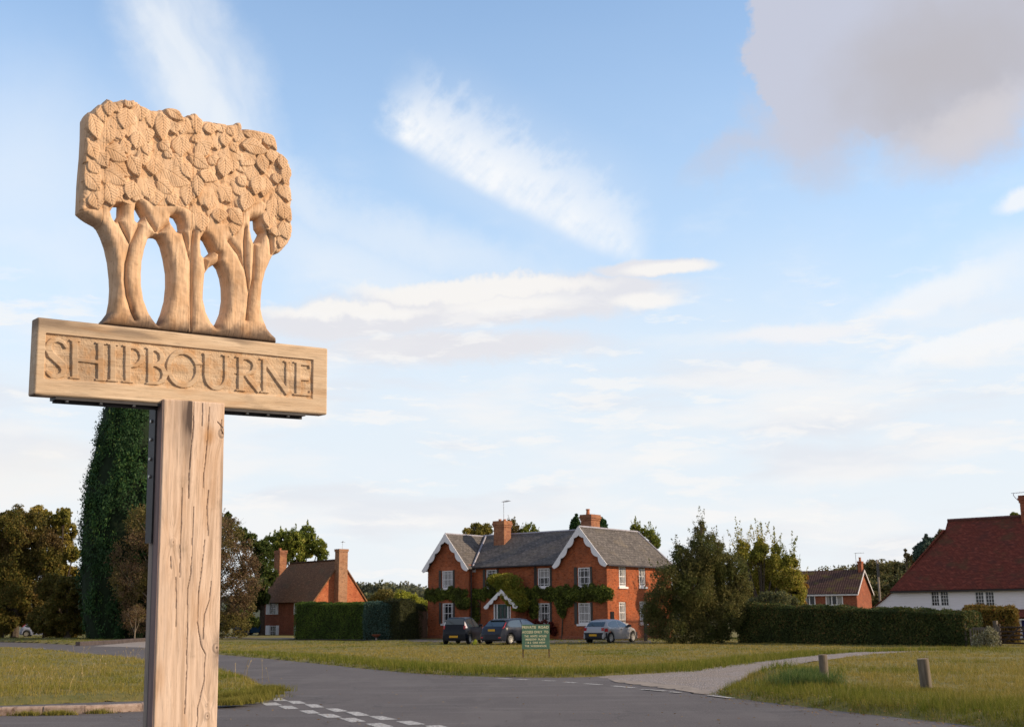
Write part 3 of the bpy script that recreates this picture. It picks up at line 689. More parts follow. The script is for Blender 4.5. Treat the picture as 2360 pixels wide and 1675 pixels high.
CRp = [np.array([Z1(*p) for p in c]) for c in CR]
CRp[7] = CRp[7][:2]
CROWN = np.array([Z1(*p) for p in [(40,770),(180,765),(285,740),(330,722),(390,745),(430,715),(470,705),(560,745),(625,748),(660,735),(730,760),(775,790),(790,890),(850,905),(880,800),(930,855),(1000,865),(1030,935),(1075,870),(1090,790),(1145,745),(1200,720),(1225,735),(1205,830),(1230,890),(1290,930),(1285,1040),(1480,1040),(1480,0),(0,0)]])
LEAF = [(130,165,180,330,75),(190,105,225,225,70),(240,80,250,190,60),(275,95,320,165,60),(355,130,345,270,90),(236,165,330,265,70),(430,105,455,215,75),(350,75,400,130,60),(495,130,520,260,60),(570,165,580,340,75),(600,135,715,205,60),(232,240,262,352,80),(640,215,665,300,60),(725,190,700,300,65),(790,165,800,300,60),(870,222,890,300,80),(930,225,962,290,60),(465,250,500,350,75),(430,280,415,395,78),(330,330,365,420,60),(688,305,700,442,95),(850,308,760,340,60),(805,345,862,430,110),(920,310,930,400,65),(960,290,975,380,60),(1050,260,1045,350,65),(980,245,1022,310,50),(1085,285,1240,300,65),(1075,360,1238,400,80),(1008,345,1045,410,50),(115,340,170,455,70),(225,385,362,455,85),(168,400,242,505,72),(250,460,372,555,78),(368,430,440,565,72),(440,390,470,500,60),(590,400,642,440,50),(520,440,530,555,88),(548,500,752,600,125),(640,418,700,500,70),(745,430,872,508,72),(700,470,762,578,66),(870,432,912,490,60),(960,440,965,572,82),(1010,440,1022,540,60),(1135,408,1075,498,82),(1185,420,1218,545,72),(1250,390,1270,480,70),(1140,480,1128,592,76),(1322,420,1330,520,60),(1352,480,1340,612,60),(125,460,190,542,70),(105,545,198,645,88),(215,520,362,604,82),(402,588,375,705,82),(228,608,272,745,78),(148,658,188,768,82),(460,575,512,705,82),(520,638,545,742,80),(545,590,642,668,66),(620,668,662,742,60),(742,588,735,745,82),(790,550,802,692,60),(872,518,848,602,92),(938,618,1012,722,76),(1030,600,1072,682,60),(1182,548,1158,682,82),(1222,558,1212,692,76),(1280,538,1302,612,55),(1112,648,1088,782,78),(882,658,870,772,76),(930,758,935,852,82),(1000,758,1078,862,78),(1008,848,1022,932,72),(815,778,830,908,76),(1272,688,1258,832,72),(1232,768,1250,882,66),(1318,598,1352,702,70),(1352,618,1372,722,60),(1320,718,1342,832,82),(1362,748,1376,852,60),(1328,838,1362,955,82),(1222,298,1262,372,70),(1280,308,1292,402,60),(300,268,332,332,60),(560,348,622,392,60),(298,618,322,692,70),(470,348,492,432,60),(1050,558,1100,622,60),(1290,878,1272,942,60),(1150,248,1202,302,50),(1340,900,1320,1010,70)]
fr_ = np.random.default_rng(3); FILL = []
for _ in range(190):
    x, y = fr_.uniform(90, 1390), fr_.uniform(90, 900); a = fr_.normal(1.25, .55); L_ = fr_.uniform(95, 150)
    FILL.append((x, y, x + math.cos(a) * L_, y + math.sin(a) * L_, fr_.uniform(58, 84)))
def leaf_h(P, items, lo, hi, seed):
    r_ = np.random.default_rng(seed); H = np.full(len(P), -1.0)
    for (bx, by, tx, ty, w) in items:
        b0, t0 = np.array(Z1(bx, by)), np.array(Z1(tx, ty)); ax = t0 - b0; L_ = np.linalg.norm(ax); ax = ax / L_; nm = np.array([-ax[1], ax[0]])
        q = P - b0; s = q @ ax / L_; t = q @ nm; W_ = w / 2.707 / 470 * .66
        t = t - .12 * W_ * np.sin(s * 5) 
        k = (s > 0) & (s < 1) & (np.abs(t) < W_)
        sk, tk = s[k], t[k]; wd = W_ * np.sin(np.pi * np.clip(sk, 0, 1) ** .80) ** .95 + 1e-5; tt = tk / wd; ins = np.abs(tt) < 1
        lv = r_.uniform(lo, hi); curl = r_.uniform(-.5, .5)
        hh = lv + .012 * sk + .0025 * (1 - tt ** 2) + .005 * curl * tt - .003 * sk ** 2
        rib = np.exp(-(tk / .0016) ** 2) * .0040
        ph = (sk * L_ - np.abs(tk) * .9) / .0155; vein = ((ph % 1) < .17) & (np.abs(tt) < .88) & (sk < .9) & (sk > .08)
        hh = hh - rib - (.0034 if seed == 6 else .0016) * vein
        hh = np.where(ins, hh - .0020 * ss(np.abs(tt), .85, 1), -1); idx = np.where(k)[0]; H[idx] = np.maximum(H[idx], hh)
    return H
def carv_sdf(P):
    d = sdist(P, OUTp)
    for h in HOLp: d = np.minimum(d, -sdist(P, h))
    return d
def carv_h(x, z, d):
    P = np.c_[x, z]; dc = np.full(len(P), 1e9)
    for c in CRp: dc = np.minimum(dc, pdist(P, c))
    e = np.minimum(d, dc * 1.1 + .004); t = np.clip(e / .038, 0, 1); h = -.052 + .052 * np.sqrt(1 - (1 - t) ** 2)
    h += .0014 * vnoise(x, z, 55, 1) + .003 * vnoise(x, z, 14, 2) + .0012 * vnoise(x, z * .06, 160, 5, 2) + .0016 * vnoise(x * .8, z * .35, 60, 7, 1)
    h = np.where(z < .24, h + (-.0 - h) * .5 * ss(z, .24, .175) * (dc > .004), h)
    cm = ss(sdist(P, CROWN), -.006, .012)
    bgd = -.011 + .007 * vnoise(x, z, 28, 4) + .0035 * vnoise(x, z, 90, 5)
    hc = bgd - .02 * (1 - np.clip(d / .02, 0, 1)) ** 2
    h = h * (1 - cm) + hc * cm
    L0 = leaf_h(P, FILL, -.014, -.006, 5); L1 = leaf_h(P, LEAF, -.006, .004, 6)
    far = ss(sdist(P, CROWN), -.012, .004)
    L1 = np.where(far > .3, L1, -1); L0 = np.where(cm > .6, L0, -1)
    rim = .018 * (1 - np.clip(d / .012, 0, 1)) ** 2
    hl = np.maximum(L0, L1) - rim
    h = np.maximum(h, hl)
    h -= np.where(np.abs(x - Z1(770, 500)[0] - .006 * vnoise(x, z, 3, 1)) < .0016, .006, 0)      # joints between the glued planks
    h -= np.where((np.abs(x - Z1(222, 500)[0]) < .0014) & (z > .6), .005, 0) + np.where((np.abs(x - Z1(1302, 600)[0]) < .0018) & (z > .4), .006, 0)
    return h
def carv_stain(x, z):
    n = vnoise(x, z, 22, 3) * .03 + vnoise(x, z, 70, 1) * .012
    s = .82 * ss(.268 + n - z - .022 * ss(np.abs(x), .2, 0), 0, .075)
    k = np.exp(-((x - Z1(405, 1400)[0]) ** 2 / .00006 + (z - Z1(400, 1400)[1]) ** 2 / .0012)); s = np.maximum(s, k * .8)
    for c in (CRp[0], CRp[3]): s = np.maximum(s, .6 * np.exp(-(pdist(np.c_[x, z], c) / .0035) ** 2))
    s = np.maximum(s, .30 * ss(vnoise(x, z, 9, 6), .25, .7)) 
    s = np.maximum(s, .3 * (vnoise(x, z, 150, 2, 1) > .86) * (z < .6))
    return s
def carv_warm(x, z): return .35 * ss(vnoise(x, z, 11, 5), .0, .6) + .25 * np.exp(-((x - Z1(400, 1330)[0]) ** 2 / .002 + (z - Z1(400, 1330)[1]) ** 2 / .02))
carv = relief('carved_trees', OUTp[:, 0].min(), OUTp[:, 0].max(), OUTp[:, 1].min(), OUTp[:, 1].max(), .0025, carv_sdf, carv_h, .085, m_carv,
              {'stain': carv_stain, 'warm': carv_warm}, zoff=ZB, parent=sign)

# ---- name board with raised letters
PA = np.array([Z2(173, 208), Z2(2078, 398), Z2(2075, 680), Z2(165, 522)]); px0, px1, pz1, pz0 = -.680, .635, .1035, -.0985
def letter_frame(x0, x1):
    """Z2 photo extents of a letter -> function (s,t) on the board plane"""
    T = lambda X: 240 + (X - 190) * .0985; B_ = lambda X: 517 + (X - 175) * .0735
    def f(s, t):
        X = x0 + (x1 - x0) * s; return Z2(X, T(X) + (B_(X) - T(X)) * t)
    return f
def arc(cx_, cy_, rx, ry, a0, a1, n=14):
    return [(cx_ + rx * math.cos(math.radians(a)), cy_ + ry * math.sin(math.radians(a))) for a in np.linspace(a0, a1, n)]
TK, TN = .0150, .0085
LET = [
 (178, 322, [([(.97,.19),(.80,.075),(.55,.03),(.30,.06),(.12,.17),(.10,.31),(.25,.44),(.55,.56),(.80,.68),(.88,.80),(.78,.92),(.52,.985),(.25,.97),(.06,.89)], [TN,TN,.010,.012,.014,.016,.017,.018,.017,.015,.012,.011,.010,TN])]),
 (345, 600, [([(.14,.03),(.14,.97)], TK), ([(.86,.03),(.86,.97)], TK), ([(.14,.50),(.86,.52)], TN), ([(0,.015),(.28,.015)], .004), ([(0,.985),(.28,.985)], .004), ([(.72,.015),(1,.015)], .004), ([(.72,.985),(1,.985)], .004)]),
 (612, 690, [([(.5,.03),(.5,.97)], TK), ([(0,.015),(1,.015)], .004), ([(0,.985),(1,.985)], .004)]),
 (722, 868, [([(.25,.03),(.25,.97)], TK), ([(.25,.03),(.62,.035),(.88,.12),(.97,.27),(.88,.42),(.62,.53),(.30,.545)], [TN,TN,.012,.0145,.012,TN,TN]), ([(0,.015),(.3,.015)], .004), ([(0,.985),(.5,.985)], .004)]),
 (888, 1030, [([(.22,.03),(.22,.97)], TK), ([(.22,.03),(.52,.035),(.76,.12),(.82,.25),(.74,.38),(.5,.455),(.22,.46)], [TN,TN,.012,.013,.012,TN,TN]), ([(.5,.455),(.84,.54),(.96,.70),(.86,.87),(.6,.96),(.22,.965)], [TN,.012,.0155,.013,TN,TN]), ([(0,.015),(.3,.015)], .004), ([(0,.985),(.3,.985)], .004)]),
 (1045, 1292, [(arc(.44, .50, .42, .47, 0, 360, 40), .0125), ([(.80,.30),(.98,.34)], .009)]),
 (1302, 1492, [([(.10,.03),(.10,.62)], TK), (arc(.46, .62, .36, .36, 180, 0, 18)[::1], [.0150,.0145,.014,.013,.012,.011,.011,.011,.011,.011,.011,.011,.010,.010,.009,.009,.009,.009]), ([(.82,.03),(.82,.62)], .0095), ([(-.02,.015),(.24,.015)], .004), ([(.68,.015),(.95,.015)], .004)]),
 (1530, 1700, [([(.20,.03),(.20,.97)], TK), ([(.20,.03),(.5,.03),(.72,.10),(.80,.25),(.70,.42),(.45,.51),(.22,.52)], [TN,TN,.012,.0135,.012,TN,TN]), ([(.45,.53),(.98,.98)], .0135), ([(0,.015),(.3,.015)], .004), ([(0,.985),(.4,.985)], .004)]),
 (1705, 1915, [([(.13,.03),(.13,.97)], .0115), ([(.13,.03),(.93,.98)], .0135), ([(.90,.03),(.90,.94)], .0085), ([(-.02,.015),(.2,.015)], .004), ([(0,.985),(.28,.985)], .004), ([(.80,.015),(1.0,.015)], .004)]),
 (1945, 2062, [([(.25,.03),(.25,.97)], TK), ([(.25,.035),(.97,.035)], TN), ([(.25,.50),(.9,.50)], TN), ([(.25,.965),(.97,.965)], TN), ([(.95,.04),(.93,.15)], .005), ([(.95,.96),(.97,.85)], .005), ([(-.03,.015),(.3,.015)], .004), ([(-.03,.985),(.3,.985)], .004)]),
]
def letters_sdf(P):
    best = np.full(len(P), 1.0)
    for x0, x1, strokes in LET:
        f = letter_frame(x0, x1)
        for pts, w in strokes:
            q = np.array([f(*p) for p in pts]); ws = list(w) if hasattr(w, '__len__') else [w] * len(q); bb0, bb1 = q.min(0) - .03, q.max(0) + .03
            k = np.where((P >= bb0).all(1) & (P <= bb1).all(1))[0]
            if not len(k): continue
            p = P[k]; r = np.full(len(k), 1.0)
            for i in range(len(q) - 1):
                ab = q[i + 1] - q[i]; t_ = ((p - q[i]) @ ab) / (ab @ ab); straight = len(q) == 2
                tc_ = np.clip(t_, 0, 1); d = np.hypot(*(p - q[i] - tc_[:, None] * ab).T) - (ws[i] * (1 - tc_) + ws[i + 1] * tc_) * .92
                if straight: d = np.maximum(np.abs((p - q[i]) @ np.array([-ab[1], ab[0]]) / np.linalg.norm(ab)) - ws[0] * .92, (np.abs(t_ - .5) - .5) * np.linalg.norm(ab) - .001)
                r = np.minimum(r, d)
            best[k] = np.minimum(best[k], r)
    return best
def board_h(x, z, d):
    P = np.c_[x, z]
    inp = np.minimum.reduce([x - px0, px1 - x, pz1 - z, z - pz0 + .003 * vnoise(x, z, 12, 1)]); rec = ss(inp, -.0008, .0030)
    rec = np.where(z < pz0 + .03, ss(inp, -.002, .012), rec)
    L = letters_sdf(P + np.c_[.0012 * vnoise(x, z, 60, 2), .0012 * vnoise(x, z, 60, 3)])
    up = ss(-L, -.0016, .0014)
    dep = .0100 + .0012 * vnoise(x, z, 70, 4) + .0020 * vnoise(x, z, 22, 5) + .0010 * vnoise(x, z, 200, 2, 1)
    h = -dep * rec * (1 - up) - .0008 * up * rec * (1 + vnoise(x, z, 30, 1))
    h += .0008 * vnoise(x * .15, z * 1.6, 70, 6)
    h -= .008 * (1 - np.clip(d / .010, 0, 1)) ** 2
    cr = np.minimum(pdist(P, [Z2(1240, 440), Z2(1262, 437), Z2(1292, 440)]), pdist(P, [Z2(1520, 497), Z2(1545, 505)])); h -= .008 * np.exp(-(cr / .0016) ** 2)
    return h
def board_stain(x, z):
    a = Z2(470, 420); s = .60 * np.exp(-(((x - a[0]) / .12) ** 2 + ((z - a[1]) / .10) ** 2)) * (.75 + .4 * vnoise(x, z, 12, 2))
    s = np.maximum(s, .62 * ss(vnoise(x * .3, z * 1.4, 11, 4), -.1, .5) * ss(z, .09, .15) * ss(.4 - x, 0, .2))
    s = np.maximum(s, .85 * ss(-z, .157, .170) * ss(-x, .66, .715)); s = np.maximum(s, .30 * ss(vnoise(x * .25, z * 2, 16, 7), .3, .7))
    return s + .75 * ss(z, .1655, .170) * (x > -.45) * (x < .45)
def board_warm(x, z):
    rec = (x > px0) & (x < px1) & (z < pz1) & (z > pz0)
    return (.38 * ss(vnoise(x, z, 26, 3), -.1, .5) + .10) * rec + .25 * ss(vnoise(x * .3, z * 2, 14, 1), .2, .7)
rect = lambda x0, x1, z0, z1, r=.006: (lambda P: -np.hypot(np.maximum(np.abs(P[:, 0] - (x0 + x1) / 2) - (x1 - x0) / 2 + r, 0), np.maximum(np.abs(P[:, 1] - (z0 + z1) / 2) - (z1 - z0) / 2 + r, 0)) + r + np.minimum(0, 0) - np.minimum(np.maximum(np.abs(P[:, 0] - (x0 + x1) / 2) - (x1 - x0) / 2 + r, np.abs(P[:, 1] - (z0 + z1) / 2) - (z1 - z0) / 2 + r), 0))
board = relief('name_board', -.7186, .7186, -.17, .17, .0020, rect(-.7186, .7186, -.17, .17, .008), board_h, .075, m_board, {'stain': board_stain, 'warm': board_warm}, zoff=ZB, parent=sign)

# ---- post: front plank with shakes and knots, steel, rear plank
ztop = Z3(940, 50)[1]; xl, xr = -.146, .155
ck = lambda pts: np.array([Z3(*p) for p in pts])
CK = [(ck([(937,50),(932,200),(918,330),(912,420),(911,520)]), .0030), (ck([(880,470),(876,600),(872,740),(868,900)]), .0020), (ck([(935,560),(930,700),(922,880),(905,960),(903,1200),(900,1400),(890,1560)]), .0019),
      (ck([(988,720),(975,850),(958,980),(953,1120),(970,1230),(990,1270),(985,1400),(955,1530),(950,1640)]), .0021), (ck([(1020,920),(1010,1010),(985,1080),(980,1200)]), .0013), (ck([(1012,80),(1000,250),(985,400),(980,470)]), .0013),
      (ck([(850,900),(852,1020),(850,1140)]), .0013), (ck([(825,800),(827,860)]), .0012), (ck([(1050,150),(1075,180),(1088,175)]), .0018), (ck([(1070,140),(1066,190),(1080,215)]), .0018), (ck([(978,60),(975,170)]), .0010), (ck([(1005,700),(1000,560),(1008,480)]), .0009)]
KN = [(*Z3(835, 732), .018, .45), (*Z3(1072, 205), .024, 1.2), (*Z3(1045, 1240), .026, 1.1), (*Z3(1000, 1570), .018, .8), (*Z3(1000, 1515), .009, .5)]
def crw(z, c, w):
    a, b = c[:, 1].min(), c[:, 1].max(); t = np.clip((z - a) / (b - a), .001, .999); return np.maximum(.00175, w * (.4 + .6 * np.sin(np.pi * t) ** .5) * (.85 + .35 * vnoise(z, z * 0, 14, 5)))
def post_h(x, z, d):
    P = np.c_[x, z]; h = .0012 * vnoise(x, z * .1, 60, 1) + .0020 * vnoise(x, z * .25, 14, 3)
    for c, w in CK: h -= .012 * np.exp(-(pdist(P + np.c_[.0022 * vnoise(x, z, 34, 2), 0 * x], c) / (crw(z, c, w) * .7)) ** 2)
    for kx, kz, r, a in KN: rr = np.hypot((x - kx), (z - kz) * .8); h += .003 * np.exp(-(rr / r) ** 2) - .003 * (np.cos(rr / .0035) > .6) * np.exp(-(rr / (r * .8)) ** 2)
    return h - .006 * (1 - np.clip(d / .006, 0, 1)) ** 2
def grain(x, z):
    u = x.copy()
    for kx, kz, r, a in KN: rr = np.hypot((x - kx) / (r * 3.0), (z - kz) / (r * 4.6)); u = u + np.sign(kx - x + 1e-6) * -.020 * np.exp(-rr ** 2) * (r / .016)
    u = u + .035 * np.exp(-(((z - KN[2][1] - .09) / .17) ** 2)) * ss(x, -.02, .13) + .006 * vnoise(x, z, 3.5, 4)
    return u, z
def post_stain(x, z):
    P = np.c_[x, z]; s = 0 * x
    for c, w in CK: s = np.maximum(s, .97 * np.exp(-(pdist(P + np.c_[.0022 * vnoise(x, z, 34, 2), 0 * x], c) / (crw(z, c, w) * .8)) ** 2)) * (1 if w > .0011 else .8)
    for kx, kz, r, a in KN: rr = np.hypot(x - kx, (z - kz) * .8) / r; s = np.maximum(s, a * np.exp(-rr ** 2 * 1.6) * (.6 + .4 * np.cos(rr * 9)))
    a = Z3(925, 120); s = np.maximum(s, (.85 * np.exp(-((x - a[0]) / .036) ** 2) + .50 * np.exp(-((x - a[0]) / .09) ** 2)) * np.exp(-((z - a[1]) / .20) ** 2) * (.85 + .6 * vnoise(x, z * .15, 60, 3, 2)) * ss(a[0] + .006 - x, 0, .004))
    a = Z3(1072, 560); s = np.maximum(s, .85 * ss(x, a[0] - .018 + .010 * vnoise(x, z, 9, 1), a[0] + .004) * np.exp(-((z - a[1]) / .26) ** 2) * 1.1)
    a = Z3(1060, 1270); s = np.maximum(s, .8 * np.exp(-(((x - a[0]) / .035) ** 2 + ((z - a[1]) / .09) ** 2)) * (.7 + .5 * vnoise(x, z, 30, 3)))
    return np.maximum(s, .18 * ss(vnoise(x, z * .12, 40, 6), .2, .7))
def post_warm(x, z):
    a = Z3(1010, 220); w = .75 * np.exp(-(((x - a[0]) / .035) ** 2 + ((z - a[1]) / .05) ** 2)); a = Z3(1010, 330)
    w = np.maximum(w, .35 * np.exp(-(((x - a[0]) / .05) ** 2 + ((z - a[1]) / .15) ** 2))); return np.maximum(w, .30 * ss(vnoise(x, z * .2, 18, 2), 0, .6))
FP = .020
postf = relief('front_plank', xl, xr, -1.85, ztop, .0025, rect(xl, xr, -1.85, ztop, .003), lambda x, z, d: FP + post_h(x, z, d), .040, m_post, {'stain': post_stain, 'warm': post_warm}, grain, ZB, sign)
mb = MB(); mb.box(xl + .004, xr - .004, -FP + .008, .040, -.05, ZB - 1.85 + .001); o = mb.build('lower_plank', m_side, sign, bevel=.002)
mb = MB(); mb.box(xl - .0035, xl, -FP + .006, .043, ZB - 1.84, ZB + ztop - .004); mb.build('shaded_side', m_side, sign)
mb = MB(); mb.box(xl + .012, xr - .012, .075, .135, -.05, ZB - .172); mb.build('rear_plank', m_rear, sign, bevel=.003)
mb = MB(); mb.box(xl + .006, xr - .006, .0405, .0745, -.05, ZB - .20); mb.build('steel_core', m_steel, sign)
zb = Z3(720, 735)[1]
mb = MB(); mb.box(xl - .012, xl - .0045, .046, .118, ZB + zb, ZB - .178); mb.box(xr + .0005, xr + .008, .046, .118, ZB + zb, ZB - .178)
mb.box(-.624, .597, .004, .085, ZB - .183, ZB - .1715); mb.box(-.624, .597, .073, .085, ZB - .1714, ZB - .02); mb.box(-.624, .597, .040, .050, ZB - .196, ZB - .1835)
br = mb.build('steel_bracket', m_steel, sign)
for xx in (-.57, -.42, -.27, .29, .40, .51):
    mb = MB(); mb.lathe([(0, -.008), (.007, -.008), (.0085, -.004), (.0085, 0), (0, 0)], (xx, .022, ZB - .1835), 8); mb.build('bolt', m_bolt, br)
for zz in (-.245, -.33, -.42, -.50):
    mb = MB(); mb.lathe([(0, -.007), (.007, -.007), (.0085, -.003), (.0085, 0), (0, 0)], (xl - .0125, .085, ZB + zz), 8, 'x'); mb.build('bolt', m_bolt, br)

# ================================================================== BUILDINGS
m_glass = simple('window_glass', (.022, .023, .027), .08, .3, 2, spec=.30)
m_curtain = simple('net_curtain', (.30, .29, .29), .9, .15, 6)
m_white = simple('white_paint', (.74, .72, .74), .5, .06, 2)
m_offwhite = simple('weathered_white', (.55, .53, .55), .6, .15, 4)
m_brick = brick('red_brick', (.29, .073, .030), (.41, .100, .036), (.28, .16, .10), (.20, .072, .040))
m_brick2 = brick('old_brick', (.30, .080, .042), (.20, .060, .035), (.22, .14, .10), (.36, .13, .075))
m_brick3 = brick('chimney_brick', (.34, .14, .075), (.24, .085, .05), (.30, .22, .16), (.42, .20, .10))
m_slate = tiles('grey_slate', (.098, .088, .085), (.145, .130, .123), (.066, .060, .058), .35, .23, moss=(.20, .165, .12), mossamt=.35)
m_clay = tiles('clay_tile', (.135, .038, .028), (.19, .050, .034), (.085, .034, .028), .18, .12, moss=(.085, .055, .030), mossamt=.55)
m_brown = tiles('brown_tile', (.19, .095, .052), (.24, .125, .068), (.13, .070, .042), .18, .12, moss=(.115, .095, .06), mossamt=.4)
m_pantile = tiles('dark_pantile', (.105, .060, .050), (.145, .085, .068), (.07, .044, .040), .30, .30, moss=(.12, .095, .030), mossamt=.75, vstripe=1.05)
m_lead = simple('lead_ridge', (.33, .32, .37), .6, .2, 5)
m_pot = simple('terracotta', (.42, .16, .08), .85, .2, 8)
m_gdoor = simple('green_paint', (.016, .052, .046), .4, .2, 3)
m_dgreen = simple('dark_shutter', (.055, .050, .045), .7, .2, 3)
m_pipe = simple('drainpipe', (.035, .025, .025), .5, .1, 3)
m_metal = simple('aerial_metal', (.30, .30, .32), .4, .1, 3, metal=.6)

class Frame:
    """house frame: x along the front (left to right), y into the depth, origin on the ground"""
    def __init__(s, p, q):
        p = np.array(p[:2], float); q = np.array(q[:2], float); s.o = np.array([*p, 0.0]); d = q - p; s.L = float(np.hypot(*d)); d /= s.L
        s.x = np.array([*d, 0]); s.y = np.array([-d[1], d[0], 0]); s.ang = math.atan2(d[1], d[0])
    def front(s, px, py, y=0.0):
        q = hit(px, py, s.o + s.y * y, s.y) - s.o; return float(q @ s.x), float(q[2])
    def side(s, px, py, x):
        q = hit(px, py, s.o + s.x * x, s.x) - s.o; return float(q @ s.y), float(q[2])
    def empty(s, name, label, cat): return empty(name, s.o, s.ang, label, cat)
FRONTW = lambda y=0.0: ((0, y, 0), (1, 0, 0), (0, -1, 0))
SIDEW = lambda x: ((x, 0, 0), (0, 1, 0), (1, 0, 0))
def wall_panel(mb, fr, u0, u1, z0, z1, holes, rev=.10):
    """wall face with real window reveals; holes = [(u0,u1,z0,z1)]"""
    o, u, n = (np.array(a, float) for a in fr)
    us = sorted({u0, u1, *[h[0] for h in holes], *[h[1] for h in holes]}); zs = sorted({z0, z1, *[h[2] for h in holes], *[h[3] for h in holes]})
    us = [q for q in us if u0 <= q <= u1]; zs = [q for q in zs if z0 <= q <= z1]
    P = lambda a, z, d=0: tuple(o + u * a + n * d + np.array([0, 0, z]))
    for i in range(len(us) - 1):
        for j in range(len(zs) - 1):
            a, b, c, d = us[i], us[i + 1], zs[j], zs[j + 1]; mu, mz = (a + b) / 2, (c + d) / 2
            if any(h[0] < mu < h[1] and h[2] < mz < h[3] for h in holes): continue
            mb.poly([P(a, c), P(b, c), P(b, d), P(a, d)])
    for a, b, c, d in holes:
        mb.poly([P(a, c), P(a, d), P(a, d, -rev), P(a, c, -rev)]); mb.poly([P(b, c), P(b, d), P(b, d, -rev), P(b, c, -rev)])
        mb.poly([P(a, d), P(b, d), P(b, d, -rev), P(a, d, -rev)]); mb.poly([P(a, c), P(b, c), P(b, c, -rev), P(a, c, -rev)])
def window(parent, fr, u0, u1, z0, z1, cols=3, rows=4, rec=.09, fw=.075, bar=.032, sill=True, curtain=None, sash=True, margin=False, name='window'):
    """sash window with frame, glazing bars, pane, sill and curtains"""
    f = MB(); fr_n = -rec
    for a, b, c, d in ((u0, u0 + fw, z0, z1), (u1 - fw, u1, z0, z1), (u0 + fw, u1 - fw, z1 - fw, z1), (u0 + fw, u1 - fw, z0, z0 + fw * 1.2)): f.fbox(fr, a, b, c, d, fr_n, fr_n + .06)
    iu0, iu1, iz0, iz1 = u0 + fw, u1 - fw, z0 + fw * 1.2, z1 - fw
    us = [iu0 + .14 * (iu1 - iu0), (iu0 + iu1) / 2, iu1 - .14 * (iu1 - iu0)] if margin else [iu0 + (iu1 - iu0) * i / cols for i in range(1, cols)]
    for a in us: f.fbox(fr, a - bar / 2, a + bar / 2, iz0, iz1, fr_n + .006, fr_n + .03)
    zl = [iz0 + (iz1 - iz0) * i / rows for i in range(1, rows)]
    if margin: zl = [iz0 + .12 * (iz1 - iz0), (iz0 + iz1) / 2, iz1 - .12 * (iz1 - iz0)]
    for z in zl:
        mid = sash and abs(z - (iz0 + iz1) / 2) < .02; t = .045 if mid else bar
        f.fbox(fr, iu0, iu1, z - t / 2, z + t / 2, fr_n + .004, fr_n + (.045 if mid else .028))
    wo_ = f.build(name, m_white, parent)
    MB().fbox(fr, iu0 - .01, iu1 + .01, iz0 - .01, iz1 + .01, fr_n - .02, fr_n).build('pane', m_glass, wo_)
    if curtain:
        for a, b, c, d in curtain: MB().fbox(fr, iu0 + (iu1 - iu0) * a, iu0 + (iu1 - iu0) * b, iz0 + (iz1 - iz0) * c, iz0 + (iz1 - iz0) * d, fr_n + .0005, fr_n + .003).build('curtain', m_curtain, wo_)
    if sill: MB().fbox(fr, u0 - .10, u1 + .10, z0 - .13, z0 - .002, -rec + .01, .09).build('sill', m_white, wo_)
    return wo_
def slope(mb, a, b, c, d, th=.10):
    """roof slope solid: a-b eave, d-c ridge; uv in metres along the eave and up the slope"""
    a, b, c, d = (np.array(q, float) for q in (a, b, c, d)); e = b - a; e = e / np.linalg.norm(e)
    n = np.cross(b - a, d - a); n = n / np.linalg.norm(n)
    if n[2] < 0: n = -n
    up = np.cross(n, e); up = up if up[2] > 0 else -up
    uvs = [(float((q - a) @ e), float((q - a) @ up)) for q in (a, b, c, d)]
    i = len(mb.v); mb.v += [tuple(q) for q in (a, b, c, d)] + [tuple(q - n * th) for q in (a, b, c, d)]; mb.uv += uvs + uvs
    mb.f += [[i, i + 1, i + 2, i + 3], [i + 7, i + 6, i + 5, i + 4]] + [[i + j, i + (j + 1) % 4, i + 4 + (j + 1) % 4, i + 4 + j] for j in range(4)]
def chimney(parent, x0, x1, y0, y1, z0, z1, mat, pots=(), cap=.10, oversail=3, potm=None):
    h = MB().box(x0, x1, y0, y1, z0, z1 - cap * oversail)
    for i in range(oversail):
        e = .05 * (min(i, 1) + 1) if i < oversail - 1 else .06
        h.box(x0 - e, x1 + e, y0 - e, y1 + e, z1 - cap * (oversail - i) + .001, z1 - cap * (oversail - i - 1))
    c = h.build('chimney', mat, parent)
    for px_, py_, r, hh in pots:
        MB().lathe([(r * .8, z1), (r, z1 + .04), (r * .85, z1 + hh * .8), (r * 1.15, z1 + hh * .86), (r * 1.1, z1 + hh), (r * .7, z1 + hh), (r * .65, z1)], (px_, py_, 0), 12).build('chimney_pot', potm or m_pot, c)
    return c
def aerial(parent, p, h, arm=.9, adir=(1, 0, 0), name='aerial', th=.018):
    m = MB(); p = np.array(p, float); m.tube([p, p + [0, 0, h]], th, 6); a = np.array(adir, float)
    q = p + [0, 0, h - .06]; m.tube([q - a * .15, q + a * arm], th * .7, 6); s_ = np.array([-a[1], a[0], 0])
    for i in range(8):
        c_ = q + a * (arm * i / 8); m.tube([c_ - s_ * .22, c_ + s_ * .22], .007, 4); m.tube([c_ - np.array([0, 0, .0]), c_ + np.array([0, 0, .10])], .007, 4)
    return m.build(name, m_metal, parent)
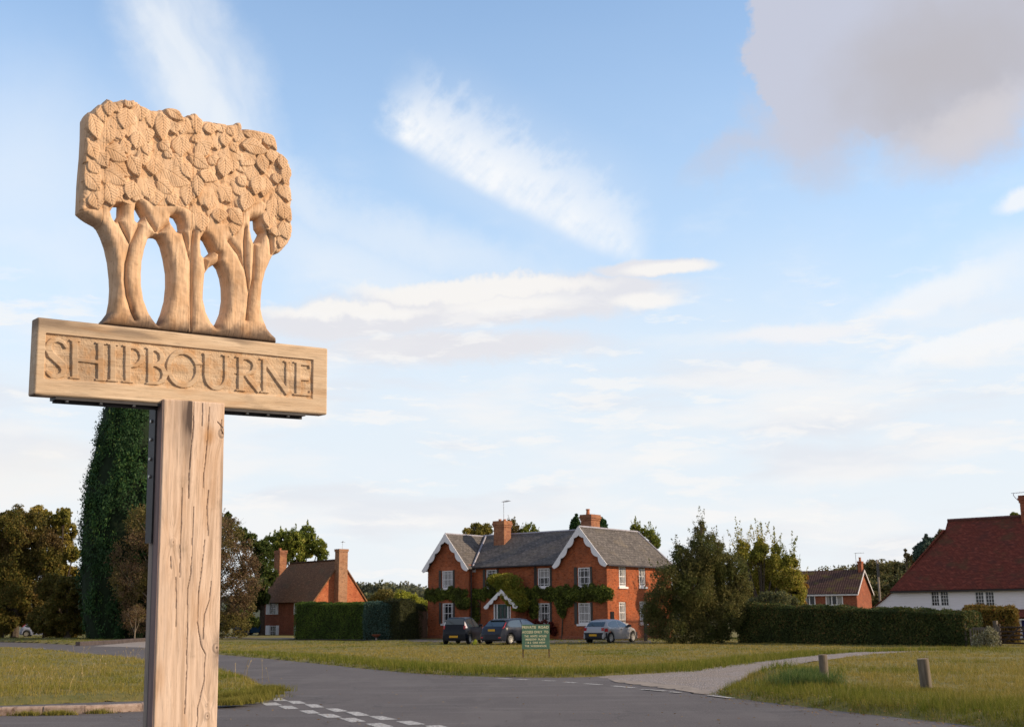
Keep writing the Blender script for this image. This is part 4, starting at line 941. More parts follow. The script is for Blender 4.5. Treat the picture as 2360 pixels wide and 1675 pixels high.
def scallop(mb, a, b, depth, th, yoff, n=4):
    """scalloped bargeboard from a (low) to b (apex) in the x-z plane at y=yoff"""
    a, b = np.array(a), np.array(b); t = (b - a) / np.linalg.norm(b - a); L = np.linalg.norm(b - a); nn = np.array([t[1], -t[0]]); nn = nn if nn[1] < 0 else -nn
    top = [a, b]; low = []
    for i in range(n * 8 + 1):
        s = i / (n * 8); w = depth * (.55 + .45 * abs(math.sin(math.pi * s * n)) ** .9)
        low.append(a + t * L * s + nn * w)
    # build as a strip of small solids so that concave edges fill properly
    for i in range(len(low) - 1):
        s0, s1 = i / (n * 8), (i + 1) / (n * 8); p0, p1 = a + t * L * s0, a + t * L * s1
        q = [p0, p1, low[i + 1], low[i]]
        mb.prism([(v_[0], yoff, v_[1]) for v_ in q], (0, th, 0))

# ------------------------------------------------------------ the brick house
Z4 = lambda X, Y: (950 + X / 3.751, 1120 + Y / 3.751)
hl = at(*Z4(133, 1200), 91.5); hr = at(*Z4(1693, 1200), 81.5)
H = Frame(hl, hr)
house = H.empty('brick_house', 'red brick two storey house with grey slate roof and white scalloped bargeboards', 'house')
fz = lambda X, Y, y=0.0: H.front(*Z4(X, Y), y)
fx = lambda X, Y=900, y=0.0: fz(X, Y, y)[0]
WR = H.L; ymain = .55; OH = -.32
xa = fx(488); xb = fx(1268)
ze = fz(1690, 676)[1]; D = H.side(*Z4(2262, 800), WR)[0] if False else 8.3
sy = lambda X, Y: H.side(*Z4(X, Y), WR)
D = sy(2235, 680)[0]
apL = fz(287, 412, OH); apR = fz(1462, 348, OH); zeL = fz(300, 722, OH)[1]
rzR = apR[1]; rzL = apL[1]; xcL = (xa) / 2; xcR = (xb + WR) / 2
zmR = fz(1100, 392, 4)[1]
eaveM = fz(880, 686, ymain - .25)[1]
print('HOUSE L', WR, 'ze', ze, 'zeL', zeL, 'ridge', rzR, rzL, 'main ridge', zmR, 'D', D, 'eaveM', eaveM, 'apex x', apL, xcL, apR, xcR)
wn = {}
def hole(X0, X1, Y0, Y1, y=0.0):
    a = fz(X0, (Y0 + Y1) / 2, y)[0]; b = fz(X1, (Y0 + Y1) / 2, y)[0]; Xm = (X0 + X1) / 2
    return (a, b, fz(Xm, Y1, y)[1], fz(Xm, Y0, y)[1])
wl = [hole(258, 350, 730, 886), hole(260, 352, 1010, 1188)]
wm = [hole(640, 730, 722, 878, ymain), hole(1085, 1188, 708, 872, ymain), hole(1090, 1188, 1010, 1190, ymain)]
wr_ = [hole(1432, 1536, 702, 870), hole(1435, 1540, 1008, 1190)]
def shole(X0, X1, Y0, Y1):
    Xm = (X0 + X1) / 2; a = sy(X0, (Y0 + Y1) / 2)[0]; b = sy(X1, (Y0 + Y1) / 2)[0]; return (a, b, sy(Xm, Y1)[1], sy(Xm, Y0)[1])
wsd = [shole(1787, 1850, 694, 868), shole(1960, 2018, 694, 868), shole(1790, 1850, 1000, 1185), shole(1968, 2024, 995, 1185)]
w = MB(); eL = zeL + .35; eR = ze + .05
gl_ = FRONTW(0)
wall_panel(w, gl_, 0, xa, -.3, zeL, wl); w.poly([(0, 0, zeL), (xa, 0, zeL), (xcL, 0, rzL - .12)])
wall_panel(w, gl_, xb, WR, -.3, ze, wr_); w.poly([(xb, 0, ze), (WR, 0, ze), (xcR, 0, rzR - .12)])
wall_panel(w, FRONTW(ymain), xa, xb, -.3, eaveM + .1, wm)
w.poly([(xa, 0, -.3), (xa, ymain, -.3), (xa, ymain, eaveM + .2), (xa, 0, eaveM + .2)]); w.poly([(xb, 0, -.3), (xb, ymain, -.3), (xb, ymain, eaveM + .2), (xb, 0, eaveM + .2)])
wall_panel(w, SIDEW(WR), 0, D, -.3, ze, wsd, .12)
w.poly([(0, 0, -.3), (0, D, -.3), (0, D, zeL), (0, 0, zeL)]); w.poly([(0, D, -.3), (WR, D, -.3), (WR, D, ze), (0, D, ze)])
w.build('wall', m_brick, house)
# roofs
r = MB(); ov = .30
yr = D / 2; zr = zmR - .06
slope(r, (xa - 1.6, ymain - ov, eaveM), (xb + 1.0, ymain - ov, eaveM), (xb + 1.0, yr, zr), (xa - 1.6, yr, zr))
slope(r, (xa - 1.6, D + ov, eaveM), (xb + 1.0, D + ov, eaveM), (xb + 1.0, yr, zr), (xa - 1.6, yr, zr))
r.build('main_roof', m_slate, house)
r = MB(); kL = (rzL - zeL) / (xa / 2 + .25)
slope(r, (xa + .25, OH, zeL), (xa + .25, yr + 1, zeL), (xcL, yr + 1, rzL), (xcL, OH, rzL)); slope(r, (-.25 - .1, OH, zeL), (-.25 - .1, D + .2, zeL), (xcL, D + .2, rzL), (xcL, OH, rzL))
rl = r.build('wing_roof', m_slate, house)
r = MB(); hip0 = H.side(*Z4(1945, 378), xcR)[0]; print('hip y', hip0)
slope(r, (WR + .22, OH, ze), (WR + .22, D + .25, ze), (xcR, hip0, rzR), (xcR, OH, rzR)); slope(r, (xb - .22, OH, ze), (xb - .22, D + .25, ze), (xcR, hip0, rzR), (xcR, OH, rzR))
slope(r, (WR + .22, D + .25, ze), (xb - .22, D + .25, ze), (xcR, hip0, rzR), (xcR + .001, hip0, rzR))
r.build('wing_roof', m_slate, house)
m = MB(); m.tube([(xcR, OH, rzR + .02), (xcR, hip0, rzR + .02), (WR + .22, D + .25, ze + .03)], .075, 6); m.tube([(xcL, OH, rzL + .02), (xcL, yr, rzL + .02)], .07, 6); m.tube([(xcL, yr, zr + .02), (xb + .95, yr, zr + .02)], .075, 6)
zv = lambda x: zeL + (xa + .25 - x) * (rzL - zeL) / (xa + .25 - xcL)
m.tube([(xa + .2, ymain - ov + .0, eaveM + .10), (xcL + .25, yr, zr + .04)], .07, 5)
m.build('ridge', m_lead, house)
for (x0, x1, xc_, z0, z1) in ((-.32, xa + .26, xcL, zeL - .02, rzL), (xb - .30, WR + .28, xcR, ze - .02, rzR)):
    m = MB(); scallop(m, (x0, z0), (xc_, z1 + .03), .40, .05, OH - .06); scallop(m, (x1, z0), (xc_, z1 + .03), .40, .05, OH - .055); m.build('bargeboard', m_white, house)
curt = {0: [(0, 1, 0, 1)], 1: [(0, .28, 0, 1), (.72, 1, 0, 1)]}
for i, h_ in enumerate(wl):
    window(house, FRONTW(0), *h_, margin=True, curtain=[(0, 1, 0, 1)] if i == 0 else [(0, .16, 0, 1), (.84, 1, 0, 1)])
for i, h_ in enumerate(wm):
    window(house, FRONTW(ymain), *h_, margin=True, sill=True, curtain=[None, [(0, 1, .5, 1)], [(0, .25, 0, 1)]][i])
for i, h_ in enumerate(wr_): window(house, FRONTW(0), *h_, margin=True, curtain=[(0, .14, 0, .55)] if i == 0 else [(0, 1, 0, 1)])
for i, h_ in enumerate(wsd): window(house, SIDEW(WR), *h_, margin=True, rec=.11, curtain=[(0, .35, 0, 1), (.65, 1, 0, 1)] if i != 3 else [(0, 1, 0, 1)])
for hs, y_ in ((wl, 0), (wm, ymain), (wr_, 0)):
    for h_ in hs:
        for a, b in ((h_[0] - .30, h_[0] - .06), (h_[1] + .03, h_[1] + .20)):
            m = MB(); m.fbox(FRONTW(y_), a, b, h_[2] - .02, h_[3] + .04, .004, .045); m.build('shutter', m_dgreen, house)
m_lint = brick('rubbed_brick', (.42, .12, .055), (.46, .14, .065), (.36, .16, .09))
for hs, y_ in ((wl, 0), (wr_[:1], 0), (wm[:2], ymain)):
    for h_ in hs: MB().fbox(FRONTW(y_), h_[0] - .1, h_[1] + .1, h_[3] + .002, h_[3] + .26, 0.001, .006).build('lintel', m_lint, house)
# plinth
for q in ((-.03, xa + .03, -.06, -.001), (xb - .03, WR + .06, -.06, -.001), (WR + .001, WR + .058, 0, D)): MB().box(*q, -.3, .32).build('plinth', m_brick2, house)
# porch with door
pdx0, pdx1 = fx(690, 1050, -.9), fx(865, 1050, -.9); pz = lambda Y, X=765: fz(X, Y, -1.0)[1]
apP = fz(767, 892, -1.15); eP = fz(618, 1045, -1.15); eQ = fz(912, 1048, -1.15); yp = -.9
xw0, xw1 = fx(660, 1050, yp), fx(893, 1050, yp)
m = MB(); dh = (fx(702, 1050, yp), fx(850, 1050, yp), -.3, fz(776, 1008, yp)[1])
wall_panel(m, FRONTW(yp), xw0, xw1, -.3, eP[1] + .2, [dh], .15); m.poly([(xw0, yp, eP[1] + .2), (xw1, yp, eP[1] + .2), (apP[0], yp, apP[1] - .15)])
m.poly([(xw0, yp, -.3), (xw0, ymain, -.3), (xw0, ymain, eP[1] + .2), (xw0, yp, eP[1] + .2)]); m.poly([(xw1, yp, -.3), (xw1, ymain, -.3), (xw1, ymain, eP[1] + .2), (xw1, yp, eP[1] + .2)])
porch = m.build('porch', m_brick, house)
m = MB(); slope(m, (eP[0], -1.12, eP[1]), (eP[0], ymain, eP[1]), (apP[0], ymain, apP[1]), (apP[0], -1.12, apP[1])); slope(m, (eQ[0], -1.12, eP[1]), (eQ[0], ymain, eP[1]), (apP[0], ymain, apP[1]), (apP[0], -1.12, apP[1])); m.build('porch_roof', m_slate, porch)
m = MB(); scallop(m, (eP[0], eP[1]), (apP[0], apP[1] + .02), .30, .05, -1.18, 4); scallop(m, (eQ[0], eP[1]), (apP[0], apP[1] + .02), .30, .05, -1.175, 4); m.build('bargeboard', m_white, porch)
m = MB(); a, b, c_, d_ = dh; F0 = FRONTW(yp)
dw0, dw1 = fx(735, 1050, yp), fx(820, 1050, yp)
for q in ((a, a + .09, -.3, d_), (b - .09, b, -.3, d_), (dw0 - .08, dw0, -.3, d_ - .1), (dw1, dw1 + .08, -.3, d_ - .1), (a + .09, b - .09, d_ - .1, d_)): m.fbox(F0, *q, -.12, -.03)
m.build('door_frame', m_white, porch)
m = MB(); m.fbox(F0, dw0, dw1, -.3, d_ - .1, -.12, -.07)
mm = (dw0 + dw1) / 2
for q in ((dw0 + .03, dw0 + .14), (mm - .07, mm + .07), (dw1 - .14, dw1 - .03)): m.fbox(F0, *q, -.2, d_ - .16, -.0695, -.05)
dr = m.build('front_door', m_gdoor, porch)
m = MB(); m.fbox(F0, dw0 + .16, mm - .09, .9, d_ - .3, -.0695, -.062); m.fbox(F0, mm + .09, dw1 - .16, .9, d_ - .3, -.0695, -.062); m.fbox(F0, a + .1, dw0 - .09, .5, d_ - .12, -.11, -.10); m.fbox(F0, dw1 + .09, b - .1, .5, d_ - .12, -.11, -.10); m.build('pane', m_glass, dr)
# chimneys
c0 = at(*Z4(690, 400), 89); q0 = (np.array(c0) - H.o)
chy = yr - 1.35
cx0, cx1 = fz(705, 420, chy)[0], fz(840, 420, chy)[0]; cz = fz(770, 298, chy)[1]
wC = (cx1 - cx0) * .66
chimney(house, cx0, cx0 + wC, chy, chy + .85, eaveM + 1.2, cz, m_brick3, [(cx0 + wC * .3, chy + .4, .12, .16), (cx0 + wC * .75, chy + .4, .12, .13)], .16, 3)
aerial(house, (cx0 + wC * .35, chy + .8, cz - .8), fz(748, 122, chy)[1] - cz + .8, 1.1, (.88, -.45, 0))
chy2 = yr + .1; dx0, dx1 = fz(1458, 300, chy2)[0], fz(1600, 300, chy2)[0]; cz2 = fz(1530, 242, chy2)[1]; wD = (dx1 - dx0) * .62
chimney(house, dx0, dx0 + wD, chy2, chy2 + 1.15, rzR - 1.2, cz2, m_brick3, [(dx0 + wD * .45, chy2 + .35, .14, .42)], .14, 3)
m = MB(); m.tube([(xa + .12, .15, -.2), (xa + .12, .15, zeL - .1)], .045, 6); m.tube([(fx(1065, 800, ymain), ymain - .06, -.2), (fx(1065, 800, ymain), ymain - .06, eaveM - .1)], .04, 6)
m.tube([(xa, ymain - ov - .04, eaveM - .07), (xb, ymain - ov - .04, eaveM - .07)], .055, 6); m.tube([(WR + .27, OH + .1, ze - .07), (WR + .27, D + .3, ze - .07)], .055, 6); m.build('gutter', m_pipe, house)
ax_ = fz(535, 722, ymain - .05); MB().box(ax_[0] - .14, ax_[0] + .14, ymain - .12, ymain - .002, ax_[1] - .17, ax_[1] + .17).build('alarm_box', m_offwhite, house)
HB = (house, H)

# ------------------------------------------------------------ the tile roofed cottage
Z6 = lambda X, Y: (480 + X / 4.4, 1150 + Y / 4.4)
cl, cr_ = at(*Z6(525, 1100), 121), at(*Z6(1085, 1100), 113)
K = Frame(cl, cr_); K.o[2] = -.35
cot = K.empty('tiled_cottage', 'small brick cottage with steep brown tile roof and white shutters behind the green hedge', 'cottage')
kz = lambda X, Y, y=0.0: (lambda q: (q[0], q[1] + .35 * 0))(K.front(*Z6(X, Y), y))
ks = lambda X, Y: K.side(*Z6(X, Y), K.L)
loc0 = -K.o[2] * 0
kL = K.L; kD = ks(1583, 1000)[0]; kze = kz(800, 1030)[1]; kap = ks(1325, 640); krz = kz(1000, 640, kD / 2)[1]
print('COTTAGE L', kL, 'D', kD, 'eave', kze, 'ridge', krz)
zo = 0.0
def khole(X0, X1, Y0, Y1): a = kz(X0, (Y0 + Y1) / 2); b = kz(X1, (Y0 + Y1) / 2); return (a[0], b[0], kz((X0 + X1) / 2, Y1)[1], kz((X0 + X1) / 2, Y0)[1])
kh = [khole(628, 683, 1045, 1165), khole(626, 686, 1282, 1400), khole(915, 970, 1045, 1165), khole(915, 970, 1282, 1400)]
m = MB(); wall_panel(m, FRONTW(0), 0, kL, -.5, kze, kh, .06)
m.poly([(0, 0, -.5), (0, kD, -.5), (0, kD, kze), (0, 0, kze)]); m.poly([(0, kD, -.5), (kL, kD, -.5), (kL, kD, kze), (0, kD, kze)]); m.build('wall', m_brick2, cot)
m = MB(); m.poly([(kL, 0, -.5), (kL, kD, -.5), (kL, kD, kze), (kL, kD / 2, krz - .1), (kL, 0, kze)])
m.build('gable', brick('lit_gable_brick', (.44, .125, .060), (.50, .165, .075), (.36, .17, .10), (.36, .10, .05)), cot)  # sunlit end wall: the sunlight is put into a brighter brick colour
m = MB(); kx = .95
slope(m, (-.45, -.35, kze - .15), (kL + .12, -.35, kze - .15), (kL + .12, kD / 2, krz), (kx, kD / 2, krz)); slope(m, (-.45, kD + .35, kze - .15), (kL + .12, kD + .35, kze - .15), (kL + .12, kD / 2, krz), (kx, kD / 2, krz))
slope(m, (-.45, -.35, kze - .15), (-.45, kD + .35, kze - .15), (kx, kD / 2, krz), (kx, kD / 2 - .001, krz)); m.build('roof', m_brown, cot)
m = MB(); m.tube([(kx, kD / 2, krz + .02), (kL + .12, kD / 2, krz + .02)], .10, 6); m.build('ridge', m_brown, cot)
for i, h_ in enumerate(kh):
    window(cot, FRONTW(0), *h_, cols=3, rows=6, rec=.05, fw=.05, bar=.02, sill=False)
    W_ = (h_[1] - h_[0]) * .80
    for a, b in ((h_[0] - W_ * (1.0 if i > 1 else .9), h_[0] - .015), (h_[1] + .015, h_[1] + W_ * .62)):
        m = MB(); m.fbox(FRONTW(0), a, b, h_[2] - .02, h_[3] + .03, .004, .045)
        for j in range(5): zz = h_[2] + .08 + j * (h_[3] - h_[2] - .16) / 5; m.fbox(FRONTW(0), a + .05, b - .05, zz, zz + .03, .0455, .06)
        m.build('shutter', m_white, cot)
g0, g1 = ks(1280, 800)[0], ks(1368, 800)[0]; gz = ks(1325, 508)[1]
chimney(cot, kL + .002, kL + .75, g0, g1, -.5, gz, brick('stack_brick', (.36, .19, .115), (.42, .21, .12), (.34, .25, .18), (.30, .15, .09)), (), .12, 2)
lq0, lq1 = kz(705, 600, kD / 2)[0], kz(775, 600, kD / 2)[0]
chimney(cot, lq0, lq0 + (lq1 - lq0) * .8, kD / 2 - .4, kD / 2 + .4, krz - 2.2, kz(740, 520, kD / 2)[1], m_brick3, [(lq0 + .4, kD / 2, .14, .25)], .16, 2)
aerial(cot, (kL - .3, kD / 2 + .3, krz - .3), kz(1215, 440, kD / 2)[1] - krz + .3, .2)

# ------------------------------------------------------------ white weatherboarded house
Zw = lambda X, Y: (2000 + X / 4.061, 1120 + Y / 4.061)
wlp = at(*Zw(250, 1050), 78.5); wtmp = at(*Zw(1462, 1050), 73.5); wd = (wtmp - wlp)[:2]; wrp = wlp[:2] + wd * 1.45
Wf = Frame(wlp, wrp)
wh = Wf.empty('white_house', 'white weatherboarded house with a tall steep red tile roof beside the long dark hedge', 'house')
wz = lambda X, Y, y=0.0: Wf.front(*Zw(X, Y), y)
wze = wz(700, 968, -.3)[1]; wD = 8.0; wrz = wz(1100, 305, wD / 2)[1]; xr0 = wz(747, 318, wD / 2)[0]; WL = Wf.L
print('WHITE eave', wze, 'ridge', wrz, 'xr0', xr0, 'L', WL)
m_wb, nt, b = new_mat('white_weatherboard')
s_ = nd(nt, 'ShaderNodeSeparateXYZ'); nt.links.new(mapped(nt, (1, 1, 1)), s_.inputs[0])
wv = nd(nt, 'ShaderNodeMath', operation='FRACT'); mu = nd(nt, 'ShaderNodeMath', operation='MULTIPLY'); mu.inputs[1].default_value = 1 / .17
nt.links.new(s_.outputs[2], mu.inputs[0]); nt.links.new(mu.outputs[0], wv.inputs[0])
c = mix(nt, mapr(nt, wv.outputs[0], .0, .12, .35, 0), (.78, .74, .79), (.50, .47, .50)); c = mix(nt, mapr(nt, tnoise(nt, mapped(nt, (.6, .6, 5)), 1.5, 5), .5, .75, 0, .5), c, (.58, .55, .58))
nt.links.new(c, b.inputs['Base Color']); bump(nt, b, wv.outputs[0], .5, .02)
def whole(X0, X1, Y0, Y1): return (wz(X0, (Y0 + Y1) / 2)[0], wz(X1, (Y0 + Y1) / 2)[0], wz((X0 + X1) / 2, Y1)[1], wz((X0 + X1) / 2, Y0)[1])
wwh = [whole(590, 762, 980, 1122), whole(1003, 1190, 982, 1126)]
dhole = whole(1447, 1530, 1250, 1500)
m = MB(); wall_panel(m, FRONTW(0), 0, WL, -.3, wze + .05, wwh + [dhole], .06)
sx0 = wz(-60, 1236)[0]; m.poly([(sx0, 0, wz(-60, 1236)[1]), (0, 0, wze + .05), (0, 0, -.3), (sx0, 0, -.3)])
m.poly([(sx0, 0, -.3), (sx0, 6, -.3), (sx0, 6, 1.2), (sx0, 0, 1.2)]); m.poly([(WL, 0, -.3), (WL, wD, -.3), (WL, wD, wze), (WL, wD / 2, wrz), (WL, 0, wze)]); m.poly([(0, wD, -.3), (WL, wD, -.3), (WL, wD, wze), (0, wD, wze)])
m.build('wall', m_wb, wh)
m = MB(); e0 = (-.18, -.3, wze); gx = xr0 - .02; gz0 = wz(747, 402, wD / 2 - .9)[1]; 
# front slope ends on the left in a raking verge with a small gablet at the top
a, b_, c_, d_ = np.array(e0), np.array((WL + .2, -.3, wze)), np.array((WL + .2, wD / 2, wrz)), np.array((xr0, wD / 2, wrz))
k_ = (gz0 - wze) / (wrz - wze); gp = np.array((xr0 - .02, -.3 + (wD / 2 + .3) * k_, gz0))
i = len(m.v); pts = [a, b_, c_, d_, gp]; n_ = np.cross(b_ - a, c_ - a); n_ /= np.linalg.norm(n_); up_ = np.cross(n_, [1, 0, 0]); up_ = up_ if up_[2] > 0 else -up_
m.v += [tuple(q) for q in pts] + [tuple(q - n_ * .12 * np.sign(n_[2])) for q in pts]; m.uv += [(q[0], float((q - a) @ up_)) for q in pts] * 2
m.f += [[i + j for j in range(5)], [i + 5 + j for j in range(5)][::-1]] + [[i + j, i + (j + 1) % 5, i + 5 + (j + 1) % 5, i + 5 + j] for j in range(5)]
slope(m, (-.18, wD + .3, wze), (WL + .2, wD + .3, wze), (WL + .2, wD / 2, wrz), (xr0, wD / 2, wrz))
slope(m, (-.18, -.28, wze), (-.18, wD + .28, wze), (xr0 - .05, wD / 2 + .9, gz0), (xr0 - .05, wD / 2 - .9, gz0))
m.build('roof', m_clay, wh)
m = MB(); m.tube([(xr0, wD / 2, wrz + .02), (WL, wD / 2, wrz + .03)], .12, 6); m.build('ridge', simple('ridge_tile', (.11, .045, .038), .8, .3, 4), wh)
m = MB(); slope(m, (sx0 - .1, -.12, wz(-60, 1236)[1] + .0), (sx0 - .1, 6, wz(-60, 1236)[1]), (-.01, 6, wze + .03), (-.01, -.12, wze + .03), .07); m.build('outshot_roof', m_clay, wh)
m = MB(); m.box(-.1, WL + .1, -.36, -.26, wze - .14, wze - .03); m.build('gutter', m_pipe, wh)
for h_ in wwh:
    f = MB(); u0, u1, z0, z1 = h_; md = (u0 + u1) / 2; F0 = FRONTW(0)
    for q in ((u0 - .02, u0 + .06, z0, z1), (u1 - .06, u1 + .02, z0, z1), (md - .07, md + .07, z0, z1), (u0 - .02, u1 + .02, z1 - .05, z1 + .02), (u0 - .05, u1 + .05, z0 - .07, z0 + .05)): f.fbox(F0, *q, -.055, .022)
    for s0, s1 in ((u0 + .06, md - .07), (md + .07, u1 - .06)):
        for j in (1, 2): xx = s0 + (s1 - s0) * j / 3; f.fbox(F0, xx - .012, xx + .012, z0 + .05, z1 - .05, -.05, -.02)
        for j in (1, 2, 3): zz = z0 + .05 + (z1 - z0 - .1) * j / 4; f.fbox(F0, s0, s1, zz - .012, zz + .012, -.049, -.021)
    wo_ = f.build('window', m_white, wh); MB().fbox(F0, u0, u1, z0, z1, -.058, -.0505).build('pane', m_glass, wo_)
m = MB(); p0 = wz(1340, 1225, -1.0); p1 = wz(1372, 1150, -.1); zc = p1[1]; slope(m, (p0[0], -1.1, p0[1]), (p0[0] + 2.6, -1.1, p0[1]), (p0[0] + 2.45, 0, zc), (p1[0], 0, zc)); pr_ = m.build('porch_roof', m_clay, wh)
m = MB(); m.box(p0[0] + .25, p0[0] + .37, -1.0, -.88, -.3, p0[1] - .06); m.box(p0[0] + 2.1, p0[0] + 2.22, -1.0, -.88, -.3, p0[1] - .06); m.box(p0[0] + .05, p0[0] + 2.5, -1.02, -.9, p0[1] - .17, p0[1] - .062); m.build('post', m_white, pr_)
u0, u1, z0, z1 = dhole; m = MB().fbox(FRONTW(0), u0, u1, -.3, z1, -.055, -.02); m.build('door', simple('navy_door', (.02, .02, .12), .4), wh)
cp = wz(1447, 200, wD / 2)[0]; chimney(wh, cp, cp + 1.3, wD / 2 - .5, wD / 2 + .5, wrz - .6, wz(1450, 92, wD / 2)[1], m_brick2, [(cp + .6, wD / 2, .15, .4)], .16, 3)
m = MB(); ap_ = [wz(x_, y_, wD / 2) for x_, y_ in ((1445, 155), (1400, 115), (1380, 90), (1380, 70))]; m.tube([(q[0], wD / 2 - .4, q[1]) for q in ap_], .022, 6)
q = ap_[-1]; m.tube([(q[0] - .15, wD / 2 - .4, q[1]), (q[0] + .95, wD / 2 - .4, q[1] + .03)], .014, 5)
for j in range(8): m.tube([(q[0] + .05 + j * .1, wD / 2 - .62, q[1]), (q[0] + .05 + j * .1, wD / 2 - .18, q[1])], .008, 4)
m.build('aerial', m_metal, wh)

# ------------------------------------------------------------ far brick house
Z5 = lambda X, Y: (1800 + X / 8.8, 1250 + Y / 8.8)
fl, fr2 = at(*Z5(-500, 1100), 155.5), at(*Z5(1535, 1100), 149.2)
Q = Frame(fl, fr2); far = Q.empty('far_brick_house', 'distant red brick house with mossy dark pantile roof and white windows showing above the hedge', 'house')
qz = lambda X, Y, y=0.0: Q.front(*Z5(X, Y), y)
qe = qz(1000, 1030, -.3)[1]; qD = 7.6; qr = qz(1000, 560, qD / 2)[1]; QL = Q.L; print('FAR eave', qe, 'ridge', qr, QL)
def qh(X0, X1): return (qz(X0, 1150)[0], qz(X1, 1150)[0], qz(X0, 1275)[1], qz(X0, 1062)[1])
qw = [qh(455, 695), qh(905, 1255)]
m = MB(); wall_panel(m, FRONTW(0), 0, QL, -.3, qe, qw, .08); m.poly([(0, 0, -.3), (0, qD, -.3), (0, qD, qe), (0, qD / 2, qr), (0, 0, qe)]); m.poly([(QL, 0, -.3), (QL, qD, -.3), (QL, qD, qe), (QL, qD / 2, qr - .1), (QL, 0, qe)]); m.build('wall', m_brick2, far)
m = MB(); slope(m, (-.3, -.4, qe), (QL + .25, -.4, qe), (QL + .25, qD / 2, qr), (-.3, qD / 2, qr), .15); slope(m, (-.3, qD + .4, qe), (QL + .25, qD + .4, qe), (QL + .25, qD / 2, qr), (-.3, qD / 2, qr), .15); m.build('roof', m_pantile, far)
m = MB(); m.box(-.3, QL + .25, -.48, -.40, qe - .28, qe - .10); th_ = math.atan2(qr - qe, qD / 2 + .4)
m.prism([(QL + .26, -.4, qe - .02), (QL + .26, qD / 2, qr - .02), (QL + .26, qD / 2, qr - .26), (QL + .26, -.4, qe - .26)], (.05, 0, 0)); m.prism([(QL + .26, qD + .4, qe - .02), (QL + .26, qD / 2, qr - .021), (QL + .26, qD / 2, qr - .261), (QL + .26, qD + .4, qe - .26)], (.05, 0, 0)); m.build('fascia', m_offwhite, far)
for i, h_ in enumerate(qw): window(far, FRONTW(0), *h_, cols=3 if i else 2, rows=1, rec=.05, fw=.12, bar=.13, sill=True, curtain=[(0, .18, 0, 1), (.72, 1, 0, 1)] if i else [(0, .3, 0, 1)])
c0 = qz(1570, 400, qD / 2)[0]; c1 = qz(1655, 400, qD / 2)[0]; chimney(far, c0, c0 + (c1 - c0) * .85, qD / 2 - .5, qD / 2 + .5, qr - 1, qz(1610, 378, qD / 2)[1], m_brick2, [((c0 * .6 + c1 * .4), qD / 2, .16, .5)], .14, 2)
aerial(far, (c0 - .3, qD / 2, qr - .3), qz(1530, 205, qD / 2)[1] - qr + .3, 1.1, (1, 0, 0), th=.03)

# ================================================================== TREES, SHRUBS, HEDGES
def leaf_quads(P, size, nrm=None, aspect=.6, seed=0, droop=0.0, jit=.35):
    n = len(P); r = np.random.default_rng(seed)
    a = r.normal(0, 1, (n, 3)); a[:, 2] -= droop; a /= np.linalg.norm(a, axis=1)[:, None]
    b = r.normal(0, 1, (n, 3)); 
    if nrm is not None: b = np.cross(nrm + r.normal(0, .6, (n, 3)), a)
    else: b = np.cross(b, a)
    b /= np.linalg.norm(b, axis=1)[:, None] + 1e-9
    s = (size * r.uniform(1 - jit, 1 + jit, n))[:, None]
    V = np.stack([P - a * s * .5, P + b * s * aspect * .5, P + a * s * .5, P - b * s * aspect * .5], 1).reshape(-1, 3)
    return V, np.arange(4 * n).reshape(-1, 4)
def leaf_mesh(name, P, size, mat, parent, nrm=None, aspect=.6, seed=0, droop=0.0):
    V, F_ = leaf_quads(np.asarray(P), size, nrm, aspect, seed, droop); return np_mesh(name, V, F_, mat, parent)
def clumps(C, Rr, n, r, k=26, tight=.30, squash=1.0, shell=.82):
    """leaf points gathered in clumps over the surface of a ball"""
    d = r.normal(0, 1, (k, 3)); d /= np.linalg.norm(d, axis=1)[:, None]; d[:, 2] *= squash
    cc = C + d * Rr * r.uniform(.35, 1, (k, 1)) ** .5 * shell
    i = r.integers(0, k, n); q = r.normal(0, 1, (n, 3)); q /= np.linalg.norm(q, axis=1)[:, None]
    return cc[i] + q * (r.random((n, 1)) ** .38 * 1.12) * Rr * tight * 1.18 * r.uniform(.5, 1.35, (k, 1))[i]
LM = {}
def LMAT(key, *a, **k):
    if key not in LM: LM[key] = leafmat(key, *a, **k)
    return LM[key]
m_bark = simple('bark', (.075, .058, .045), .95, .35, 6, bmp=.03)
m_barkl = simple('pale_bark', (.20, .16, .12), .95, .3, 6)
OAKL = LMAT('oak_leaves', [(0, (.038, .036, .010)), (.3, (.066, .062, .014)), (.55, (.095, .074, .018)), (.8, (.058, .066, .014)), (1, (.16, .10, .028))], (.065, .038, .016), .25)
YOAK = LMAT('yellow_oak_leaves', [(0, (.12, .10, .02)), (.4, (.19, .15, .03)), (.7, (.26, .19, .05)), (1, (.13, .12, .03))], (.10, .10, .02), .3)
CONL = LMAT('cypress_sprays', [(0, (.012, .032, .012)), (.5, (.020, .052, .016)), (.8, (.032, .065, .018)), (1, (.055, .080, .020))], (.016, .036, .014), .3, trans=.12)
BRNL = LMAT('beech_brown_leaves', [(0, (.050, .030, .018)), (.4, (.095, .058, .034)), (.7, (.12, .080, .045)), (1, (.075, .070, .020))], (.085, .075, .018), .3)
GRNL = LMAT('green_leaves', [(0, (.065, .085, .014)), (.4, (.125, .15, .024)), (.7, (.18, .185, .036)), (1, (.26, .23, .055))], (.06, .085, .018), .3)
YEWL = LMAT('dark_green_leaves', [(0, (.012, .026, .010)), (.6, (.025, .042, .012)), (1, (.05, .06, .015))])
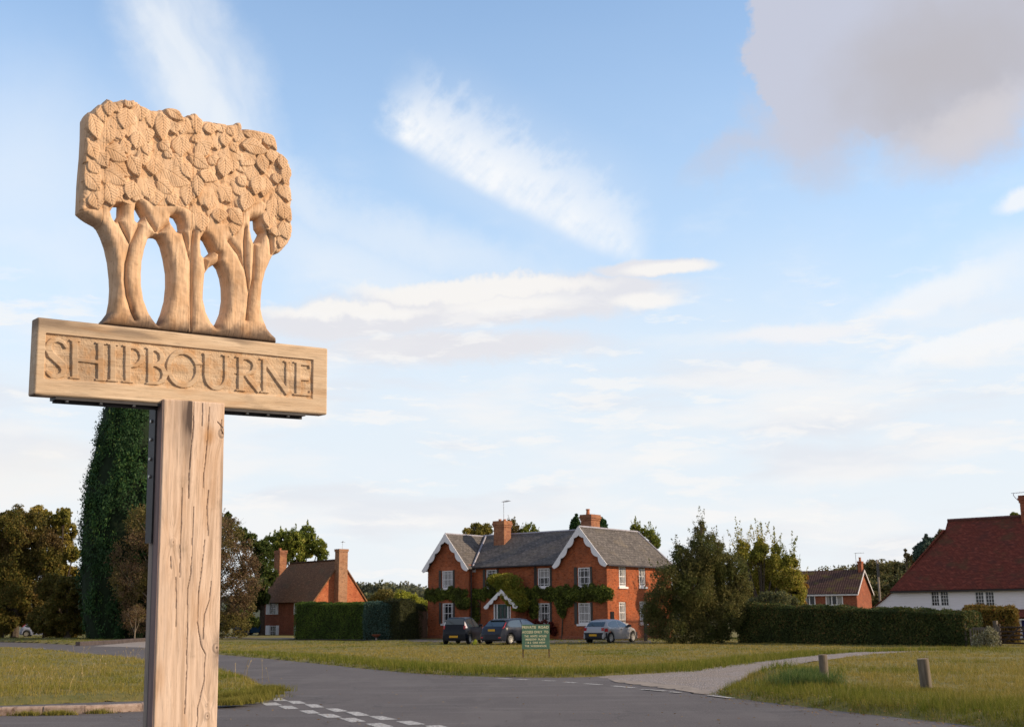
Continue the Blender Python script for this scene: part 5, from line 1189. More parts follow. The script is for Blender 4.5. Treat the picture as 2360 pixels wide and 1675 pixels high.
def tree(name, label, cat, base, blobs, Y, leaf, n, mat, size, group=None, bark=None, seed=1, trunk_r=.25, depth=1.0, k=26, tight=.30, shell=.82, twigs=0, aspect=.6, trunk_top=None, shoots=0, sh=(.6, 1.4)):
    """blobs=(px,py,radius px) give the crown's lobes; every lobe is a ball of leaf clumps at its own distance"""
    r = np.random.default_rng(seed); b0 = at(*base, Y); b0[2] = -.05
    root = empty(name, b0, 0, label, cat, group); bark = bark or m_bark; P = []; tot = sum(q[2] ** 2 for q in blobs); cs = []
    for (px, py, rp) in blobs:
        R_ = rp * Y / FPX; yy = Y + r.uniform(-1, 1) * depth * R_ * 1.1; C = at(px, py, yy); R_ *= yy / Y; cs.append((C, R_))
        P.append(clumps(C, R_, max(60, int(n * 1.5 * rp * rp / tot)), r, int(k * 3.2), tight * .68, shell=shell * 1.12))
    if shoots:
        for C, R_ in cs:
            for _ in range(max(2, int(shoots * R_))):
                d = r.normal(0, 1, 3); d[2] = abs(d[2]) + .3; d /= np.linalg.norm(d); p0 = C + d * R_ * .75; u = np.array([d[0] * .35 + r.normal(0, .12), d[1] * .35 + r.normal(0, .12), 1.0]); hl_ = r.uniform(*sh); m__ = int(38 * hl_)
                t_ = r.random(m__)[:, None]; P.append(p0 + u * t_ * hl_ + r.normal(0, .10, (m__, 3)) * (1.15 - t_))
    P = np.concatenate(P); P = P[P[:, 2] > .05]
    leaf_mesh('crown', P - b0, size * .86, mat, root, seed=seed, aspect=aspect)
    t = MB(); cz_ = np.mean([c[2] for c, _ in cs]); top = np.array([0, 0, trunk_top if trunk_top else cz_ * .62]); fork = np.array([0, 0, max(.6, top[2] * .55)])
    t.tube([(0, 0, 0), (0, 0, .3), fork, top], [trunk_r * 1.5, trunk_r, trunk_r * .8, trunk_r * .5], 8)
    for C, R_ in cs:
        e = C - b0; m_ = fork * .5 + e * .5 + np.array([0, 0, -.15 * np.linalg.norm(e - fork)]) * .5
        t.tube([fork, m_, e], [trunk_r * .55, trunk_r * .3, trunk_r * .10], 6, False)
        for j in range(5 + twigs):
            d = r.normal(0, 1, 3); d[2] = abs(d[2]) * .6; d /= np.linalg.norm(d); t.tube([m_ * .3 + e * .7, e + d * R_ * .5, e + d * R_ * (.85 if not twigs else 1.15) + [0, 0, .15 * R_]], [trunk_r * .14, trunk_r * .07, trunk_r * .02], 4, False)
    t.build('trunk', bark, root, fix=False)
    return root
# far left oaks and the cypress
Z0 = lambda X, Y: (X / 4.511, 1140 + Y / 4.511)
def bl(f, *a): return [(*f(x, y), r / {Z0: 4.511, Z4: 3.751, Z6: 4.4, Zw: 4.061, Z5: 8.8}[f]) for x, y, r in a]
tree('oak_tree', 'big rusty brown oak at the far left, above the pale blue car', 'tree', Z0(150, 1465), bl(Z0, (60, 330, 170), (170, 260, 150), (330, 330, 150), (60, 600, 200), (300, 620, 190), (520, 560, 150), (150, 880, 200), (420, 880, 190), (-120, 500, 230), (-100, 850, 220), (60, 1150, 180), (330, 1150, 170), (200, 1000, 190), (200, 470, 150), (210, 720, 190), (430, 460, 130), (520, 720, 120), (-60, 1000, 180), (230, 1260, 110), (30, 1290, 100)), 112, .3, 90000, OAKL, .22, "autumn oaks at the far left", seed=3, trunk_r=.4, tight=.32)
tree('oak_tree', 'oak with a yellow green top between the big rusty oak and the tall cypress', 'tree', Z0(600, 1470), bl(Z0, (400, 220, 110), (480, 260, 90), (660, 230, 100), (560, 330, 120), (710, 380, 95), (640, 560, 130), (760, 620, 80), (560, 760, 150), (720, 860, 120)), 118, .3, 34000, YOAK, .21, 'autumn oaks at the far left', seed=4, trunk_r=.4, tight=.24)
tree('oak_tree', 'low dark bushy oak in front of the foot of the tall cypress', 'tree', Z0(700, 1475), bl(Z0, (520, 980, 150), (700, 1000, 150), (600, 1200, 170), (800, 1150, 150), (720, 1340, 130), (480, 1330, 120), (850, 1350, 110)), 107, .3, 36000, OAKL, .22, 'autumn oaks at the far left', seed=5, trunk_r=.3, tight=.26)
tree('hedgerow_bush', 'dark undergrowth bush left of the pale blue car, under the big oak', 'bush', Z0(30, 1465), bl(Z0, (-120, 1330, 140), (20, 1340, 110), (150, 1310, 60), (90, 1380, 70), (-60, 1400, 90)), 111, .2, 16000, OAKL, .2, seed=6, trunk_r=.1)
tree('hedgerow_bush', 'dark undergrowth bush right of the pale blue car, under the big oak', 'bush', Z0(450, 1465), bl(Z0, (400, 1350, 85), (520, 1400, 80), (640, 1400, 90), (430, 1240, 100), (340, 1290, 70), (550, 1290, 110), (760, 1420, 70)), 109, .2, 18000, OAKL, .2, seed=7, trunk_r=.1)
def cypress():
    Y = 103; b0 = at(*Z0(1210, 1475), Y); b0[2] = -.05; r = np.random.default_rng(11)
    root = empty('cypress_tree', b0, 0, 'tall dense dark green cypress rising behind the village sign', 'tree')
    # outline half width (px) against photo row
    rows = [(800, 6), (840, 24), (880, 48), (930, 72), (1000, 88), (1080, 101), (1150, 112), (1250, 113), (1350, 107), (1420, 98), (1468, 84)]
    ys = np.array([a for a, _ in rows], float); ws = np.array([b for _, b in rows], float)
    cxp = lambda y: np.interp(y, [800, 930, 1200, 1468], [322, 316, 300, 288])
    n = 95000; k = 760
    yk = r.uniform(802, 1466, k); a = r.uniform(0, 2 * np.pi, k); wk = np.interp(yk, ys, ws) * Y / FPX * r.uniform(.82, 1.03, k)
    C = np.array([at(cxp(y), y, Y) for y in yk]); C[:, 0] += np.cos(a) * wk * .93; C[:, 1] += np.sin(a) * wk * .93
    i = r.integers(0, k, n); q = r.normal(0, 1, (n, 3)) * np.array([.22, .22, .46]); q[:, 2] += .15
    P = C[i] + q; out = np.stack([np.cos(a), np.sin(a), 0 * a], 1)[i]
    V, F_ = leaf_quads(P - b0, .25, out, .42, 12, -1.6); np_mesh('crown', V, F_, CONL, root)
    # dense inner mass of the tree
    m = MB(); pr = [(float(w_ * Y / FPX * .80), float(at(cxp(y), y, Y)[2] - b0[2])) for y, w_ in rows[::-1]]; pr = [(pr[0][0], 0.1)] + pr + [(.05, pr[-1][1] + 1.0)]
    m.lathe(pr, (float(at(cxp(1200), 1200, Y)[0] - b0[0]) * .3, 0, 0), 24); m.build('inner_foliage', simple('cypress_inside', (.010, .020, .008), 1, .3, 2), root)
    t = MB(); t.tube([(0, 0, 0), (0, 0, 4)], [.35, .3], 8); t.build('trunk', m_bark, root)
cypress()
tree('copper_beech', 'bushy brown tree either side of the sign post, right of the cypress', 'tree', (425, 1470), [(330, 1290, 75), (400, 1250, 85), (480, 1250, 75), (540, 1290, 60), (560, 1350, 45), (330, 1380, 70), (430, 1360, 90), (520, 1380, 60), (300, 1340, 50), (555, 1400, 38), (530, 1225, 35), (490, 1210, 40), (340, 1215, 55), (545, 1440, 34), (500, 1440, 34), (575, 1300, 26), (320, 1430, 36), (380, 1440, 40)], 97, .2, 62000, BRNL, .16, seed=14, trunk_r=.2, twigs=4, tight=.26, bark=m_barkl, shoots=3, sh=(.3, .8))
tree('young_tree', 'slender bare stemmed sapling at the roadside left of the sign post', 'tree', Z0(1400, 1478), bl(Z0, (1330, 1240, 45), (1420, 1200, 60), (1460, 1280, 40)), 93, .15, 700, BRNL, .12, seed=15, trunk_r=.06, bark=m_barkl, twigs=5, shell=1)
DKG = LMAT('deep_green_leaves', [(0, (.020, .034, .010)), (.5, (.040, .060, .014)), (.8, (.07, .085, .02)), (1, (.11, .11, .03))])  # dark green leaf colours of the yew and the holly
tree('lime_tree', 'round green tree behind the tile roofed cottage', 'tree', (690, 1460), bl(Z6, (640, 480, 110), (760, 430, 110), (880, 420, 110), (1000, 360, 90), (1010, 480, 120), (1120, 480, 80), (900, 560, 130), (1150, 560, 70), (700, 580, 130)), 140, .25, 26000, GRNL, .26, seed=16, trunk_r=.35, tight=.26, shoots=3)
tree('yew_tree', 'dark green tree between the brown bushy tree and the cottage', 'tree', (603, 1460), bl(Z6, (330, 350, 75), (420, 430, 90), (560, 520, 100), (520, 650, 110), (590, 780, 110), (500, 900, 120), (430, 1050, 110), (560, 1000, 70), (200, 170, 38), (190, 260, 60)), 118, .25, 28000, DKG, .22, seed=17, trunk_r=.3, tight=.26)
tree('holly_bush', 'dark bush behind the two blue vehicles left of the cottage', 'bush', (560, 1466), bl(Z6, (240, 1180, 110), (380, 1220, 90), (470, 1250, 60), (150, 1260, 80)), 114, .2, 9000, DKG, .18, seed=18, trunk_r=.1)
# trees showing over the brick house
tree('maple_tree', 'yellow green treetop behind the brick house, left of its left chimney', 'tree', Z4(570, 1300), bl(Z4, (480, 400, 50), (560, 390, 70), (640, 380, 60), (600, 440, 80)), 125, .2, 7000, YOAK, .2, 'treetops behind the brick house', seed=19)
tree('birch_tree', 'thin brownish treetop behind the brick house, right of its left chimney', 'tree', Z4(900, 1300), bl(Z4, (870, 360, 55), (860, 320, 35), (910, 400, 50)), 125, .2, 2600, BRNL, .16, 'treetops behind the brick house', seed=20, shell=.95, shoots=8, sh=(.3, .8))
tree('ash_tree', 'pale green treetop above the middle of the grey slate ridge', 'tree', Z4(1010, 1300), bl(Z4, (1020, 380, 50), (1060, 395, 28), (970, 400, 36)), 125, .2, 2600, GRNL, .18, 'treetops behind the brick house', seed=21, shell=.95, shoots=8, sh=(.3, .8))
tree('spruce_tree', 'dark conifer top behind the right chimney of the brick house', 'tree', Z4(1500, 1300), bl(Z4, (1420, 250, 12), (1415, 285, 26), (1410, 330, 45), (1400, 365, 40), (1640, 320, 40), (1650, 350, 40), (1600, 300, 30), (1635, 280, 14)), 115, .2, 9000, CONL, .2, 'treetops behind the brick house', seed=22, tight=.34)
tree('poplar_tree', 'sparse green treetop over the right hip of the brick house roof', 'tree', Z4(2050, 1300), bl(Z4, (1920, 370, 35), (1950, 360, 25), (2060, 420, 45), (2090, 470, 50), (1990, 400, 40), (2110, 500, 40), (1915, 340, 16)), 120, .2, 4200, GRNL, .18, 'treetops behind the brick house', seed=23, shell=.9, shoots=8, sh=(.4, 1.0))
# shrubs to the right of the house
Zr = lambda X, Y: (1440 + X / 2.487, 1120 + Y / 2.487)
def br_(*a): return [(*Zr(x, y), r / 2.487) for x, y, r in a]
THRN = LMAT('hawthorn_leaves', [(0, (.040, .043, .014)), (.35, (.085, .080, .026)), (.6, (.125, .108, .038)), (.85, (.065, .075, .020)), (1, (.18, .145, .06))], (.050, .062, .018), .6, trans=.4)
tree('hawthorn_tree', 'large untidy dark hawthorn at the right end of the brick house', 'tree', Zr(440, 905), br_((430, 330, 60), (430, 260, 38), (440, 215, 20), (490, 300, 36), (540, 350, 34), (330, 420, 70), (430, 440, 100), (560, 460, 90), (640, 480, 70), (250, 540, 90), (400, 590, 120), (560, 600, 120), (660, 590, 70), (200, 660, 90), (330, 740, 110), (480, 760, 120), (610, 740, 90), (190, 800, 80), (300, 840, 80), (440, 850, 80), (560, 840, 60), (660, 790, 50), (140, 720, 60), (310, 360, 30), (500, 400, 80), (480, 500, 110), (350, 500, 90), (600, 680, 90), (420, 680, 120)), 69, .15, 88000, THRN, .105, seed=24, trunk_r=.13, twigs=8, tight=.40, k=30, shoots=9, sh=(.4, 1.1))
YGRN = LMAT('hazel_leaves', [(0, (.11, .11, .016)), (.4, (.18, .17, .024)), (.75, (.26, .215, .04)), (1, (.33, .24, .07))], (.10, .115, .022), .4)
tree('hazel_tree', 'tall yellow green tree with upright shoots behind the long hedge', 'tree', Zr(800, 900), br_((680, 350, 36), (670, 400, 45), (770, 340, 30), (760, 400, 48), (800, 360, 30), (865, 370, 28), (860, 430, 44), (930, 430, 36), (970, 440, 26), (750, 480, 80), (880, 500, 80), (960, 530, 60), (700, 560, 80), (820, 600, 100), (950, 620, 80), (1000, 600, 40), (780, 310, 14), (868, 340, 12), (660, 315, 12), (965, 400, 12)), 84, .15, 46000, YGRN, .14, seed=25, trunk_r=.16, twigs=3, tight=.38, shoots=10, sh=(.7, 1.7))
tree('laurel_shrub', 'grey green shrub behind the left end of the long hedge', 'shrub', Zr(850, 760), br_((820, 660, 60), (900, 650, 50), (740, 680, 50), (960, 670, 40)), 78, .12, 6000, LMAT('grey_green_leaves', [(0, (.05, .06, .03)), (.5, (.09, .10, .05)), (1, (.12, .10, .03))]), .12, seed=26)
tree('cherry_tree', 'orange leaved young tree at the left of the far brick house', 'tree', Z5(380, 1260), bl(Z5, (350, 1150, 130), (430, 1230, 90), (250, 1200, 120), (500, 700, 60), (470, 900, 90), (420, 1020, 100)), 130, .15, 4500, LMAT('orange_leaves', [(0, (.14, .07, .015)), (.5, (.22, .10, .02)), (1, (.16, .13, .03))]), .2, seed=27)
tree('spruce_tree', 'blue green spruce behind the white house, just left of its roof', 'tree', Zw(540, 900), bl(Zw, (545, 460, 16), (545, 500, 32), (540, 545, 46), (500, 560, 40), (540, 600, 70), (460, 590, 36), (590, 520, 40), (620, 500, 24), (500, 660, 80), (600, 640, 70)), 120, .2, 15000, LMAT('spruce_needles', [(0, (.022, .040, .030)), (.6, (.045, .075, .060)), (1, (.075, .095, .065))]), .17, seed=28, tight=.3)
tree('bare_tree', 'thin twiggy treetop poking up left of the spruce', 'tree', Zw(370, 900), bl(Zw, (350, 600, 14), (365, 650, 26), (420, 680, 36), (680, 430, 24), (655, 470, 22)), 125, .2, 1500, BRNL, .17, seed=29, twigs=5, shell=1)
tree('plum_tree', 'small green treetop just over the white house ridge beside its chimney', 'tree', Zw(1380, 700), bl(Zw, (1360, 268, 26), (1390, 275, 24), (1430, 285, 20)), 105, .2, 1200, GRNL, .15, seed=30)
# far woods and hills
hills = sheet('hills', [(-420, 330), (500, 330), (500, 760), (-420, 760)], 0, simple('far_land', (.055, .062, .032), 1, .3, .02), step=22,
      zf=lambda x, y, d: -1 + ss(y, 330, 600) * (11 + 8 * vnoise(x, y, .006, 1) + 12 * ss(x, 30, 180)) * ss(d, 0, 40))
def wood_mass(name, label, spots, mat, size, n, seed):
    r = np.random.default_rng(seed); P = []
    for (px, py, rp, Y) in spots:
        C = at(px, py, Y); R_ = rp * Y / FPX; P.append(clumps(C, R_, n, r, 22, .34)); P[-1] = P[-1][P[-1][:, 2] > -.5]
    o = leaf_mesh(name, np.concatenate(P), size, mat, None, seed=seed); tag(o, label, 'wood', None, 'stuff')
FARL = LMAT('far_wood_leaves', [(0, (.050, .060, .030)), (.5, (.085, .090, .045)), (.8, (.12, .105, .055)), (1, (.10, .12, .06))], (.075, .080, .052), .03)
FARB = LMAT('hazed_wood_leaves', [(0, (.085, .10, .085)), (.5, (.12, .13, .11)), (1, (.15, .145, .12))], (.11, .11, .09), .02)  # distance haze put into the leaf colours
rr_ = np.random.default_rng(50)
sp = [(x, 1385 + rr_.uniform(-6, 6) - 12 * math.exp(-((x - 870) / 60) ** 2) * 1.2, 26, 330 + rr_.uniform(-20, 20)) for x in np.arange(800, 1000, 13)] + [(x, 1390, 20, 250) for x in np.arange(820, 960, 14)]
wood_mass('far_wood', 'dull green woodland in the distance between the cottage and the brick house', sp, FARL, .85, 1300, 51)
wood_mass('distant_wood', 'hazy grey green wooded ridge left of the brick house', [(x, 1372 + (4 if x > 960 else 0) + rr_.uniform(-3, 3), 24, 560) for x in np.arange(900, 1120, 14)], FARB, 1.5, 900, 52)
topy = lambda x: float(np.interp(x, [1540, 1860, 1900, 1960, 2040, 2100, 2160, 2260], [1352, 1330, 1311, 1305, 1293, 1290, 1268, 1255]))
sp = [(x, topy(x) + 30 + rr_.uniform(-4, 5), 30, 300 + rr_.uniform(-15, 15)) for x in np.arange(1540, 2260, 12)] + [(x, topy(x) + 62 + rr_.uniform(-5, 5), 30, 240 + rr_.uniform(-15, 15)) for x in np.arange(1880, 2200, 13)] + [(x, 1392 + rr_.uniform(-5, 5), 26, 200) for x in np.arange(1900, 2180, 14)]
wood_mass('hillside_wood', 'brownish green wooded hillside behind the utility pole and the white house', sp, LMAT('hillside_leaves', [(0, (.042, .046, .016)), (.5, (.075, .070, .026)), (.8, (.11, .085, .035)), (1, (.07, .085, .03))], (.08, .06, .025), .05), .65, 1250, 53)
sp = [(x, y_ + rr_.uniform(-3, 3), 17, 150) for x, y_ in ((852, 1385), (870, 1380), (888, 1378), (905, 1380), (925, 1368), (938, 1372), (953, 1380), (970, 1386), (985, 1390), (840, 1392), (915, 1388))]
tree('willow_shrub', 'bright yellow green bush over the dark yew hedge', 'shrub', (935, 1460), [(922, 1372, 14), (936, 1378, 16), (952, 1384, 16), (968, 1390, 14), (984, 1395, 12), (930, 1392, 18)], 125, .2, 6500, LMAT('bright_leaves', [(0, (.13, .15, .015)), (.5, (.20, .21, .025)), (1, (.27, .25, .05))]), .17, seed=54)
tree('hornbeam_shrub', 'olive brown bush over the blue green hedge', 'shrub', (870, 1460), [(862, 1382, 13), (878, 1374, 16), (895, 1372, 16), (908, 1380, 16), (885, 1390, 18), (850, 1390, 12)], 132, .2, 6000, LMAT('olive_leaves', [(0, (.09, .085, .02)), (.5, (.14, .12, .03)), (1, (.18, .14, .05))]), .18, seed=55)

def hedge(name, label, a, b, h0, h1, w, mat, n, size, core, seed, rough=.06, cat='hedge', group=None):
    """clipped hedge from plan point a to b; leaves over a solid twiggy core"""
    a = np.array(a[:2], float); b = np.array(b[:2], float); L = np.hypot(*(b - a)); ang = math.atan2(*(b - a)[::-1]); root = empty(name, (*a, -.05), ang, label, cat, group)
    r = np.random.default_rng(seed); m = MB(); N = max(4, int(L / .8))
    hh = lambda t: h0 + (h1 - h0) * t + .04 * math.sin(t * L * 1.3) + .03 * math.sin(t * L * 3.1)
    for i in range(N):
        t0, t1 = i / N, (i + 1) / N; x0, x1 = L * t0 + (.1 if i == 0 else 0), L * t1 - (.1 if i == N - 1 else 0)
        q = []
        for x, t in ((x0, t0), (x1, t1)):
            H_ = hh(t) - .12; q.append([(x, .08, 0), (x, .10, H_ - .12), (x, .2, H_), (x, w - .2, H_), (x, w - .1, H_ - .12), (x, w - .08, 0)])
        bi = len(m.v); m.v += q[0] + q[1]; m.uv += [(0, 0)] * 12
        m.f += [[bi + j, bi + j + 1, bi + 6 + j + 1, bi + 6 + j] for j in range(5)]
        if i == 0: m.f.append([bi + j for j in range(6)])
        if i == N - 1: m.f.append([bi + 6 + j for j in range(6)][::-1])
    m.build('twiggy_core', core, root)
    # leaves on front, top, ends, back
    A = [L * (h0 + h1) / 2, L * w, w * h0, w * h1, L * (h0 + h1) / 2 * .4]; tot = sum(A); P = []; Nn = []
    for kx, ar in enumerate(A):
        k = int(n * ar / tot); t = r.random(k); H_ = (h0 + (h1 - h0) * t) + .04 * np.sin(t * L * 1.3) + .03 * np.sin(t * L * 3.1); j = r.random(k)
        if kx == 0: p = np.c_[t * L, 0 * t, j * H_]; nn = (0, -1, 0)
        elif kx == 1: p = np.c_[t * L, j * w, H_]; nn = (0, 0, 1)
        elif kx == 2: p = np.c_[0 * t, j * w, t * h0]; nn = (-1, 0, 0)
        elif kx == 3: p = np.c_[0 * t + L, j * w, t * h1]; nn = (1, 0, 0)
        else: p = np.c_[t * L, 0 * t + w, j * H_]; nn = (0, 1, 0)
        Nn.append(np.tile(nn, (k, 1)).astype(float)); P.append(p)
    P = np.concatenate(P); Nn = np.concatenate(Nn)
    rough_ = rough * (vnoise(P[:, 0] + P[:, 1], P[:, 2], 1.6, 3) * 1.2 + r.normal(0, .5, len(P)))
    P += Nn * rough_[:, None]
    # rounded top corner
    c_ = np.minimum(P[:, 1], w - P[:, 1]); topd = (h0 + (h1 - h0) * P[:, 0] / L) - P[:, 2]; k = (topd < .14) & (c_ < .14); P[k, 2] -= .07 * (1 - topd[k] / .14)
    leaf_mesh('foliage', P, size, mat, root, nrm=Nn, seed=seed)
    return root
m_core = simple('hedge_inside', (.022, .024, .010), 1, .4, 3)
BOXL = LMAT('clipped_green_leaves', [(0, (.030, .052, .010)), (.5, (.055, .088, .014)), (1, (.095, .13, .022))], (.034, .060, .012), .5)
BLUL = LMAT('blue_conifer_sprays', [(0, (.018, .040, .032)), (.6, (.035, .065, .052)), (1, (.06, .09, .07))])
YWL = LMAT('yew_leaves', [(0, (.014, .018, .006)), (.6, (.026, .030, .010)), (1, (.045, .045, .014))])
LNGL = LMAT('privet_leaves', [(0, (.022, .034, .010)), (.5, (.042, .055, .015)), (.85, (.075, .075, .024)), (1, (.14, .08, .03))], (.026, .038, .012), .9)
def g_(px, py, Y): q = at(px, py, Y); return (q[0], q[1])
hedge('clipped_hedge', 'tall square clipped bright green hedge in front of the cottage', g_(677, 1470, 93), g_(846, 1470, 88), 2.85, 2.72, 1.6, BOXL, 30000, .085, m_core, 60, .05, group='clipped hedges between the two brick houses')
hedge('clipped_hedge', 'blue green conifer hedge between the bright green hedge and the dark yew hedge', g_(838, 1470, 87.2), g_(924, 1470, 87.0), 2.72, 2.72, 1.6, BLUL, 16000, .10, m_core, 61, .10, group='clipped hedges between the two brick houses')
hedge('clipped_hedge', 'nearly black yew hedge with a rounded top beside the brown timber gate', g_(921, 1470, 86.5), g_(957, 1470, 88), 2.95, 2.95, 1.6, YWL, 9000, .08, m_core, 62, .06, group='clipped hedges between the two brick houses')
hedge('yew_arch', 'dark yew arch over the brown timber gate at the left corner of the brick house', g_(955, 1470, 89), g_(986, 1470, 92), 2.75, 2.55, 1.2, YWL, 6000, .08, m_core, 63, .06)
hA, hB = np.array(gnd(1700, 1484)[:2]), np.array(gnd(2226, 1493)[:2])
hedge('long_hedge', 'long dark clipped hedge running from the hawthorn to the wooden gate', hA, hB, 2.25, 1.72, 1.5, LNGL, 62000, .085, m_core, 64, .08)
hedge('yellow_hedge', 'rounded golden brown hedge behind the small wooden gate, in front of the white house', g_(2228, 1480, 64), g_(2346, 1480, 63), 1.95, 1.9, 1.3, LMAT('golden_leaves', [(0, (.07, .052, .010)), (.4, (.11, .082, .016)), (.7, (.15, .10, .022)), (1, (.12, .045, .012))], (.075, .040, .012), .9), 12000, .10, m_core, 65, .10)
# climber on the house front
def climber():
    root = empty('climbing_plant', H.o, H.ang, 'green creeper trained in a band across the brick house front, yellow over the porch', 'climber'); r = np.random.default_rng(70)
    CL = LMAT('creeper_leaves', [(0, (.030, .042, .010)), (.5, (.075, .095, .018)), (1, (.15, .16, .03))], (.035, .040, .012), 1.6); CY = LMAT('yellow_creeper_leaves', [(0, (.10, .10, .012)), (.5, (.16, .15, .018)), (1, (.22, .17, .03))], (.085, .10, .015), .9)
    P = []; Nn = []
    def patch(X, Y, rx, rz, n, yf, thick=.22):
        c_ = fz(X, Y, yf); s_ = fz(X + rx, Y, yf)[0] - c_[0]; h_ = rz / 3.751 * 88 / FPX; q = r.normal(0, 1, (n, 2)); q /= np.linalg.norm(q, axis=1)[:, None]; q *= r.random((n, 1)) ** .5
        d = thick * np.sqrt(np.clip(1 - (q ** 2).sum(1), 0, 1)) * r.uniform(.3, 1.1, n); return np.c_[c_[0] + q[:, 0] * s_, yf - .03 - d, c_[1] + q[:, 1] * h_]
    for X in range(140, 480, 20): P.append(patch(X, 935 + r.normal(0, 12), 26, 42 + r.uniform(-18, 14), 520, 0))
    for X in range(500, 1270, 20): P.append(patch(X, 930 + r.normal(0, 12), 27, 45 + r.uniform(-18, 16), 520, ymain))
    for X in range(1280, 1722, 20): P.append(patch(X, 930 + r.normal(0, 10), 27, 56 + r.uniform(-18, 14), 600, 0, .35))
    for X, Y, a, b_ in ((430, 1010, 50, 50), (520, 1050, 70, 70), (540, 1120, 50, 70), (470, 1010, 40, 50), (700, 830, 50, 60), (1035, 1010, 60, 40), (1060, 1075, 40, 70)): P.append(patch(X, Y, a, b_, 900, ymain if X > 500 else .0, .3))
    for X, Y, a, b_ in ((1290, 1010, 50, 50), (1300, 1060, 40, 50), (1345, 1000, 50, 40), (1310, 1100, 20, 30)): P.append(patch(X, Y, a, b_, 700, 0, .3))
    P = np.concatenate(P); P += r.normal(0, .05, P.shape) * [1, 0, 1]; leaf_mesh('green_leaves', P, .13, CL, root, seed=71)
    P = []
    for X, Y, a, b_ in ((760, 810, 60, 55), (840, 810, 80, 60), (900, 850, 70, 80), (860, 880, 60, 60), (930, 950, 70, 70), (950, 1000, 70, 60), (900, 930, 50, 60), (980, 1030, 40, 30), (800, 850, 50, 50), (860, 950, 45, 60), (905, 1000, 50, 50), (830, 900, 50, 50), (960, 1060, 45, 25)): P.append(patch(X, Y, a, b_, 1500, ymain - .6, 1.1))
    P = np.concatenate(P); leaf_mesh('yellow_leaves', P, .12, CY, root, seed=72)
    for X in (560, 575, 1290, 1060):
        m = MB()
        yf = ymain - .05 if X not in (1290,) else -.05; a, b_ = fz(X, 1250, yf), fz(X + 12, 960, yf); m.tube([(a[0], yf, -.1), (a[0] + .1, yf, 1.2), (b_[0], yf, b_[1])], [.05, .04, .03], 5); m.build('stem', m_bark, root)
climber()
tree('red_berberis', 'dark red low bush under the front window, behind the green notice', 'bush', Z4(1150, 1320), bl(Z4, (1000, 1180, 34), (1070, 1185, 38), (1140, 1190, 36), (1200, 1200, 30), (1060, 1230, 40), (1150, 1240, 40), (1220, 1250, 40)), 84.5, .1, 6000, LMAT('red_leaves', [(0, (.05, .010, .010)), (.5, (.09, .018, .016)), (1, (.14, .035, .022))]), .10, seed=73, trunk_r=.04)
tree('rose_bush', 'pale flowering grey green shrub in front of the small wooden gate', 'shrub', Zw(1100, 1520), bl(Zw, (1040, 1450, 60), (1110, 1430, 70), (1160, 1400, 60), (1180, 1460, 50), (1020, 1500, 40), (1130, 1350, 40)), 56, .1, 3500, LMAT('pale_shrub_leaves', [(0, (.08, .085, .04)), (.5, (.14, .13, .07)), (.9, (.22, .20, .13)), (1, (.55, .50, .42))]), .07, seed=74, trunk_r=.03, shell=1)
tree('weed_plant', 'bright yellow green weed at the grass edge between the two dark cars', 'plant', (1096, 1486), [(1096, 1477, 4), (1094, 1481, 5)], 68.5, .1, 160, LMAT('weed_leaves', [(0, (.20, .24, .02)), (1, (.35, .36, .05))]), .07, seed=75, trunk_r=.01)

# ================================================================== STREET THINGS
# wooden bollards
m_boll = wood('weathered_post', (.085, .070, .055), (.14, .115, .088), (.20, .165, .13), (18, 18, 1.6)); m_bend = simple('end_grain', (.25, .19, .13), .9, .35, 30)
def bollard(px, pyb, pyt, rpx, lean, label):
    b0 = gnd(px, pyb, .12); Y = b0[1]; h = (pyb - pyt) * Y / FPX / math.cos(.02); r = rpx * Y / FPX; rt = empty('wooden_bollard', b0, 0, label, 'bollard', 'wooden bollards on the rough grass')
    rt.rotation_euler = (0, lean, .3); m = MB(); g = np.random.default_rng(int(px)); k = 18; pr = 14
    v0 = len(m.v)
    for i in range(pr):
        z = -.35 + (h + .35) * i / (pr - 1)
        for j in range(k):
            a = 2 * math.pi * j / k; rr = r * (1 + .05 * math.sin(3 * a + px) + .03 * math.sin(7 * a + z * 2)) * (.985 if i == pr - 1 else 1)
            m.v.append((rr * math.cos(a), rr * math.sin(a), z + (.012 * math.cos(a) if i == pr - 1 else 0))); m.uv.append((0, 0))
    for i in range(pr - 1):
        for j in range(k): m.f.append([v0 + i * k + j, v0 + i * k + (j + 1) % k, v0 + (i + 1) * k + (j + 1) % k, v0 + (i + 1) * k + j])
    m.build('shaft', m_boll, rt, smooth=True); m = MB(); m.lathe([(0, h + .006), (r * .9, h + .004), (r * .97, h - .012), (0, h - .012)], k=18); m.build('sawn_top', m_bend, rt)
bollard(1901, 1578, 1512, 9.5, -.02, 'slim round wooden bollard beside the dark grass tuft')
bollard(2137, 1597, 1522, 12.5, -.06, 'thicker leaning wooden bollard with pale sawn top, alone in the straw grass')

# private road notice
NT = at(1234, 1466, 47.0); nt_o = empty('road_notice', (NT[0], NT[1], 0), math.radians(-3), 'green private road notice board with cream lettering on two thin brown legs', 'notice board')
def npx(px, py): q = hit(px, py, NT, (math.sin(math.radians(3)), math.cos(math.radians(3)), 0)); e = np.array([math.cos(math.radians(-3)), math.sin(math.radians(-3)), 0]); return float((q - NT) @ e), float(q[2])
Zn = lambda X, Y: (1180 + X / 10.15, 1380 + Y / 10.15)
x0, z1 = npx(*Zn(228, 595)); x1, z0 = npx(*Zn(884, 1165)); m_sgreen = simple('sign_green', (.105, .20, .135), .5, .15, 4); m_cream = simple('cream_lettering', (.86, .76, .48), .6, .15, 30); m_leg = simple('brown_leg', (.115, .060, .042), .8, .25, 6)
pan = MB().box(x0, x1, -.012, .012, z0, z1).build('panel', m_sgreen, nt_o, bevel=.004)
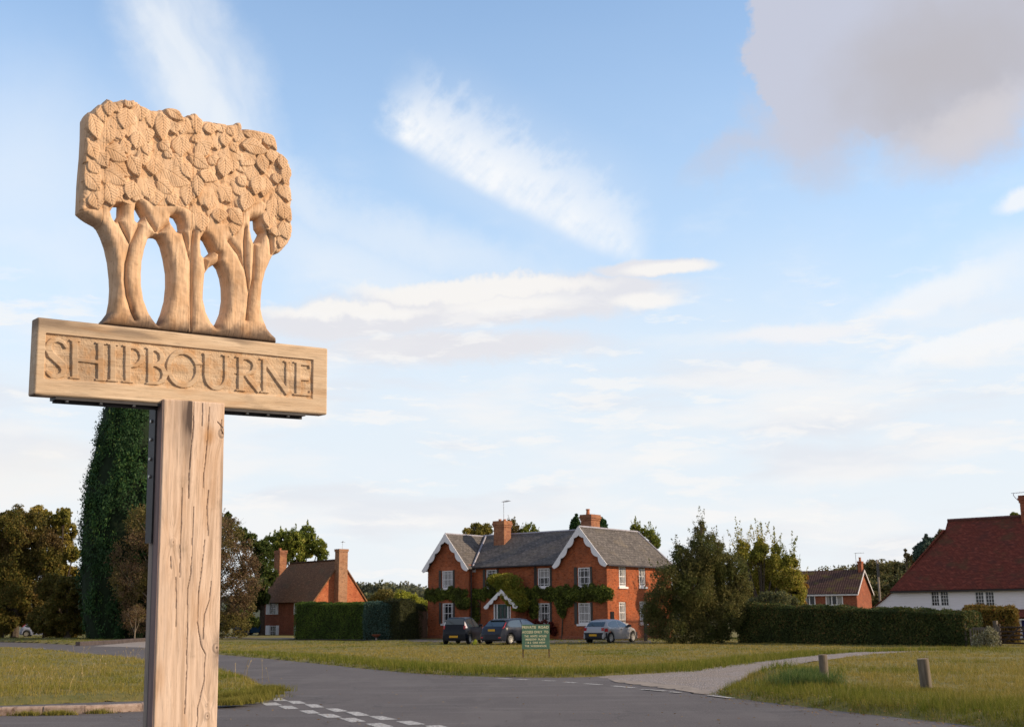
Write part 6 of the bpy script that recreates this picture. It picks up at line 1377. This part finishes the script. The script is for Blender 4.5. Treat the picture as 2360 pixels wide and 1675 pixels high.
MB().box(x0, x1, .0125, .03, z0 + .02, z0 + .07).box(x0, x1, .0125, .03, z1 - .1, z1 - .05).build('batten', m_leg, nt_o)
for xx in (x0 + .015, x1 - .055): MB().box(xx, xx + .045, .031, .075, -.3, z1 - .02).build('leg', m_leg, nt_o)
def text_mesh(name, body, width, height, loc, mat, parent, depth=.002, bold=0.0):
    cu = bpy.data.curves.new(name, 'FONT'); cu.body = body; cu.size = 1; cu.extrude = .5; cu.offset = bold; cu.align_x = 'CENTER'; cu.space_character = 1.08
    to = bpy.data.objects.new('tmp', cu); COL.objects.link(to); bpy.context.view_layer.update(); me = bpy.data.meshes.new_from_object(to); bpy.data.objects.remove(to)
    co = np.empty(len(me.vertices) * 3, np.float32); me.vertices.foreach_get('co', co); co = co.reshape(-1, 3); mn, mx = co.min(0), co.max(0); s_ = (mx - mn); c_ = (mx + mn) / 2
    o = np.empty_like(co); o[:, 0] = (co[:, 0] - c_[0]) / s_[0] * width + loc[0]; o[:, 2] = (co[:, 1] - mn[1]) / s_[1] * height + loc[2]; o[:, 1] = loc[1] - (co[:, 2] - mn[2]) / s_[2] * depth
    me.vertices.foreach_set('co', o.ravel()); return link(name, me, mat, parent)
for body, xa_, xb_, ya_, yb_ in (('PRIVATE  ROAD', 235, 858, 622, 690), ('ACCESS ONLY  TO', 235, 850, 735, 800), ('THE  WHITE  HOUSE', 288, 805, 838, 890), ('MEADOW  PLACE', 318, 775, 915, 966), ('1 & 2  OAK VIEW', 322, 778, 990, 1038), ('THE  WOODHOUSE', 300, 808, 1068, 1120)):
    a = npx(*Zn(xa_, yb_)); b = npx(*Zn(xb_, ya_)); text_mesh('lettering', body, b[0] - a[0], b[1] - a[1], ((a[0] + b[0]) / 2, -.0125, a[1]), m_cream, pan, bold=.03)

# ------------------------------------------------------------ cars
m_rub = simple('black_rubber', (.012, .012, .012), .8, .2, 10); m_rim = simple('alloy_rim', (.42, .41, .40), .35, .1, 5, metal=.5); m_plate = simple('yellow_plate', (.62, .33, .02), .5, .15, 40); m_redl = simple('red_lamp', (.35, .012, .018), .15, .2, 10, spec=.8); m_clr = simple('clear_lamp', (.55, .50, .50), .12, .2, 10, spec=.8); m_cgl = simple('car_glass', (.030, .045, .055), .04, .1, 1, spec=1.0); m_blk = simple('black_plastic', (.018, .017, .022), .6, .2, 10)
def paint(name, c, metal=.0): return simple(name, c, .30, .04, 2, metal=metal, spec=.18, coat=.14)
def car(label, px, py, Y, head, L, W_, Hh, body_m, kind, lower_m=None, group=None, rim=None, name='parked_car', roofx=None):
    """hatchback; local x forward from the rear bumper, y to the left"""
    o0 = at(px, py, Y); o0[2] = .085; root = empty(name, o0, head, label, 'car', group); hw = W_ / 2
    # side outline (x, z) of roof line from tail to nose
    P = {'hatch': [(0, .50), (.02, .62), (.10, .86), (.22, .98), (.55, 1.30), (.72, 1.385), (1.1, 1.43), (1.7, 1.45), (2.2, 1.40), (2.55, 1.22), (2.95, .98), (3.2, .90), (3.6, .80), (3.85, .66), (3.92, .5)],
         'boxy': [(0, .50), (.02, .68), (.07, .95), (.14, 1.10), (.30, 1.38), (.42, 1.47), (1.0, 1.50), (1.7, 1.50), (2.15, 1.44), (2.55, 1.22), (2.95, 1.00), (3.2, .93), (3.6, .84), (3.85, .68), (3.92, .5)],
         'round': [(0, .48), (.02, .60), (.08, .88), (.20, 1.00), (.42, 1.22), (.62, 1.35), (1.0, 1.43), (1.5, 1.45), (2.0, 1.41), (2.45, 1.22), (2.85, .98), (3.15, .90), (3.55, .78), (3.83, .62), (3.92, .48)]}[kind]
    P = np.array(P) * [L / 3.92, Hh / 1.48]; belt = .93 * Hh / 1.48; sill = .22
    wx = (.16 * L + .04, .80 * L); wr = .30; ar = wr + .065
    xs = sorted({*np.linspace(0, L, 46), *[c + ar * math.cos(a) for c in wx for a in np.linspace(0, math.pi, 15)], *P[:, 0]})
    top = lambda x: float(np.interp(x, P[:, 0], P[:, 1]))
    def wid(x): e = min(x, L - x); return hw * (.86 + .14 * ss(e, 0, .45)) if x < L / 2 else hw * (.76 + .24 * ss(e, 0, .7))
    def ring(x):
        t = top(x); w = wid(x); lo = sill
        if x < .12: lo = .26
        for c in wx:
            if abs(x - c) < ar: lo = max(lo, wr + math.sqrt(max(0, ar * ar - (x - c) ** 2)))
        b = min(belt + .02 * x / L, t - .05); lo = min(lo, b - .06); cab = t > belt + .12
        k = 1 if cab else 0; tum = .20 * (t - b) / (.5 * Hh / 1.48) * k
        zs = [lo, lo + (b - lo) * .25, lo + (b - lo) * .6, b]; ys = [w * .96, w * 1.0, w * 1.0, w * .965]
        ro = min(.07, (t - b) * .4); zs += [b + (t - b - ro) * .5, t - ro, t - ro * .25, t, t]; ys += [w * (.965 - tum * .5 / hw), w * (.955) - tum, w * .90 - tum, w * .72 - tum * .7, 0]
        return zs, ys
    M_ = MB(); n = 9
    for sgn in (1, -1):
        b0 = len(M_.v)
        for x in xs:
            zs, ys = ring(x)
            for z, y in zip(zs, ys): M_.v.append((x, sgn * y, z)); M_.uv.append((0, 0))
        for i in range(len(xs) - 1):
            for j in range(n - 1): M_.f.append([b0 + i * n + j, b0 + (i + 1) * n + j, b0 + (i + 1) * n + j + 1, b0 + i * n + j + 1][::sgn])
        for i in (0, len(xs) - 1): M_.f.append([b0 + i * n + j for j in range(n)] + [])
    body = M_.build('body', body_m, root, smooth=False)
    me = body.data; import bmesh as _b; bm = _b.new(); bm.from_mesh(me); _b.ops.remove_doubles(bm, verts=bm.verts, dist=.0005); _b.ops.recalc_face_normals(bm, faces=bm.faces)
    for f_ in bm.faces: f_.smooth = len(f_.verts) == 4
    bm.to_mesh(me); bm.free()
    MB().box(.10, L - .15, -hw + .12, hw - .12, .20, .60).build('underbody', m_blk, root)
    def sidept(x, z, sgn, off=.006):
        zs, ys = ring(x); zz = zs[:7]; return (x, sgn * (float(np.interp(z, zz, ys[:7])) + off), z)
    def side_patch(poly_x, zlo, zhi, sgn, name_, mat, par, off=.006, nx=8):
        """patch between two curves zlo(x), zhi(x) following the body side"""
        mb = MB(); b0 = 0; k = 5; xx = np.linspace(*poly_x, nx)
        for x in xx:
            for j in range(k): z = zlo(x) + (zhi(x) - zlo(x)) * j / (k - 1); mb.v.append(sidept(x, z, sgn, off)); mb.uv.append((0, 0))
        for i in range(nx - 1):
            for j in range(k - 1): mb.f.append([i * k + j, (i + 1) * k + j, (i + 1) * k + j + 1, i * k + j + 1])
        return mb.build(name_, mat, par, smooth=True)
    xm = 1.62 * L / 3.92; xe = float(np.interp(belt + .1, P[::-1, 1][:6], P[::-1, 0][:6])); hi = lambda x: top(x) - .09; lo_ = lambda x: belt + .025
    for sgn in (1, -1):
        rr0 = (.50 if kind != 'boxy' else .42) * L / 3.92
        side_patch((rr0, xm - .045), lambda x: lo_(x) + .10 * (1 - ss(x, rr0, rr0 + .22)), lambda x: hi(x) - .06 * (1 - ss(x, rr0, rr0 + .3)), sgn, 'side_window', m_cgl, root)
        side_patch((xm + .045, xe - .03), lo_, lambda x: max(hi(x), lo_(x) + .01), sgn, 'side_window', m_cgl, root)
        for c in wx:
            wroot = empty('wheel', (c, sgn * (hw - .10), wr)); wroot.parent = root
            t = MB(); t.lathe([(.20, -.09), (.27, -.09), (wr, -.07), (wr, .07), (.27, .09), (.20, .09), (.20, -.09)], k=26, axis='y'); t.build('tyre', m_rub, wroot, smooth=True)
            q = MB(); s_ = sgn
            q.lathe([(.205, .055 * s_), (.205, .085 * s_), (.185, .088 * s_), (.175, .06 * s_), (.03, .03 * s_), (.0, .03 * s_)], k=26, axis='y')
            for j in range(9):
                a = 2 * math.pi * j / 9; ca, sa = math.cos(a), math.sin(a); pts = []
                for rr1, wd_ in ((.03, .022), (.185, .028)):
                    pts += [(rr1 * ca - wd_ * sa, rr1 * sa + wd_ * ca), (rr1 * ca + wd_ * sa, rr1 * sa - wd_ * ca)]
                q.prism([(pts[0][0], .055 * s_, pts[0][1]), (pts[1][0], .055 * s_, pts[1][1]), (pts[3][0], .08 * s_, pts[3][1]), (pts[2][0], .08 * s_, pts[2][1])], (0, .012 * s_, 0))
            q.lathe([(.045, .03 * s_), (.045, .09 * s_), (0, .092 * s_)], k=12, axis='y'); q.build('rim', rim or m_rim, wroot)
        side_patch((.62 * L, .62 * L + .01), lambda x: belt, lambda x: belt + .01, sgn, 'door_seam', m_blk, root, .002, 2)
        mb = MB(); q0 = sidept(xe - .16, belt + .03, sgn, 0); mb.box(q0[0] - .10, q0[0] + .08, min(q0[1], q0[1] + sgn * .20), max(q0[1], q0[1] + sgn * .20), q0[2], q0[2] + .13); mb.build('door_mirror', lower_m or body_m, root, bevel=.02)
        mb = MB(); q0 = sidept(xm + .18, belt - .10, sgn, 0); mb.box(q0[0] - .08, q0[0] + .08, min(q0[1] - .002, q0[1] + sgn * .025), max(q0[1] - .002, q0[1] + sgn * .025), q0[2] - .015, q0[2] + .015); mb.build('door_handle', m_blk, root)
        # rear lamps wrap the corner
        if kind == 'round': lx, lz0, lz1 = .33, .70, .90
        elif kind == 'hatch': lx, lz0, lz1 = .42, 1.0, 1.34
        else: lx, lz0, lz1 = .26, .90, 1.28
        lz0 *= Hh / 1.48; lz1 *= Hh / 1.48
        if kind == 'hatch': side_patch((.16, .52), lambda x: .92 + (x - .16) * .95, lambda x: min(top(x) - .035, .92 + (x - .16) * .95 + .14), sgn, 'tail_light', m_redl, root, .012, 7)
        else: side_patch((.10 if kind == 'round' else .09, lx), lambda x: lz0, lambda x: max(lz0 + .01, min(lz1, top(x) - .06)), sgn, 'tail_light', m_redl if kind == 'round' else m_clr, root, .012, 6)
        mb = MB(); yy = wid(.05) * sgn
        zt = {'round': (.70, .88, .05, .19), 'hatch': (.36, .44, .0, .20), 'boxy': (.86, 1.06, .03, .12)}[kind]; xt = float(np.interp((zt[0] + zt[1]) / 2, P[:6, 1], P[:6, 0]))
        mb.box(xt - .025, xt + .09, min(yy * .97, yy - sgn * zt[3]), max(yy * .97, yy - sgn * zt[3]), zt[0], zt[1]); mb.build('tail_light', m_redl, root, bevel=.015)
    # rear glass on the hatch
    seg_i = {'hatch': (.235, .60), 'boxy': (.135, .36), 'round': (.205, .52)}[kind]; a_, b_ = seg_i[0] * L / 3.92, seg_i[1] * L / 3.92
    mb = MB(); k = 7
    for i in range(5):
        x = a_ + (b_ - a_) * i / 4
        for j in range(k): y = (j / (k - 1) * 2 - 1) * (wid(x) * .80 - .13 * i / 4); mb.v.append((x - .010, y, top(x) + .006)); mb.uv.append((0, 0))
    for i in range(4):
        for j in range(k - 1): mb.f.append([i * k + j, i * k + j + 1, (i + 1) * k + j + 1, (i + 1) * k + j])
    mb.build('rear_window', m_cgl, root, smooth=True)
    mb = MB(); mb.tube([(a_ - .02, .05, top(a_) + .02), ((a_ + b_) / 2 - .06, .32, top((a_ + b_) / 2) + .0)], .010, 5); mb.build('wiper', m_blk, root)
    mb = MB(); fx0 = 2.25 * L / 3.92; fx1 = xe - .02
    for i in range(5):
        x = fx0 + (fx1 - fx0) * i / 4
        for j in range(k): y = (j / (k - 1) * 2 - 1) * wid(x) * (.66 + .14 * i / 4); mb.v.append((x + .008, y, top(x) + .008)); mb.uv.append((0, 0))
    for i in range(4):
        for j in range(k - 1): mb.f.append([i * k + j, i * k + j + 1, (i + 1) * k + j + 1, (i + 1) * k + j])
    mb.build('windscreen', m_cgl, root, smooth=True)
    # bumpers
    for r0, xx in ((True, 0), (False, L)):
        mb = MB(); s_ = 1 if r0 else -1; ww = wid(.02 if r0 else L - .02)
        pts = [(xx - s_ * .05, -ww * .55), (xx - s_ * .05, ww * .55), (xx + s_ * .02, ww * .95), (xx + s_ * .28, wid(xx + s_ * .28) + .015), (xx + s_ * .28, -wid(xx + s_ * .28) - .015), (xx + s_ * .02, -ww * .95)]
        mb.prism([(p[0], p[1], .27) for p in pts], (0, 0, .33)); mb.build('bumper', lower_m or body_m, root, bevel=.025)
    zp = {'round': .46, 'hatch': .80, 'boxy': .44}[kind]; xp = (-.062 if zp < .6 else float(np.interp(zp, P[:6, 1], P[:6, 0])) - .02)
    MB().box(xp - .006, xp, -.26, .26, zp - .055, zp + .06).build('number_plate', m_plate, root)
    if kind == 'hatch': MB().box(b_ - .12, b_ + .06, -hw * .62, hw * .62, top(b_) + .0, top(b_) + .035).build('spoiler', body_m, root, bevel=.012)
    return root
G3 = 'cars parked in front of the brick house'
car('black small hatchback with tall rear lights, furthest left of the cars by the house', 1046, 1478, 70.3, math.radians(74), 3.55, 1.6, 1.52, paint('black_paint', (.005, .007, .014)), 'boxy', group=G3)
car('dark blue grey hatchback with silver wheels, half hidden by the green notice', 1131, 1480, 68.6, math.radians(49), 4.25, 1.80, 1.49, paint('blue_grey_paint', (.017, .020, .034)), 'hatch', group=G3)
car('silver small hatchback with black bumpers in front of the right gable', 1368, 1476, 70.2, math.radians(53), 3.85, 1.62, 1.38, paint('silver_paint', (.34, .335, .355), .2), 'round', lower_m=m_blk, group=G3)
car('pale blue grey car under the big oak at the far left', 47, 1462, 118, math.radians(12), 3.9, 1.6, 1.4, paint('pale_blue_paint', (.30, .34, .50)), 'hatch', lower_m=None)
car('small bright blue car in the shade left of the cottage', 548, 1466, 116, math.radians(62), 3.3, 1.5, 1.3, paint('bright_blue_paint', (.012, .055, .12)), 'round')

# parcel of small things by the houses
def at0(px, py, Y, z=.05): q = at(px, py, Y); q[2] = z; return q
# brown timber gate at the left corner of the house
m_gate = simple('brown_timber', (.115, .070, .048), .85, .25, 8); m_gate2 = simple('reddish_timber', (.16, .095, .065), .85, .25, 8)
pA, pB = at0(959, 1470, 90.0), at0(985, 1470, 91.3); dv = (pB - pA)[:2]; gL = float(np.hypot(*dv)); gt = empty('timber_gate', pA, math.atan2(dv[1], dv[0]), 'tall brown boarded timber gate between the yew hedge and the brick house', 'gate')
MB().box(0, .30, -.05, .05, -.1, 2.15).build('gate_post', m_gate2, gt, bevel=.02)
for i in range(6): MB().box(.32 + i * (gL - .36) / 6 + .004, .32 + (i + 1) * (gL - .36) / 6 - .004, -.02, .02, 0, 2.02 + .02 * (i % 2)).build('board', m_gate, gt)
# bird bath
q = at0(867, 1473, 86.5, .08); bb = empty('bird_bath', q, 0, 'small reddish brown bowl on a short stem at the foot of the blue green hedge', 'bird bath')
MB().lathe([(.0, .18), (.12, .2), (.30, .33), (.34, .40), (.31, .40), (.24, .35), (0, .32)], k=20).build('bowl', simple('red_clay', (.20, .062, .030), .85, .2, 6), bb, smooth=True); MB().lathe([(.12, 0), (.10, .03), (.06, .06), (.05, .19), (0, .2)], k=12).build('stem', simple('stone_stem', (.25, .20, .18), .9), bb)
# iron railing with gate post right of the silver car
m_iron = simple('rusty_iron', (.085, .030, .020), .7, .3, 6); m_ironb = simple('black_iron', (.012, .012, .014), .6, .2, 5)
rA, rB = at0(1411, 1474, 80.6), at0(1490, 1476, 74.5); dv = (rB - rA)[:2]; rL = float(np.hypot(*dv)); rl = empty('iron_railing', rA, math.atan2(dv[1], dv[0]), 'rusty iron railing between the silver car and the hawthorn', 'railing')
m = MB()
for z in (.15, 1.18): m.box(0, rL, -.012, .012, z, z + .03)
m.build('rail', m_iron, rl)
nb = int(rL / .16)
for i in range(nb):
    x = .1 + i * (rL - .2) / (nb - 1); m = MB().box(x - .010, x + .010, -.0125, .0125, .02, 1.24); m.lathe([(.0, 1.34), (.018, 1.27), (.010, 1.24)], (x, 0, 0), 6); m.build('baluster', m_iron, rl)
MB().box(rL - .16, rL, -.08, .08, -.05, 1.75).build('gate_post', m_ironb, rl); MB().box(0, .22, -.11, .11, -.05, 1.85).build('gate_post', m_ironb, rl)
# wicket gate and five bar gate by the hedge end
m_grey = simple('grey_weathered_wood', (.12, .10, .08), .9, .3, 7); m_dwood = simple('dark_gate_wood', (.060, .042, .034), .85, .3, 7)
wA, wB = at0(*Zw(918, 1520), 57.5), at0(*Zw(1228, 1520), 57.0); dv = (wB - wA)[:2]; wL_ = float(np.hypot(*dv)); wk = empty('wicket_gate', wA, math.atan2(dv[1], dv[0]), 'small grey wooden garden gate at the right end of the long hedge', 'gate')
for x, h in ((0, 1.12), (.22, .85), (wL_ - .10, 1.08), (wL_ + .02, .95)): MB().box(x, x + .09, -.05, .05, -.1, h).build('gate_post', m_grey, wk, bevel=.01)
m = MB()
for z in (.15, .45, .78): m.box(.36, wL_ - .12, -.02, .02, z, z + (.13 if z > .7 else .06))
m.build('rail', m_grey, wk)
for i in range(9): x = .38 + i * (wL_ - .58) / 8; MB().box(x, x + .05, -.045, -.021, .08, .86 if i % 2 else .84).build('pale', m_grey, wk)
fA, fB = at0(*Zw(1240, 1515), 58), at0(*Zw(1640, 1515), 56.5); dv = (fB - fA)[:2]; fL = float(np.hypot(*dv)); fg = empty('five_bar_gate', fA, math.atan2(dv[1], dv[0]), 'dark brown five bar field gate at the right edge, in front of the golden hedge', 'gate')
MB().box(0, .09, -.04, .04, .05, 1.05).build('upright', m_dwood, fg); MB().box(fL - .08, fL, -.04, .04, .05, .95).build('upright', m_dwood, fg)
for z in (.12, .30, .48, .66, .86): MB().box(.091, fL - .081, -.018, .018, z, z + .075).build('bar', m_dwood, fg)
m = MB(); m.prism([(.1, -.019, .14), (.2, -.019, .14), (fL * .55, -.019, .92), (fL * .5, -.019, .92)], (0, -.03, 0)); m.prism([(fL - .1, -.019, .14), (fL - .2, -.019, .14), (fL * .5, -.019, .92), (fL * .55, -.019, .92)], (0, -.032, 0)); m.build('brace', m_dwood, fg)
MB().box(-.22, -.04, -.09, .09, -.1, 1.2).build('gate_post', m_grey, fg)
# utility pole
pb = at0(2030, 1400, 112, 0); pt = at(2021, 1289, 112); up = empty('utility_pole', pb, 0, 'weathered wooden utility pole between the far brick house and the white house', 'pole')
dx_ = float(pt[0] - pb[0]); hz_ = float(pt[2]); MB().tube([(0, 0, -.2), (dx_ * .5, 0, hz_ * .5), (dx_, 0, hz_)], [.105, .095, .08], 10).build('shaft', simple('pole_wood', (.24, .20, .175), .9, .3, 3), up, smooth=True)
MB().box(dx_ - .10, dx_ + .10, -.20, -.09, hz_ - 1.6, hz_ - .35).build('equipment_box', simple('dark_box', (.03, .03, .035), .6), up)
# bank of leaf litter under the cypress
sheet('leaf_litter', G((205, 1474), (260, 1466), (330, 1466), (380, 1470), (300, 1475)), .155, simple('brown_litter', (.17, .065, .030), 1, .3, 4), step=.6)
# bracket lamp on the cottage's left corner
cq = K.front(*Z6(500, 1215), -.1); m = MB(); m.tube([(0.02, -.02, cq[1] - .1), (cq[0] * .6, -.1, cq[1] - .15), (cq[0], -.15, cq[1] - .05)], .04, 5); m.lathe([(0, .05), (.12, .12), (.14, .22), (.06, .28), (0, .28)], (cq[0], -.15, cq[1] - .1), 10); m.build('bracket_lamp', m_offwhite, cot)

# fallen leaves on the road edge and the grass
m_fallen = leafmat('fallen_leaves', [(0, (.10, .05, .015)), (.4, (.16, .09, .025)), (.8, (.22, .15, .05)), (1, (.08, .05, .03))])
def fallen():
    P = []
    for line, n, sp in ((FRONT[:9], 330, .5), (ISLAND[7:14], 160, .35), (MOUND[:7], 330, .45), (kerbline, 120, .2)):
        L_ = np.array(line, float)
        for _ in range(n):
            i = rng.integers(0, len(L_) - 1); t = rng.random(); q = L_[i] * (1 - t) + L_[i + 1] * t + rng.normal(0, sp, 2); P.append((*q, .012))
    q = sample_ground(500, 18, 60); P += [(*a, .012) for a in q]
    P = np.array(P); V, F_ = leaf_quads(P, .065, None, .6, 91); V = V.reshape(-1, 4, 3); V[:, :, 2] = P[:, None, 2] + (V[:, :, 2] - P[:, None, 2]) * .25
    for k_, kind in ((1, 'field'), (1, 'island'), (1, 'mound')):
        d = sdist(P[:, :2], GRASS[kind]); m_ = d > 0; V[m_, :, 2] += (hz(P[m_, 0], P[m_, 1], d[m_], kind) + .05)[:, None]
    o = np_mesh('fallen_leaves', V.reshape(-1, 3), F_, m_fallen); tag(o, 'small brown fallen leaves scattered along the road edges', 'leaves', None, 'stuff')
fallen()
